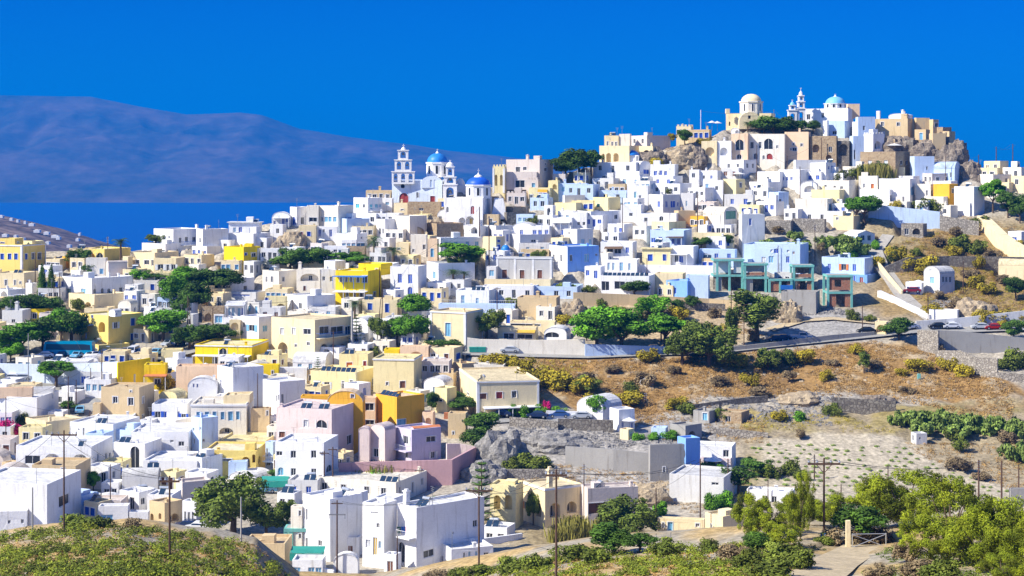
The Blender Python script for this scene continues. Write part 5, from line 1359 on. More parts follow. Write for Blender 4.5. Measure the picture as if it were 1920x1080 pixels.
# ---------------------------------------------------------------- walls
OTHERS = []     # (object, look, category, px, py, explicit label)
def wall(pts, code, look, label=None, thick=.4, nearf=False, name='wall', base=1.5, cap=False, Yf=None):
    mb = MB(); m = wallmat(code); Q = []
    for px, yt, yb in pts:
        p = near(px, yb) if nearf else at(px, yb, Yf); Q.append((p, p.z, p.z+(yb-yt)/F*p.y))
    c0 = sum((q[0] for q in Q), Vector())/len(Q)
    for (a, az, at_), (b, bz, bt) in zip(Q[:-1], Q[1:]):
        n_ = max(1, int((b-a).length/4)) if 'H' in code or 'D' in code else 1
        for i in range(n_):
            t0, t1 = i/n_, (i+1)/n_; p = a.lerp(b, t0); q = a.lerp(b, t1); z0 = az+(bz-az)*t0; z1 = az+(bz-az)*t1; j0 = at_+(bt-at_)*t0; j1 = at_+(bt-at_)*t1
            d = (b-a); nn = Vector((-d.y, d.x, 0)).normalized()*thick; k = 0
            mb.hexa([(p.x-c0.x, p.y-c0.y, z0-base-c0.z), (q.x-c0.x, q.y-c0.y, z1-base-c0.z), (q.x+nn.x-c0.x, q.y+nn.y-c0.y, z1-base-c0.z), (p.x+nn.x-c0.x, p.y+nn.y-c0.y, z0-base-c0.z),
                     (p.x-c0.x, p.y-c0.y, j0-c0.z), (q.x-c0.x, q.y-c0.y, j1-c0.z), (q.x+nn.x-c0.x, q.y+nn.y-c0.y, j1-c0.z), (p.x+nn.x-c0.x, p.y+nn.y-c0.y, j0-c0.z)], m)
    o = mb.build(name, None, c0); OTHERS.append((o, look, 'wall', sum(p[0] for p in pts)/len(pts), sum((p[1]+p[2])/2 for p in pts)/len(pts), label)); return o
wall([(-20, 681, 712), (60, 683, 716), (130, 683, 722), (221, 678, 730)], 'X', '', 'long white retaining wall below the parked bus and car park')
wall([(221, 680, 735), (282, 671, 718)], 'Q', '', 'yellow sloping wall climbing right from the long white retaining wall')
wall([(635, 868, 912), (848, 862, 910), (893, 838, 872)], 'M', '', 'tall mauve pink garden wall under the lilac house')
wall([(838, 832, 862), (862, 832, 858), (893, 838, 858)], 'P', '', 'low pink curved wall round the terrace beside the lilac house')
wall([(876, 633, 662), (900, 636, 662), (1000, 638, 664), (1097, 636, 667)], 'I', '', 'long off white wall behind the silver car in mid picture')
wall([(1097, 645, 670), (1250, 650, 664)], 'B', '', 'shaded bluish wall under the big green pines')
wall([(1250, 654, 661), (1330, 655, 664), (1440, 643, 654), (1560, 628, 640), (1640, 622, 630)], 'K', '', 'low grey parapet along the lower edge of the main road')
wall([(1720, 619, 650), (1759, 620, 664)], 'H', '', 'short pale rubble wall facing left at the road bend')
wall([(1759, 619, 657), (1800, 621, 657), (1925, 634, 657)], 'K', '', 'tall smooth concrete retaining wall in shade right of the road bend')
wall([(1755, 657, 672), (1800, 657, 690), (1830, 670, 705), (1870, 672, 716)], 'H', '', 'stepped pale stone wall below the shaded concrete wall')
wall([(1870, 698, 716), (1925, 702, 722)], 'H', '', 'low stone wall running out of the picture at the far right')
wall([(1718, 602, 618), (1800, 596, 614), (1925, 582, 610)], 'T', '', 'upper light grey road wall rising to the right edge')
wall([(1660, 500, 512), (1700, 483, 510), (1780, 480, 500), (1925, 482, 500)], 'D', '', 'long dark dry stone wall behind the yellow broom bushes')
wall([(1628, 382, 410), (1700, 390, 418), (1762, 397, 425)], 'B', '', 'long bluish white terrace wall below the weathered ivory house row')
wall([(1762, 404, 428), (1835, 415, 440)], 'H', '', 'grey stone terrace wall left of the sloping cream ramp')
wall([(1645, 545, 556), (1662, 553, 562), (1700, 572, 580), (1742, 590, 600)], 'W', '', 'white painted low wall sloping down beside the upper lane', thick=1.6)
wall([(1640, 484, 495), (1665, 515, 525), (1690, 545, 552)], 'C', '', 'thin cream kerb wall on the right of the upper lane')
wall([(1832, 404, 424), (1870, 440, 462), (1925, 476, 502)], 'C', '', 'sloping cream ramp wall running down to the right edge', thick=3.0)
wall([(1060, 837, 872), (1150, 842, 884), (1218, 850, 888)], 'K', '', 'long curved grey concrete retaining wall in the rocky yard')
wall([(1008, 822, 840), (1060, 818, 838), (1090, 824, 836)], 'K', '', 'short stepped grey wall above the curved concrete wall')
wall([(955, 782, 800), (1046, 790, 808)], 'H', '', 'rubble stone wall under the parked cars by the vine porch')
wall([(1046, 785, 805), (1150, 788, 808)], 'D', '', 'dark shaded wall beside the white dry slope cottage')
wall([(1024, 770, 786), (1085, 772, 786)], 'W', '', 'low white wall right of the vine covered porch')
wall([(1075, 548, 575), (1180, 552, 572), (1330, 560, 572), (1400, 566, 580)], 'S', '', 'long sand coloured terrace wall under the blue quarter')
wall([(1275, 566, 582), (1360, 570, 584)], 'D', '', 'dark rubble retaining wall right of the round green trees')
wall([(548, 1052, 1078), (625, 1070, 1084)], 'W', '', 'white yard wall with green awning at bottom centre left')
wall([(905, 1010, 1026), (960, 1003, 1020), (980, 1000, 1016)], 'W', '', 'low white wall between the white front house and the brown arched villa')
wall([(1290, 760, 772), (1400, 745, 760), (1440, 742, 756)], 'D', '', 'dark rocky terrace wall at the foot of the dry grass slope')
wall([(1560, 745, 775), (1680, 752, 778)], 'D', '', 'dark dry stone terrace wall left of the cactus thicket')
wall([(1330, 800, 812), (1440, 812, 822)], 'H', '', 'low field wall above the sandy vineyard')
wall([(936, 880, 896), (1060, 880, 894)], 'H', '', 'dry stone wall behind the villa with brown arches')
# ---------------------------------------------------------------- rocks
def rock(px, yt, yb, wpx, label, m='rock', seed=0, sub=4):
    import bmesh
    p = at(px, yb); s = p.y/F; bm = bmesh.new(); bmesh.ops.create_icosphere(bm, subdivisions=sub, radius=1)
    for v in bm.verts:
        n_ = noise.fractal(v.co*1.7+Vector((seed*9.1, 3, 1)), .8, 2.2, 5); n3 = noise.cell(v.co*3+Vector((seed, 0, 0)))
        v.co *= 1+.26*n_+.10*n3
        v.co.z = round(v.co.z*5)/5*.5+v.co.z*.5
        v.co.x *= wpx*s/2; v.co.y *= max(2.0, wpx*s*.3); v.co.z *= (yb-yt)*s*.85
    me = bpy.data.meshes.new('rock_outcrop'); bm.to_mesh(me); bm.free(); me.materials.append(MATS[m]); o = bpy.data.objects.new('rock_outcrop', me); COL.objects.link(o); o.location = (p.x, p.y+max(1.5, wpx*s*.25), p.z)
    OTHERS.append((o, '', 'rock', px, (yt+yb)/2, label)); return o
mat('rock', (.36,.30,.23), rough=.95, col2=(.14,.11,.09), scale=.8, bump=1.0, fine=(2.5, .35)); mat('rock_grey', (.36,.34,.31), rough=.95, col2=(.18,.17,.16), scale=.7, bump=1.0, fine=(2.5, .3)); mat('rock_tan', (.50,.40,.26), rough=.95, col2=(.30,.23,.15), scale=.6, bump=.9, fine=(2.5, .25))
rock(1225, 275, 306, 70, 'brown cave rock left of the cream skyline arches', 'rock', 1); rock(1285, 268, 304, 66, 'pale broken rock with caves under the hilltop garden', 'rock_tan', 2); rock(1310, 275, 303, 36, 'rock outcrop beside the first tan arch', 'rock', 3)
rock(1690, 248, 285, 70, 'dark rock below the fortress wall', 'rock', 4); rock(1735, 262, 300, 60, 'broken rock face below the fortress right corner', 'rock', 5); rock(1790, 262, 318, 70, 'big dark crag at the right end of the hilltop', 'rock', 6); rock(1772, 244, 266, 34, 'small dark rock on top of the crag', 'rock', 12); rock(1822, 298, 334, 44, 'lower dark crag beside the far cream houses', 'rock', 7)
rock(545, 430, 466, 56, 'brown rock mound under the white vaulted cottage', 'rock_tan', 8); rock(522, 448, 470, 30, 'dark rock beside the brown mound', 'rock', 9); rock(800, 400, 424, 60, 'sandy rock below the belfry church', 'rock_tan', 10)
rock(940, 795, 880, 110, 'big blue grey cliff block beside the mauve wall', 'rock_grey', 11); rock(1040, 812, 846, 150, 'flat grey rock bank above the curved concrete wall', 'rock_grey', 13); rock(905, 860, 905, 80, 'dark grey boulder at the foot of the mauve wall', 'rock_grey', 14)
rock(1078, 560, 600, 60, 'round tan rock with dark cave left of the pines', 'rock_tan', 15); rock(1195, 905, 950, 130, 'pale rock slope behind the bottom cream hut', 'rock_tan', 16); rock(1500, 735, 762, 90, 'pale rock ledge under the dry grass', 'rock_tan', 17); rock(1650, 740, 765, 80, 'brown rock ledge left of cactus', 'rock', 18)
rock(1480, 560, 606, 60, 'rubble heap below the brick frames', 'rock_tan', 19); rock(1830, 560, 600, 90, 'pale stony bank right of the grey cottage', 'rock_tan', 20)
# ---------------------------------------------------------------- plants
def TS(kind, txt, nearf=False):
    for a in txt.split(';'):
        a = a.strip()
        if not a: continue
        b = a.split('|'); v = [float(x) for x in b[0].split()]; T(kind, v[0], v[1], v[2], v[3] if len(v) > 3 else None, b[1].strip() if len(b) > 1 else None, nearf, Y=v[4] if len(v) > 4 else None)
TS('pine', '861 456 505 84 | umbrella shaped pine with flat crown under the white domed church; 655 473 506 76; 40 605 668 90 | big pine over the left car park beside the bus; 105 676 726 76 | wind bent pine in front of the white retaining wall; 1248 590 652 100 | wide low pine above the parked cars on the road; 1620 368 420 60; 1862 337 398 40 | leaning pine with bare trunk at the right end of the hill; 1606 372 415 50')
TS('round', '775 552 600 56; 770 592 648 66; 745 595 645 40; 115 580 640 60; 20 640 680 40; 1118 576 662 96 | tall bright green tree at the left of the roadside row; 1165 578 660 90 | second bright green tree in the roadside row; 1225 556 600 56; 305 582 640 82; 350 500 545 60; 330 520 575 56; 1120 742 785 36; 175 884 925 26; 265 505 530 40; 0 620 660 50')
TS('broad', '80 596 660 60; 135 588 645 46; 62 552 590 60; 20 556 590 50; 90 558 590 50; 385 505 548 60; 420 505 550 60; 545 466 512 70; 590 465 508 56; 365 530 590 50; 340 548 600 40; 380 610 648 60; 415 608 645 50; 354 612 655 50; 905 775 824 62 | round dark tree on the cliff edge beside the rubble wall; 895 805 850 56; 1085 280 332 62; 1060 294 332 50; 1108 282 325 40; 1450 218 250 60; 1475 222 252 46; 1500 226 252 30; 1425 226 250 34; 1284 243 272 26; 1525 226 250 26; 1190 526 556 50; 1240 590 640 40; 1100 590 640 30; 1315 445 466 34; 1362 440 464 26; 1890 360 410 40; 1912 366 420 30; 1900 600 640 40; 128 752 775 30; 148 468 500 40; 168 493 522 26; 300 512 528 44; 1300 555 580 30; 1272 562 590 26; 1385 875 925 60; 1420 860 890 50; 1905 520 560 40; 1686 596 640 48 | dark green tree where the road bends before stone walls; 830 636 655 56; 525 880 905 40; 868 745 772 50; 850 735 760 40; 810 735 775 24; 1650 300 320 30; 260 748 762 30')
TS('olive', '436 900 1004 130 | large grey green tree left of the white front house; 500 945 1006 66; 912 582 635 58; 1330 606 688 96 | broad olive green tree hanging over the road edge; 1280 622 684 66; 1010 470 500 30; 715 596 645 40; 860 480 510 40; 1180 940 1016 110 | round dark grey green tree right of the brown arched villa; 540 938 985 34; 885 470 505 30; 292 440 458 32; 1440 655 688 40')
TS('euc', '1420 545 640 84 | tall loose tree standing alone left of the parked truck; 1372 572 650 24; 1000 925 985 24; 1620 660 700 20')
TS('cypress', '79 497 556 16 | left one of two dark cypresses near the yellow mansion; 96 498 556 15 | right one of two dark cypresses near the yellow mansion')
TS('palm', '226 446 492 34 | dark palm standing above rooftops on the left skyline; 702 442 490 34 | tall palm right of mid left tree clump; 737 462 500 44 | short wide palm below the brown stone walls; 1432 226 250 24; 1402 228 248 22; 1500 228 250 20; 560 482 520 30; 665 562 600 36; 540 940 975 30; 850 505 530 34; 870 508 532 30; 660 498 520 18')
TS('fir', '903 868 998 58 | tall araucaria before the villa with brown arches; 668 590 654 30; 497 480 510 14; 596 670 712 20')
TS('broom', '1214 655 678 40 | round yellow broom bush beside the roadside parapet; 940 662 690 50; 975 668 696 50; 920 666 686 40; 1000 688 726 70; 1040 695 730 60; 1085 705 736 50; 1508 655 680 36; 1605 645 666 32; 1720 672 696 46; 1775 670 694 30; 1808 683 708 40; 1550 694 712 30; 1378 664 686 50; 1728 478 506 46; 1700 484 506 30; 1836 478 502 24; 1730 500 514 30; 1680 462 488 30; 1790 460 480 30; 1840 580 606 34; 1870 584 606 40; 1905 580 604 40; 1745 570 592 30; 1760 576 594 24; 1830 515 540 30; 1850 530 550 30; 1272 574 600 36; 1160 574 598 30; 1232 296 312 24; 1345 608 640 30; 1680 376 400 20; 310 702 735 34; 345 735 752 24; 1460 770 790 30; 1260 250 262 16; 1320 258 272 24; 1060 590 606 30; 1270 745 765 40; 1180 735 756 50; 1120 738 760 40; 1905 450 470 26; 1880 600 615 30; 1690 690 705 24; 1405 700 720 30; 1648 480 498 26')
TS('bush', '1100 705 735 44; 1185 715 740 30; 1560 756 782 32 | lone dark green bush at the foot of the rubble bank; 1676 463 488 30; 1800 440 470 40; 1830 450 475 36; 1310 640 665 30; 1480 655 682 40; 1440 655 690 44; 1790 800 822 34; 1800 820 845 24; 1900 655 690 50 | dark hedge bush beside the far right stone walls; 1880 670 692 40; 1925 655 690 40; 1350 765 785 30; 1290 755 775 40; 1090 570 590 24; 1130 560 580 20; 1200 580 600 20; 1255 350 362 20; 1290 860 890 40; 1480 862 890 34; 1440 870 895 40; 1500 880 900 30; 560 640 655 20; 150 560 580 30; 205 620 640 20; 1070 400 412 20; 1000 405 420 26; 1575 320 338 24; 1610 310 335 30; 980 560 578 40; 960 558 572 30; 1060 530 545 30; 1105 535 548 24; 1165 470 480 16; 700 650 668 24; 40 775 798 26; 1840 405 425 40; 1730 372 392 40; 1750 378 396 30; 1720 465 480 24; 1765 505 520 30; 1600 580 600 24; 1630 590 602 20; 980 850 880 60; 1010 855 882 50; 960 856 884 40; 1540 1000 1030 50; 940 820 840 30; 845 500 520 20')
TS('greenbush', '1225 810 824 26; 1195 812 826 26; 1260 806 822 30; 1010 758 780 30; 985 760 782 30; 960 758 780 24; 1045 762 778 30; 1350 870 890 30; 1640 450 466 20; 1600 470 485 20; 1360 920 950 40; 1330 925 955 30; 870 925 945 24; 715 870 905 60; 690 880 905 40; 640 1005 1030 30; 440 700 716 24; 1500 770 790 30; 1240 940 965 30; 1120 930 955 30; 815 930 948 20')
TS('dry', '1095 697.5 720 36.8; 1210 698 722 50 | tangled brown bush beside grey scrap on dry slope; 1265 685 700 24; 1150 685 700 32; 1640 675 690 32; 1760 645 660 24; 1560 673.75 685 24; 1350 705.5 722 40; 1420 725 740 40; 1700 725 740 32; 1480 695 710 24; 1760 545 560 24; 1800 557.5 580 40; 1850 567.5 590 32; 1820 505 520 32; 1880 515 530 32; 1790 425 440 24; 1860 467.5 490 32; 1760 445 460 24; 1500 805 820 24; 1800 857.5 880 48; 1840 885 900 32; 1640 442.5 450 12.8; 1540 455 470 19.2; 1230 577.5 600 40; 1340 576.5 596 24; 1460 424 436 24; 1410 617.5 640 24; 1890 807.5 830 32')
TS('cactus', '1500 451.4 470 44; 1580 439.96 466 60 | prickly pear clump left of the white pavilion; 1600 453.68 476 60; 1550 442.16 462 40; 1490 433.74 448 30; 1440 448.36 462 30; 1690 774.44 798 50; 1720 770.24 800 56 | prickly pear thicket left end above the sandy field; 1750 769 800 60; 1780 775 806 60; 1815 776.24 806 60; 1850 780.24 810 60; 1885 782.86 812 60; 1915 789 820 50; 1735 789.06 812 60; 1800 794.44 818 60; 1905 829.76 862 56 | prickly pear clump above the far right poles; 1925 839 870 40; 1064 532.6 545 36; 955 570.7 580 30; 830 644.56 652 30; 885 615.26 632 30; 1330 861.4 880 40')
TS('bougain', '12 788 818 44 | magenta bougainvillea mound beside the left road; 938 750 772 22; 1025 752 775 16; 925 752 770 12')
TS('reed', '1640 306 338 50 | tall reeds in front of the big tan stone house; 1655 310 338 40; 715 866 905 70; 680 876 906 60; 1075 968 1010 70; 1130 975 1015 60; 1060 985 1020 60')
# foreground trees on the near slope, right
TS('tamarisk', '1700 885 1010 165 137 | tallest feathery tamarisk in the middle of the right foreground; 1590 930 1005 110 139; 1780 900 1030 160; 1850 950 1075 150 | big tamarisk nearest the right bottom corner; 1900 930 1075 140; 1655 900 1000 110 139; 1745 965 1055 120; 1500 925 995 80 145; 1440 940 1000 90; 1410 925 990 70; 1930 960 1085 120; 1545 945 1000 80 142; 1800 990 1060 110; 1500 885 930 50 | small yellow green tamarisk by the low white shed; 1460 980 1030 90; 1880 1040 1095 100', True)
TS('broad', '1620 950 1006 90 | dark broad leaf tree behind the gate; 1150 985 1040 80; 1420 1000 1040 50; 1200 1000 1036 60', True)
TS('bush', '1460 1020 1060 80; 1500 1030 1066 60; 1760 1050 1080 70; 1080 1020 1050 70; 1120 1025 1055 60; 960 1045 1075 60; 1010 1040 1070 60; 1250 1010 1040 50; 1330 1012 1035 40; 1450 1050 1085 80; 1400 1030 1060 60; 900 1058 1080 60; 860 1064 1085 50; 140 965 988 60 | dark scrub on the ridge beside the leftmost pole; 190 968 990 50; 1550 1000 1022 40', True)
TS('dry', '1560 990 1020 50; 1640 990 1020 60 | rust brown brush heap behind the gate; 1610 992 1018 50; 1720 1050 1080 70; 1700 1020 1050 60; 1380 1020 1050 60; 1650 1060 1085 60; 820 1070 1090 50; 250 972 990 40', True)
# ---------------------------------------------------------------- poles, lamps, wires
POLES = {}
def pole(px, yt, yb, arms='', nearf=False, label=None, rpx=None, lean=0, m='pole_wood', name='utility_pole', Y=None, key=None):
    p = near(px, yb) if nearf else at(px, yb, Y); s = p.y/F; h = (yb-yt)*s; root = empty(name, p); r_ = max(.10, (rpx or 1.6)*s/2); M = MATS[m]
    q = MB(); q.bar((0,0,-1), (lean*s, 0, h), r_, M, r_*.7, 8); q.build('post', root)
    lx = lean*s
    if 'x' in arms or 'X' in arms:
        aw = 1.25 if 'X' in arms else .8; q = MB(); z = h-.45; q.box(lx-aw, lx+aw, -.08, .06, z-.07, z+.07, M)
        if 'X' in arms: q.bar((lx-aw*.5, -.05, z), (lx, -.05, z-.7), .03, M, n=4); q.bar((lx+aw*.5, -.05, z), (lx, -.05, z-.7), .03, M, n=4)
        c = q.build('crossarm', root); q = MB()
        for k in (-1, -.45, .45, 1): q.lathe([(.05, 0), (.09, .08), (.05, .16), (.08, .24)], MATS['tank'], (lx+k*aw*.95, 0, z+.075), 6)
        q.build('insulators', c)
    if '2' in arms: q = MB(); z = h-2.0; q.box(lx-1.2, lx+1.2, -.08, .06, z-.07, z+.07, MATS['metal']); q.bar((lx-1.1, 0, z-.05), (lx-1.1, 0, z-.6), .05, MATS['metal']); q.bar((lx+1.1, 0, z-.05), (lx+1.1, 0, z-.6), .05, MATS['metal']); q.build('crossarm', root)
    if 'i' in arms:
        q = MB()
        for k in range(4): q.bar((lx-.28, 0, h-.3-k*.4), (lx+.28, 0, h-.3-k*.4), .06, MATS['tank'], n=6)
        q.build('insulators', root)
    if 'l' in arms: q = MB(); q.bar((lx, 0, h), (lx+1.2, -.2, h+.25), .05, M); q.box(lx+1.0, lx+1.7, -.3, -.05, h+.2, h+.36, MATS['tank']); q.build('lamp_head', root)
    POLES[key or (px, yt)] = Vector((p.x+lx, p.y, p.z+h-.3)); OTHERS.append((root, {'utility_pole': 'wooden utility pole', 'mast': 'thin white mast', 'street_lamp': 'street lamp'}[name]+(' with crossarm' if arms and arms not in 'il' else ''), {'utility_pole': 'utility pole', 'mast': 'mast', 'street_lamp': 'street lamp'}[name], px, (yt+yb)/2, label)); return root
pole(120, 807, 1003, 'X', True, 'leftmost tall brown pole with wide crossarm rising from the near ridge', 3.6, key='A'); pole(318, 892, 1052, 'x', True, 'brown crossarm pole standing in the vineyard at lower left', 2.8, key='B')
pole(632, 938, 1079, 'x2', False, 'black pole with two crossarms before the white front house', 3.6, key='C'); pole(898, 893, 1054, 'X', True, 'tall dark pole at the right corner of the white front house', 4, key='D')
pole(1043, 880, 1092, 'x', True, 'tall light brown pole in the grass at bottom centre', 3.6, key='E'); pole(1545, 838, 1000, 'X', True, 'crossarm pole rising behind the gate post', 3.6, key='F'); pole(745, 1005, 1084, '', False, 'short bare pole before the white front house', 2.4)
pole(452, 918, 1003, '', True, 'thin pale pole beside the large grey green tree', 2, m='pole_grey'); pole(61, 910, 995, '', True, 'thin grey pole against the big white cube', 2.2, m='pole_grey'); pole(207, 870, 976, '', False, None, 2.2)
pole(608, 845, 925, 'x', False, 'left one of two close wooden poles by the grey windowed house', 3); pole(624, 838, 925, 'x', False, 'right one of two close wooden poles by the grey windowed house', 3)
pole(1095, 870, 985, 'i', False, None, 2, key='G'); pole(1085, 900, 960, '', False, None, 1.6, lean=10); pole(1230, 915, 1010, '', False, None, 3, key='H'); pole(1313, 860, 1018, '', False, 'tall pole before the pink and white house', 3.2, key='I'); pole(1365, 860, 930, 'i', False, None, 3)
pole(1527, 852, 900, 'i', False, None, 2.6); pole(1835, 862, 945, 'i', False, None, 4, key='J'); pole(1878, 864, 950, '', False, None, 4, key='K'); pole(1910, 872, 920, '', False, None, 3, key='L'); pole(1665, 872, 905, '', False, None, 2.4); pole(1577, 908, 925, '', False, None, 2.4); pole(1440, 900, 940, '', False, None, 2); pole(1404, 915, 945, '', False, None, 2.4)
pole(786, 878, 920, 'x', False, None, 2); pole(191, 652, 745, 'l', False, 'lamp topped pole before the long white retaining wall', 2.2); pole(170, 690, 735, '', False, None, 2); pole(128, 706, 784, '', False, None, 2.2); pole(143, 712, 775, '', False, None, 2); pole(11, 745, 830, '', False, None, 2); pole(168, 770, 798, '', False, None, 1.6)
pole(53, 625, 722, '', False, None, 2, m='pole_grey'); pole(483, 700, 808, '', False, 'dark pole against the grey side of the white block', 2.2); pole(399, 577, 642, '', False, None, 2); pole(549, 562, 598, '', False, None, 1.8); pole(625, 620, 692, '', False, None, 2.2); pole(660, 582, 662, '', False, 'pale thick pole beside the blue balcony', 5, m='pole_grey')
pole(714, 545, 640, '', False, None, 1.8, lean=4); pole(706, 560, 642, '', False, None, 1.6, lean=8); pole(712, 500, 560, '', False, None, 2); pole(899, 388, 450, '', False, 'dark pole in front of the deep blue domed church', 2.4); pole(917, 405, 500, 'i', False, None, 2.2); pole(932, 538, 598, 'x', False, None, 2)
pole(1167, 370, 446, '', False, None, 1.8); pole(1125, 420, 455, '', False, None, 1.6); pole(1308, 362, 434, '', False, None, 2); pole(1405, 400, 458, '', False, None, 2); pole(1213, 484, 552, '', False, None, 1.8); pole(1371, 540, 650, '', False, 'tall pole before the eucalyptus by the road', 2.2); pole(1395, 572, 652, 'l', False, None, 2)
pole(1500, 312, 370, '', False, None, 1.8); pole(1419, 272, 330, '', False, None, 1.6); pole(1540, 258, 306, '', False, None, 1.8); pole(1476, 292, 318, '', False, None, 1.4); pole(1868, 275, 320, '', False, None, 2, key='M'); pole(1899, 270, 315, '', False, None, 2, key='N'); pole(1835, 290, 330, '', False, None, 2); pole(1773, 292, 345, '', False, None, 1.4)
pole(1528, 420, 482, 'i', False, None, 1.8); pole(1459, 460, 510, '', False, None, 1.6); pole(1617, 572, 626, '', False, 'dark pole standing beside the road above the parapet', 2); pole(1740, 552, 602, '', False, None, 2); pole(1806, 490, 550, '', False, None, 2); pole(352, 555, 640, '', False, None, 2); pole(360, 560, 640, '', False, None, 1.6, lean=-6); pole(66, 474, 530, '', False, None, 2); pole(112, 512, 570, '', False, None, 2); pole(202, 443, 482, 'i', False, None, 1.6); pole(101, 535, 575, '', False, None, 1.6)
pole(1210, 735, 760, 'i', False, None, 1.4); pole(776, 480, 545, '', False, None, 1.6); pole(1314, 206, 247, '', False, 'thin white mast on the skyline left of the beige church', 1.6, m='frame_white', name='mast'); pole(1451, 205, 248, '', False, 'dark lamp post beside the beige hilltop church', 1.4, m='metal', name='street_lamp'); pole(1083, 300, 345, '', False, None, 1.6, m='frame_white', name='mast'); pole(1098, 318, 350, '', False, None, 1.4, m='frame_white', name='mast')
def wire(a, b, sag, label, n=14):
    q = MB(); c0 = (a+b)/2; pts = [a.lerp(b, i/(n-1))-Vector((0, 0, 4*sag*(i/(n-1))*(1-i/(n-1))))-c0 for i in range(n)]
    for p, r_ in zip(pts[:-1], pts[1:]): q.bar(p, r_, .022, MATS['wire'], n=4)
    o = q.build('power_line', None, c0); OTHERS.append((o, '', 'power line', 0, 0, label))
for i, (ka, kb, t_) in enumerate((('A', 'B', 'from leftmost tall pole to vineyard pole'), ('D', 'E', 'between the front house corner pole and the light brown pole'), ('E', 'I', 'from the light brown pole towards the pink and white house'), ('J', 'K', 'between the two right hand field poles'), ('F', 'J', 'from the gate crossarm pole to the field poles'), ('K', 'L', 'leaving the right edge field pole'), ('M', 'N', 'high between the two skyline poles at the right'), ('C', 'D', 'before the white front house wall'))):
    for k, o_ in enumerate((-.7, .7)):
        wire(POLES[ka]+Vector((o_, 0, .1)), POLES[kb]+Vector((o_, 0, .1)), 1.0, ('left' if k == 0 else 'right')+' thin wire '+t_)
wire(P(-60, 905, 150), POLES['A']+Vector((-1, 0, 0)), .8, 'wire leaving the leftmost tall pole to the left edge'); wire(POLES['J'], P(2000, 862, 300), .8, 'wire from field pole out to the right edge'); wire(POLES['H'], POLES['I'], .6, 'low wire from the hut pole to the pole before the pink house'); wire(POLES['G'], POLES['H'], .8, 'wire from villa pole to hut pole')
PK = list(POLES.items()); vp = [(k, v) for k, v in PK if isinstance(k, tuple)]; seen = set(); nw = 0
for i, (k, v) in enumerate(vp):
    cand = sorted(((abs(k[0]-k2[0])+abs(k[1]-k2[1])*.5, k2, v2) for k2, v2 in vp if 60 < abs(k[0]-k2[0]) < 230 and (v-v2).length < 60), key=lambda t: t[0])
    for _, k2, v2 in cand[:1]:
        kk_ = tuple(sorted((k, k2)))
        if kk_ in seen: continue
        seen.add(kk_); nw += 1; wire(v, v2, .9, None); OTHERS[-1] = OTHERS[-1][:1]+('thin overhead wire', 'power line', (k[0]+k2[0])/2, (k[1]+k2[1])/2, None)
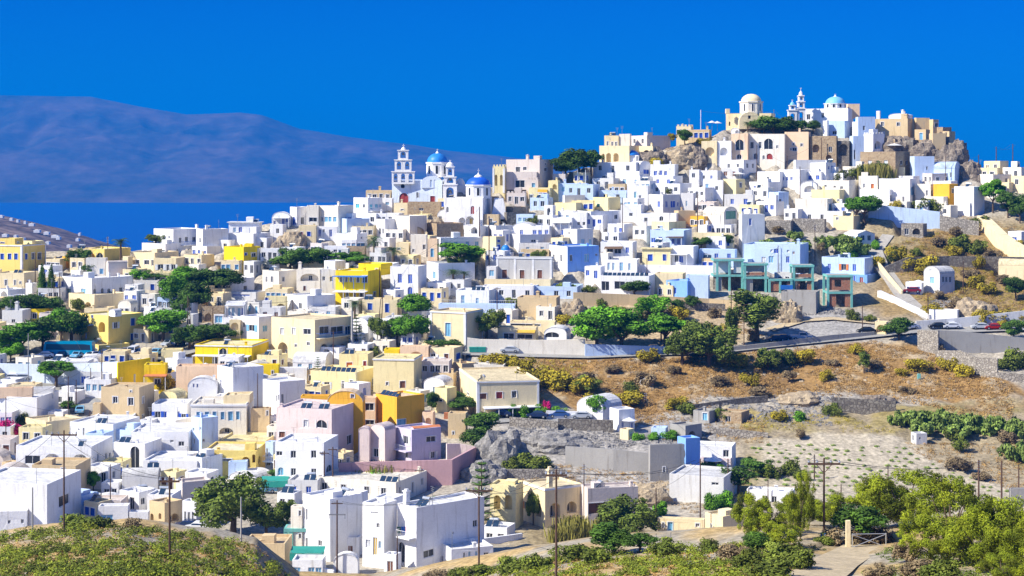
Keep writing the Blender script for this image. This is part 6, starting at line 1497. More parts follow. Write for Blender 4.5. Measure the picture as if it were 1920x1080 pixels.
# ---------------------------------------------------------------- vehicles
CARM = {'white': (.75,.76,.78), 'silver': (.45,.48,.52), 'blue': (.04,.10,.28), 'dark blue': (.015,.03,.09), 'black': (.012,.012,.015), 'red': (.40,.02,.02), 'maroon': (.20,.015,.03), 'light blue': (.18,.42,.60), 'grey': (.16,.17,.19), 'turquoise': (.0,.24,.42)}
mat('glass', (.02,.03,.04), rough=.08, spec=.8); mat('tyre', (.02,.02,.02), rough=.9); mat('lamp', (.7,.7,.65), rough=.2); mat('taillamp', (.4,.01,.01), rough=.3)
CARP = {}
def car_proto(kind, cname):
    key = (kind, cname)
    m = mat('paint_'+cname.replace(' ', '_'), CARM[cname], rough=.25, var=.02, spec=.6)
    root = empty({'car': 'parked_car', 'van': 'parked_van', 'pickup': 'pickup_truck', 'bus': 'coach_bus'}[kind])
    L, Wd, H_ = {'car': (4.2, 1.7, 1.45), 'van': (4.8, 1.85, 2.0), 'pickup': (5.0, 1.8, 1.7), 'bus': (11.0, 2.5, 3.3)}[kind]; w2 = Wd/2
    prof = {'car': [(-2.1,.35),(-2.08,.75),(-1.2,.92),(-.55,1.42),(.95,1.45),(1.75,.98),(2.08,.9),(2.1,.35)], 'van': [(-2.4,.4),(-2.38,.95),(-1.7,1.15),(-1.1,1.9),(2.2,2.0),(2.4,1.1),(2.4,.4)],
            'pickup': [(-2.5,.45),(-2.48,.95),(-1.5,1.05),(-.95,1.65),(.35,1.68),(.55,1.05),(2.48,1.05),(2.5,.45)], 'bus': [(-5.5,.4),(-5.5,1.3),(-5.2,3.2),(5.4,3.3),(5.5,1.2),(5.5,.4)]}[kind]
    q = MB(); n = len(prof)
    ins = lambda z: .0 if z < 1.0 else .14*min(1, (z-1.0)/.5)
    Lf = [(x, -w2+ins(z), z) for x, z in prof]; Rt = [(x, w2-ins(z), z) for x, z in prof]
    q.poly(Lf, m); q.poly(Rt[::-1], m)
    for i in range(n): j = (i+1) % n; q.poly([Lf[i], Lf[j], Rt[j], Rt[i]], m)
    q.build('body', root)
    gm = MATS['glass']; q = MB()
    if kind == 'bus':
        for sg in (-1, 1): y = sg*(w2-.02); q.poly([(-4.9, y, 1.5), (5.1, y, 1.5), (5.0, y-sg*.1, 2.75), (-4.8, y-sg*.1, 2.75)], gm)
        q.poly([(-5.52,-w2+.15,1.4),(-5.52,w2-.15,1.4),(-5.26,w2-.2,2.9),(-5.26,-w2+.2,2.9)], gm)
    else:
        zs = {'car': (.98, 1.36), 'van': (1.2, 1.8), 'pickup': (1.1, 1.58)}[kind]; xs = {'car': (-1.0, 1.5, -.5, .9), 'van': (-1.45, 2.2, -1.0, 2.1), 'pickup': (-1.3, .42, -.9, .3)}[kind]
        for sg in (-1, 1): q.poly([(xs[0], sg*(w2+.012), zs[0]), (xs[1], sg*(w2+.012), zs[0]), (xs[3], sg*(w2-.12), zs[1]), (xs[2], sg*(w2-.12), zs[1])], gm)
        a, b = (prof[2], prof[3]); q.poly([(a[0]+.02, -w2+.15, a[1]+.06), (a[0]+.02, w2-.15, a[1]+.06), (b[0]-.06, w2-.25, b[1]-.03), (b[0]-.06, -w2+.25, b[1]-.03)], gm)
        if kind == 'car': q.poly([(1.72,-w2+.15,1.06),(1.72,w2-.15,1.06),(1.02,w2-.25,1.44),(1.02,-w2+.25,1.44)], gm)
    q.build('windows', root)
    for x in ((-1.3, 1.3) if kind != 'bus' else (-3.4, 3.2)):
        for sg in (-1, 1):
            q = MB(); rr = .33 if kind != 'bus' else .5; c = Vector((x, sg*(w2-.1), rr)); q.bar(c+Vector((0,-.12,0)), c+Vector((0,.12,0)), rr, MATS['tyre'], n=14); wh = q.build('wheel', root)
            q = MB(); q.bar(c+Vector((0,sg*.121,0)), c+Vector((0,sg*.135,0)), rr*.55, MATS['tank'], n=10); q.build('rim', wh)
    for sg in (-1, 1):
        q = MB(); x = prof[0][0]; q.box(x-.03, x+.05, sg*w2*.7-.18, sg*w2*.7+.18, .62, .76, MATS['lamp']); q.build('headlight', root); x = prof[-1][0]; q = MB(); q.box(x-.05, x+.03, sg*w2*.78-.12, sg*w2*.78+.12, .7, .88, MATS['taillamp']); q.build('tail_light', root)
    root['category'] = {'car': 'car', 'van': 'van', 'pickup': 'pickup truck', 'bus': 'bus'}[kind]
    return root
def car(kind, cname, px, yb, deg, label=None, nearf=False):
    p = near(px, yb) if nearf else at(px, yb); p.z = gz(p.x, p.y)+.16
    k = (kind, cname)
    if k not in CARP: o = car_proto(kind, cname); CARP[k] = o; o.location = p; o.rotation_euler.z = R(deg); CH[o.name] = None; del CH[o.name]
    else: o = copy_tree(CARP[k], p, R(deg), 1)
    PADS.append((p.x, p.y, R(deg), 2.6 if kind != 'bus' else 6, 1.3, p.z))
    OTHERS.append((o, cname+' parked '+{'car': 'car', 'van': 'van', 'pickup': 'pickup', 'bus': 'coach'}[kind], o['category'], px, yb-4, label)); return o
CG = 'cars parked along the roads'
for a in [('bus', 'turquoise', 130, 669, -4, 'turquoise coach with dark windows parked under pines at the left'), ('car', 'white', 84, 672, 5), ('car', 'dark blue', 118, 672, 80), ('car', 'light blue', 146, 672, 75), ('car', 'white', 172, 672, 70), ('car', 'blue', 195, 670, 80), ('car', 'black', 208, 668, 70), ('car', 'grey', 224, 667, 75), ('van', 'white', 249, 667, 85), ('car', 'blue', 264, 667, 80), ('car', 'white', 280, 667, 78), ('car', 'light blue', 294, 667, 75),
          ('car', 'white', 22, 714, 8), ('car', 'silver', 42, 714, 4), ('car', 'dark blue', 3, 698, 20), ('car', 'light blue', 150, 776, 100, 'light blue car coming down the shaded lane left of the tan house'), ('car', 'silver', 148, 738, 10), ('car', 'dark blue', 162, 739, 15), ('car', 'blue', 5, 866, 30, 'blue car at the left edge beside the ramp'), ('car', 'dark blue', 352, 993, -4, 'dark car half hidden behind the near vineyard'), ('car', 'white', 372, 996, -8, 'white car half hidden beside the large grey green tree'),
          ('car', 'silver', 956, 662, -4, 'silver car in front of the long off white wall'), ('car', 'dark blue', 940, 782, -10, 'black car under the left end of the vine porch'), ('car', 'dark blue', 1008, 785, -12, 'dark blue car at the right end of the vine porch'), ('car', 'blue', 1048, 784, 0), ('car', 'silver', 1090, 786, 0), ('car', 'silver', 1224, 660, 3, 'silver car under the wide roadside pine'), ('car', 'dark blue', 1248, 660, 0), ('car', 'black', 1190, 662, 0), ('car', 'dark blue', 1130, 664, 0), ('pickup', 'silver', 1502, 638, 176, 'silver pickup truck beside the road parapet'), ('car', 'dark blue', 1455, 641, 5, 'dark car behind the silver pickup truck'), ('car', 'dark blue', 1466, 640, 5), ('car', 'black', 1624, 626, 5, 'small black car near the cream roadside arch'),
          ('car', 'maroon', 1710, 550, -8, 'maroon car parked before the lone grey cottage'), ('car', 'black', 1757, 617, 8), ('car', 'white', 1784, 617, 5, 'white car behind the shaded concrete wall'), ('car', 'silver', 1838, 618, 0), ('car', 'red', 1862, 619, 5, 'red car behind the far right road wall'), ('car', 'blue', 1842, 600, 3), ('car', 'black', 1312, 836, 0, 'black car parked above the pink and white house'), ('car', 'silver', 402, 640, 20), ('car', 'white', 365, 648, 60), ('car', 'silver', 318, 650, 60), ('car', 'dark blue', 335, 648, 60), ('car', 'white', 1910, 622, 0), ('car', 'blue', 390, 652, 45), ('car', 'white', 1705, 618, 20), ('car', 'light blue', 498, 925, 0)]:
    o = car(*a); o['group'] = CG
# ---------------------------------------------------------------- small things
def small(name, px, yb, look, label, cat, fn, nearf=False, Y=None):
    p = near(px, yb) if nearf else at(px, yb, Y); o = fn(p, p.y/F); OTHERS.append((o, look, cat, px, yb-4, label)); return o
def dumpster(p, s):
    r_ = empty('waste_bin', p); q = MB(); q.box(-.9, .9, -.5, .5, .15, 1.15, MATS['cloth_green'], -.06, -.06); q.build('body', r_); q = MB(); q.hexa([(-1,-.6,1.16),(1,-.6,1.16),(1,.6,1.16),(-1,.6,1.16),(-1,-.5,1.3),(1,-.5,1.3),(1,.5,1.4),(-1,.5,1.4)], MATS['cloth_green']); q.build('lid', r_); return r_
small('bin', 888, 661, '', 'left green waste container by the off white wall', 'waste bin', dumpster); small('bin', 903, 661, '', 'right green waste container by the off white wall', 'waste bin', dumpster)
def parasol(sz, mm='frame_white'):
    def f(p, s):
        r_ = empty('parasol', p); q = MB(); q.bar((0,0,-.3), (0,0,2.5), .04, MATS['metal']); q.build('post', r_); q = MB(); q.lathe([(sz, 2.05), (sz*.5, 2.35), (.05, 2.65)], MATS[mm], (0,0,0), 8); q.build('canopy', r_); return r_
    return f
for px, yb, sz, lb in ((1677, 286, 2.4, 'white parasol on the terrace below the fortress wall'), (1722, 545, 2.0, 'white parasol left of the lone grey cottage'), (1385, 340, 1.9, 'white parasol on a roof terrace below the long ivory house'), (1180, 808, 1.5, 'white parasol beside the dry slope cottage'), (1337, 884, 1.8, 'white parasol before the pink and white house'), (1335, 243, 1.4, 'left small white parasol on the hilltop terrace'), (1345, 244, 1.4, 'right small white parasol on the hilltop terrace')): small('p', px, yb, '', lb, 'parasol', parasol(sz))
small('p', 322, 716, '', 'yellow parasol above the brown porch garden', 'parasol', parasol(2.0, 'pane_y'))
def gate(p, s):
    r_ = empty('field_gate', p); M = MATS['tank']; w_ = 2.6; q = MB()
    for z in (.12, 1.15): q.bar((0,0,z), (w_,0,z), .03, M)
    for x in (0, w_): q.bar((x,0,.1), (x,0,1.2), .035, M)
    q.build('gate_frame', r_); q = MB(); q.bar((0,0,.15), (w_,0,1.12), .025, M); q.bar((0,0,1.12), (w_,0,.15), .025, M); q.build('cross_brace', r_); r_.rotation_euler.z = R(4); return r_
small('gate', 1598, 1030, '', 'thin metal field gate with crossed braces across the track', 'gate', gate, True)
def gpost(p, s): q = MB(); q.box(-.17, .17, -.17, .17, -.6, 2.15, MATS['plaster_C'], .01, .01); return q.build('gate_post', None, p)
small('gp', 1590, 1029, '', 'square cream gate post left of the field gate', 'gate post', gpost, True)
def barrel(p, s): q = MB(); q.lathe([(.3,0),(.34,.3),(.34,.6),(.3,.9)], MATS['dome_mid'], (0,0,0), 12); return q.build('barrel', None, p)
small('b', 1546, 1016, '', 'blue plastic barrel left of the gate post', 'barrel', barrel, True)
def awning(p, s):
    r_ = empty('shade_awning', p); q = MB()
    for x, y in ((-2.2,-1.2),(2.2,-1.2),(-2.2,1.2),(2.2,1.2)): q.bar((x,y,-.5), (x,y,2.5), .05, MATS['metal'])
    q.build('posts', r_); q = MB(); q.hexa([(-2.4,-1.3,2.3),(2.4,-1.3,2.3),(2.4,1.3,2.7),(-2.4,1.3,2.7),(-2.4,-1.3,2.36),(2.4,-1.3,2.36),(2.4,1.3,2.76),(-2.4,1.3,2.76)], MATS['cloth_green']); q.hexa([(-2.4,-1.36,1.3),(2.4,-1.36,1.3),(2.4,-1.32,1.3),(-2.4,-1.32,1.3),(-2.4,-1.36,2.29),(2.4,-1.36,2.29),(2.4,-1.32,2.29),(-2.4,-1.32,2.29)], MATS['cloth_green']); q.build('canopy', r_); return r_
small('aw', 577, 1064, '', 'dark green shade awning in the yard left of the white front house', 'awning', awning)
small('aw2', 515, 925, '', 'dark green tarp shelter left of the grey windowed house', 'awning', awning)
def boards(p, s):
    q = MB(); q.hexa([(-1.6,-.2,0),(1.6,-.2,0),(1.6,.4,0),(-1.6,.4,0),(-1.3,.2,.5),(1.3,.2,.5),(1.3,.5,.5),(-1.3,.5,.5)], MATS['wood']); return q.build('timber_pile', None, p)
small('tp', 860, 1066, '', 'pile of old boards leaning at the white plank shed', 'timber pile', boards)
def sign(p, s): q = MB(); q.box(-1.5, 1.5, -.05, .05, .9, 2.0, MATS['bluewood']); q.box(-1.45, -1.35, .06, .12, -.4, 1.9, MATS['metal']); q.box(1.35, 1.45, .06, .12, -.4, 1.9, MATS['metal']); return q.build('sign_board', None, p)
small('sg', 1475, 550, '', 'blue board in front of the low brick infilled frame', 'sign board', sign)
def rustbox(p, s): q = MB(); q.box(-.7, .7, -.5, .5, 0, 1.2, MATS['tile'], .03, .03); return q.build('rusty_tank', None, p)
small('rb', 839, 785, '', 'rusty orange tank on the edge above the block hut', 'tank', rustbox)
def pallet(p, s): q = MB(); q.box(-.35, .35, -.2, .2, -.1, 1.5, MATS['teal'], .02, .02); return q.build('meter_cabinet', None, p)
small('mc', 1723, 714, '', 'pale green box standing in the dry grass slope', 'cabinet', pallet)
def laundry(cols):
    def f(p, s):
        r_ = empty('clothes_line', p); q = MB(); q.bar((-1.3,0,1.5), (1.3,0,1.5), .015, MATS['wire']); q.bar((-1.3,0,-.05), (-1.3,0,1.5), .03, MATS['metal']); q.bar((1.3,0,-.05), (1.3,0,1.5), .03, MATS['metal']); q.build('line_frame', r_)
        return r_
    return f
def cloth(px, yb, Y, c, label):
    p = P(px, yb, Y); m = mat('cloth_'+c, {'magenta': (.75,.05,.2), 'blue': (.03,.1,.5), 'white': (.75,.75,.8), 'dark green': (.03,.12,.08)}[c], rough=.9); q = MB(); n = 8
    for i in range(n):
        x0 = -.28+.56*i/n; x1 = -.28+.56*(i+1)/n; y0 = .05*math.sin(i*1.4); y1 = .05*math.sin((i+1)*1.4); q.poly([(x0,y0*1.6,0),(x1,y1*1.6,0),(x1,y1,.95),(x0,y0,.95)], m)
    o = q.build('hanging_cloth', None, p); OTHERS.append((o, '', 'laundry', px, yb, label)); return o
hf = next(h for h in HOUSES if h.label and h.label.startswith('large white two storey front')); Yl = hf.g.Yc+3.0
for i, (c, px) in enumerate((('dark green', 748), ('blue', 756), ('magenta', 764), ('white', 772))): cloth(px, 1000, hf.g.Yc+1.4+(781-px)/103*2.0, c, c+' cloth hung on the front house balcony')
def goat(p, s): pass
# dishes of scrap: wire hoop in the dry slope
def hoop(p, s):
    q = MB(); n = 10
    for i in range(n): a0 = 2*math.pi*i/n; a1 = 2*math.pi*(i+1)/n; q.bar((1.5*math.cos(a0), 0, .8+.8*math.sin(a0)), (1.5*math.cos(a1), 0, .8+.8*math.sin(a1)), .07, MATS['plaster_T'], n=5)
    return q.build('scrap_hoop', None, p)
small('hp', 1213, 724, '', 'pale bent scrap hoop lying on the dry slope', 'scrap', hoop)
# ---------------------------------------------------------------- ground, roads, scrub
mat('asphalt', (.33,.32,.30), rough=.95, var=.1, scale=.5, fine=(2, .1)); mat('lane', (.42,.39,.34), rough=.95, var=.1, scale=.5, fine=(2, .12)); mat('track', (.56,.45,.28), rough=.97, var=.15, scale=.8, fine=(3, .2)); mat('gravel', (.36,.35,.33), rough=.97, var=.15, scale=.6, fine=(3, .2))
def wp(l, nearf=False): return [tuple((near(*q) if nearf else at(*q)).xy) for q in l]
ROADS = [('main_road', wp([(860, 660), (1000, 664), (1100, 666), (1250, 660), (1330, 658), (1440, 646), (1560, 634), (1640, 626), (1720, 618), (1800, 618), (1960, 612)]), 6, 'asphalt'),
         ('upper_lane', wp([(1662, 440), (1640, 470), (1650, 495), (1672, 525), (1690, 552), (1715, 575), (1745, 598), (1760, 610)]), 4, 'lane'),
         ('car_park', wp([(-40, 676), (120, 673), (220, 671), (300, 668), (360, 652), (410, 642)]), 8, 'asphalt'),
         ('shaded_lane', wp([(10, 712), (90, 722), (140, 742), (170, 752), (150, 778), (130, 790)]), 4, 'asphalt'),
         ('left_lane', wp([(-30, 850), (10, 838), (30, 824)]), 4, 'asphalt'),
         ('village_lane', wp([(470, 830), (500, 806), (516, 790), (540, 778)]), 4, 'lane'),
         ('parking_lane', wp([(900, 790), (960, 786), (1100, 788)]), 5, 'gravel'),
         ('gravel_road', wp([(1440, 618), (1500, 600), (1560, 596), (1640, 604)]), 4, 'track'),
         ('dirt_track', wp([(1625, 1024), (1600, 1040), (1560, 1060), (1520, 1090)], True), 3.4, 'track')]
G = build_ground([(r_[1], r_[2], 0) for r_ in ROADS])
for n_, pts, wd, m_ in ROADS: road(n_, pts, wd, MATS[m_], .10)
build_far()
from mathutils.bvhtree import BVHTree
me = G.data; vv = np.empty(len(me.vertices)*3, np.float32); me.vertices.foreach_get('co', vv); vv = vv.reshape(-1, 3); pol = np.empty(len(me.polygons)*4, np.int32); me.polygons.foreach_get('vertices', pol)
bvh = BVHTree.FromPolygons(vv.tolist(), pol.reshape(-1, 4).tolist())
def drop(x, y):
    h_ = bvh.ray_cast(Vector((x, y, 200)), Vector((0, 0, -1))); return h_[0].z if h_[0] else gz(x, y)
def inpoly(x, y, poly):
    c = False; n = len(poly); j = n-1
    for i in range(n):
        if (poly[i][1] > y) != (poly[j][1] > y) and x < (poly[j][0]-poly[i][0])*(y-poly[i][1])/(poly[j][1]-poly[i][1])+poly[i][0]: c = not c
        j = i
    return c
ROADPTS = [(np.array(r_[1]), r_[2]) for r_ in ROADS]
def onroad(x, y):
    for P_, wd in ROADPTS:
        for a, b in zip(P_[:-1], P_[1:]):
            d = b-a; t = min(1, max(0, ((x-a[0])*d[0]+(y-a[1])*d[1])/(d@d)))
            if math.hypot(x-a[0]-t*d[0], y-a[1]-t*d[1]) < wd/2+.4: return True
    for (cx, cy, rz, hx_, hy_, zb) in PADS:
        dx, dy = x-cx, y-cy; c_, s_ = math.cos(-rz), math.sin(-rz)
        if abs(dx*c_-dy*s_) < hx_-.3 and abs(dx*s_+dy*c_) < hy_-.3: return True
    return False
def scatter(name, polys, n, size, per, leaf, m, label, cat, nearf=False, seed=1, clump=.0, tall=.6, fq=.12):
    r_ = np.random.default_rng(seed); C_ = []; k = 0; tries = 0
    area = [abs(sum(p[i][0]*p[(i+1) % len(p)][1]-p[(i+1) % len(p)][0]*p[i][1] for i in range(len(p)))) for p in polys]
    pr = np.array(area)/sum(area)
    while k < n and tries < n*8:
        tries += 1; pl = polys[r_.choice(len(polys), p=pr)]; xs = [q[0] for q in pl]; ys = [q[1] for q in pl]
        px = r_.uniform(min(xs), max(xs)); py = r_.uniform(min(ys), max(ys))
        if not inpoly(px, py, pl): continue
        q = near(px, py) if nearf else at(px, py)
        if clump and noise.noise(Vector((q.x*fq, q.y*fq, seed))) < clump-.35: continue
        if onroad(q.x, q.y): continue
        C_.append((q.x, q.y, drop(q.x, q.y)+size*.2)); k += 1
    cen = np.array(C_); rad = size*r_.uniform(.45, 1.35, len(cen)); V, Q, c = leaves(cen, rad, per, leaf, tall, seed, up=.8, tintv=.4)
    o = npmesh(name, V, Q, [MATS[m]], col=c); o['label'] = label; o['category'] = cat; o['kind'] = 'stuff'; return o
scatter('vineyard_cover', [[(-40, 1012), (100, 995), (250, 988), (400, 1006), (480, 1026), (540, 1075), (540, 1100), (-40, 1100)]], 430, .72, 130, .10, 'leaf_vine', 'low green vines covering the near ridge at lower left', 'vines', True, 3, .0, .75, .42)
scatter('vineyard_shade_cover', [[(-40, 1012), (100, 995), (250, 988), (400, 1006), (480, 1026), (540, 1075), (540, 1100), (-40, 1100)]], 170, .66, 130, .10, 'leaf_bush', 'darker green growth between the vines at lower left', 'vines', True, 13, .0, .75, .42)  # second planting in a darker leaf colour
scatter('foreground_grass', [[(800, 1070), (1000, 1052), (1200, 1030), (1500, 1014), (1500, 1100), (800, 1100)]], 1500, .42, 40, .085, 'leaf_vine', 'rough green growth along the bottom edge right of the front house', 'grass', True, 4, .3, .8, .35)
scatter('ridge_dry_grass', [[(-40, 1000), (250, 985), (480, 1022), (560, 1082), (-40, 1100)], [(540, 1078), (900, 1062), (1500, 1014), (1500, 1100), (540, 1100)]], 3200, .25, 16, .065, 'leaf_grass', 'dry straw coloured grass between the foreground plants', 'grass', True, 15)
scatter('track_verge_scrub', [[(1640, 1030), (1900, 1000), (1930, 1100), (1600, 1100)], [(1380, 1030), (1560, 1030), (1480, 1090), (1380, 1090)]], 500, .35, 34, .07, 'leaf_olive', 'grey green scrub beside the dirt track', 'scrub', True, 5, .1)
scatter('dry_grass', [[(960, 668), (1250, 672), (1420, 660), (1640, 640), (1740, 660), (1900, 730), (1900, 800), (1700, 758), (1440, 745), (1300, 780), (1180, 800), (1080, 745), (960, 735)]], 6500, .5, 16, .12, 'leaf_grass', 'dry golden brown grass covering the slope below the road', 'grass', False, 6, .05, .55)
scatter('hillside_scrub', [[(1660, 470), (1760, 430), (1925, 480), (1925, 590), (1760, 590), (1700, 540)], [(1800, 400), (1925, 430), (1925, 480), (1840, 440)]], 1500, .6, 24, .11, 'leaf_grass', 'dry scrub on the slope above the road at right', 'scrub', False, 7, .1)
scatter('hillside_broom', [[(1660, 470), (1760, 430), (1925, 480), (1925, 600), (1760, 590), (1700, 540)], [(900, 664), (1100, 680), (1060, 735), (960, 720)], [(1380, 770), (1560, 780), (1690, 815), (1560, 812), (1380, 806)]], 900, .65, 34, .10, 'leaf_broom', 'yellow green broom growth scattered over the dry slopes', 'scrub', False, 8, .15)
scatter('field_edge_scrub', [[(1690, 825), (1925, 830), (1925, 935), (1800, 880), (1720, 850)], [(930, 850), (1240, 895), (1240, 930), (930, 905)], [(1230, 780), (1440, 790), (1440, 830), (1230, 825)], [(1380, 560), (1440, 580), (1440, 640), (1380, 640)]], 1100, .5, 24, .10, 'leaf_grass', 'brown scrub around the sandy field', 'scrub', False, 9, .08)
# rubble as one heap of loose stones
def stones(name, polys, n, s0, s1, m, label, seed):
    r_ = np.random.default_rng(seed); mb = MB(); M = MATS[m]; k = 0; t = 0
    while k < n and t < n*8:
        t += 1; pl = polys[r_.integers(len(polys))]; xs = [q[0] for q in pl]; ys = [q[1] for q in pl]; px = r_.uniform(min(xs), max(xs)); py = r_.uniform(min(ys), max(ys))
        if not inpoly(px, py, pl): continue
        q = at(px, py)
        if onroad(q.x, q.y): continue
        s = r_.uniform(s0, s1); z = drop(q.x, q.y); a = [s*(.6+.8*v) for v in r_.random(8)]; c = [(-1,-1,-1),(1,-1,-1),(1,1,-1),(-1,1,-1),(-.6,-.6,.8),(.7,-.6,.6),(.6,.7,.8),(-.7,.6,.7)]
        mb.hexa([(q.x+c[i][0]*a[i], q.y+c[i][1]*a[i], z+c[i][2]*a[i]*.7) for i in range(8)], M); k += 1
    o = mb.build(name); o['label'] = label; o['category'] = 'rubble'; o['kind'] = 'stuff'
stones('loose_rubble', [[(1300, 760), (1460, 735), (1580, 745), (1560, 800), (1330, 790)], [(950, 795), (1150, 800), (1290, 830), (1150, 845), (960, 830)], [(1440, 575), (1560, 575), (1650, 600), (1560, 605), (1440, 600)], [(1740, 560), (1860, 570), (1850, 605), (1740, 600)]], 2200, .15, .5, 'rock_grey', 'loose pale stones strewn over banks and yards', 11)
stones('slope_stones', [[(1000, 670), (1400, 665), (1700, 650), (1900, 760), (1440, 735), (1080, 740)], [(1230, 895), (1400, 930), (1300, 960), (1180, 920)], [(1250, 268), (1330, 262), (1320, 300), (1240, 302)], [(1640, 262), (1760, 268), (1800, 300), (1700, 290)]], 1200, .12, .45, 'rock_tan', 'tan stones lying on the dry slope and below the hilltop', 12)
# vines of the sandy field, one by one
vs = [];  r_ = np.random.default_rng(21)
V, Q, c = leaves(np.array([[0,0,.15],[.25,.1,.12],[-.2,.05,.12]]), np.array([.3,.25,.22]), 60, .07, .6, 5, up=.9); v0 = npmesh('vine', V, Q, [MATS['leaf_cactus']], col=c); k = 0
for j in range(15):
    for i in range(26):
        px = 1400+i*20+(j % 2)*10+r_.uniform(-5, 5); py = 832+j*8.5+i*.6+r_.uniform(-1.5, 1.5); lim = np.interp(px, [1400,1440,1560,1700,1760,1900], [842,830,822,832,872,925])
        if py < lim or py > 958 or px > 1890 or r_.random() < .25: continue
        q = at(px, py); o = v0 if k == 0 else v0.copy()
        if k: COL.objects.link(o)
        k += 1
        o.location = (q.x, q.y, drop(q.x, q.y)); o.rotation_euler.z = r_.uniform(0, 6); s = r_.uniform(.8, 1.6); o.scale = (s, s, s*.9); o['label'] = 'small low vine tuft standing in the pale sandy field'; o['category'] = 'vine'; o['group'] = 'vines dotted over the sandy field'
        if k >= 290: break
    if k >= 290: break
# far houses on the headland, and on the island shore
for i, (px, py, w_) in enumerate([(3,403,10),(22,408,8),(34,411,6),(60,418,14),(48,414,6),(70,430,16),(88,434,14),(104,440,18),(110,443,10),(10,438,14),(30,440,8),(146,446,8),(150,436,6),(40,445,20),(90,452,10),(130,458,10)]):
    Yf = 2250-(py-403)*6; s = Yf/F; p = P(px, py+3, Yf); q = MB(); w_ *= .7; q.box(-w_*s/2, w_*s/2, -4, 4, -2, 2.0*s, MATS['plaster_W']); q.box(-w_*s/4, w_*s/5, -3, 3, 2.0*s+.01, 2.8*s, MATS['plaster_I']); o = q.build('distant_house', None, p); OTHERS.append((o, '', 'house', px, py, None)); o['group'] = 'tiny white houses on the far headland'; o['label'] = 'tiny white distant house scattered on the brown headland beyond the village'
# ---------------------------------------------------------------- haze
if HAZE > 0:
    m = bpy.data.materials.new('haze'); m.use_nodes = True; n = m.node_tree.nodes; n.remove(n['Principled BSDF']); pv = n.new('ShaderNodeVolumePrincipled'); m.node_tree.links.new(pv.outputs[0], n['Material Output'].inputs['Volume'])
    pv.inputs['Color'].default_value = HAZE_COL; pv.inputs['Density'].default_value = HAZE; pv.inputs['Anisotropy'].default_value = 0.0
    q = MB(); q.box(-5200, 5200, -80, 11800, SEA-40, 390, m); o = q.build('haze'); o['kind'] = 'stuff'; o['label'] = 'thin blue sea haze over the strait and island'; o['category'] = 'haze'
# ---------------------------------------------------------------- labels: each one singled out by its look and what it stands next to
used = set()
for o in bpy.data.objects:
    if o.parent is None and o.get('label') and not o.get('group'): used.add(o['label'])
def relate(px, py, rank=0, exclude=None):
    L = sorted((math.hypot((x-px), (y-py)*1.5), nm, x, y) for nm, x, y in LANDMARKS if nm != exclude)
    d, nm, x, y = L[rank]; dx, dy = px-x, py-y
    near_ = d < 60
    if abs(dx) > abs(dy)*2: s = 'right of' if dx > 0 else 'left of'
    elif abs(dy) > abs(dx)*2: s = 'below' if dy > 0 else 'above'
    else: s = ('below and ' if dy > 0 else 'above and ')+('right of' if dx > 0 else 'left of')
    return ('just ' if near_ else '')+s+' '+nm
def uniq(look, px, py):
    t = look.split()
    if len(t) > 9: look = ' '.join(t[:9]); 
    for tail in (' and', ' with', ' a', ' two'):
        if look.endswith(tail): look = look[:-len(tail)]
    opts = []
    for rk in (0, 1, 2): opts.append(look+' '+relate(px, py, rk))
    for o_ in opts:
        if len(o_.split()) > 16: o_ = ' '.join(look.split()[:4]).replace(' with', '')+' '+o_[len(look)+1:]
        if o_ not in used and len(o_.split()) <= 16: used.add(o_); return o_
    base = look.split(' with')[0]; nums = ['second', 'third', 'fourth', 'fifth', 'sixth', 'seventh', 'eighth', 'ninth', 'tenth', 'eleventh', 'twelfth']
    for nme in nums:
        o_ = nme+' '+base+' '+relate(px, py, 0)
        o_ = ' '.join(o_.split()[:16])
        if o_ not in used: used.add(o_); return o_
    return opts[0]
for h in HOUSES:
    if h.label: h.root['label'] = h.label; used.add(h.label)
for (o, look, cat, px, py, label) in OTHERS:
    if label: used.add(label)
for h in PLANTS:
    if h.label: h.root['label'] = h.label; used.add(h.label)
for h in HOUSES:
    if not h.label: h.root['label'] = uniq(describe(h), (h.x0+h.x1)/2, (h.yt+h.yb)/2)
for (o, look, cat, px, py, label) in OTHERS:
    o['category'] = cat
    if o.get('label') and not label and o.name.startswith('distant'): continue
    o['label'] = label if label else uniq(look, px, py)
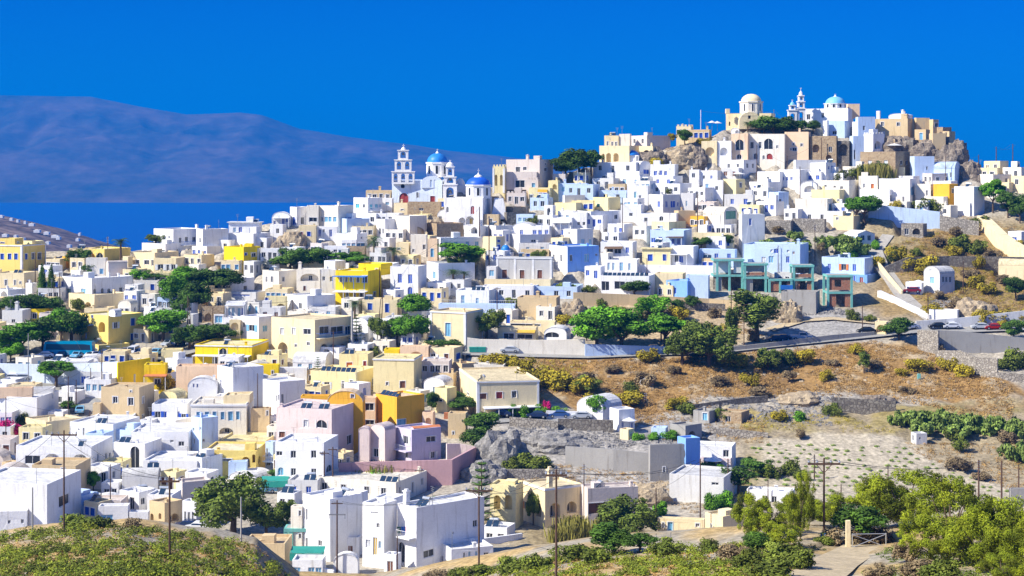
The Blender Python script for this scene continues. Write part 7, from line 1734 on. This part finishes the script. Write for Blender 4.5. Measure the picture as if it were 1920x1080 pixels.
PG = {'round': 'bright green leafy trees', 'pine': 'spreading pines in the village', 'broad': 'dark leafy trees among the houses', 'olive': 'grey green olive trees', 'tamarisk': 'tamarisks in the right foreground', 'cypress': 'cypresses by the yellow mansion', 'palm': 'palms in the village', 'euc': 'loose eucalyptus trees', 'fir': 'araucarias', 'bush': 'green bushes', 'greenbush': 'bright green bushes', 'broom': 'yellow broom bushes on the slopes', 'dry': 'brown dry bushes on the slopes', 'cactus': 'prickly pear clumps', 'bougain': 'bougainvilleas', 'reed': 'reed clumps'}
for h in PLANTS:
    h.root['category'] = CAT[h.kind]
    if not h.label: h.root['label'] = uniq(WORD[h.kind], h.px, h.py)
    h.root['group'] = PG[h.kind]
for h in HOUSES: pass

# past 300 houses: the smallest-showing ones become one object
hs = [h for h in HOUSES if h.root.name.split('.')[0] == 'house' and h.root['category'] == 'house']
hs.sort(key=lambda h: -(h.x1-h.x0)*(h.yb-h.yt)*(1 if h.label or h.root.get('listed') else .8)+(-1e6 if h.label else 0))
rest = hs[298:]
if rest:
    Vv = []; Ff = []; Mm = []; ms = []; off_ = 0
    for h in rest:
        kids = [c for c in bpy.data.objects if c.parent == h.root]; kids += [g for c in kids for g in bpy.data.objects if g.parent == c] if False else []
        al = list(kids)
        for c in kids: al += list(c.children)
        a = h.root.rotation_euler.z; c_, s_ = math.cos(a), math.sin(a); l = h.root.location
        for c in al:
            me_ = c.data
            if me_ is None: continue
            mp_ = []
            for m_ in me_.materials:
                if m_ not in ms: ms.append(m_)
                mp_.append(ms.index(m_))
            for v in me_.vertices: x, y, z = v.co; Vv.append((l.x+x*c_-y*s_, l.y+x*s_+y*c_, l.z+z))
            for p_ in me_.polygons: Ff.append(tuple(off_+i for i in p_.vertices)); Mm.append(mp_[p_.material_index])
            off_ += len(me_.vertices)
        for c in al: bpy.data.objects.remove(c)
        bpy.data.objects.remove(h.root)
    me_ = bpy.data.meshes.new('small_houses'); me_.from_pydata(Vv, [], Ff)
    for m_ in ms: me_.materials.append(m_)
    me_.polygons.foreach_set('material_index', Mm); o = bpy.data.objects.new('small_houses', me_); COL.objects.link(o)
    o['kind'] = 'stuff'; o['label'] = 'many small white and cream cube houses filling gaps between the larger ones'; o['category'] = 'houses'
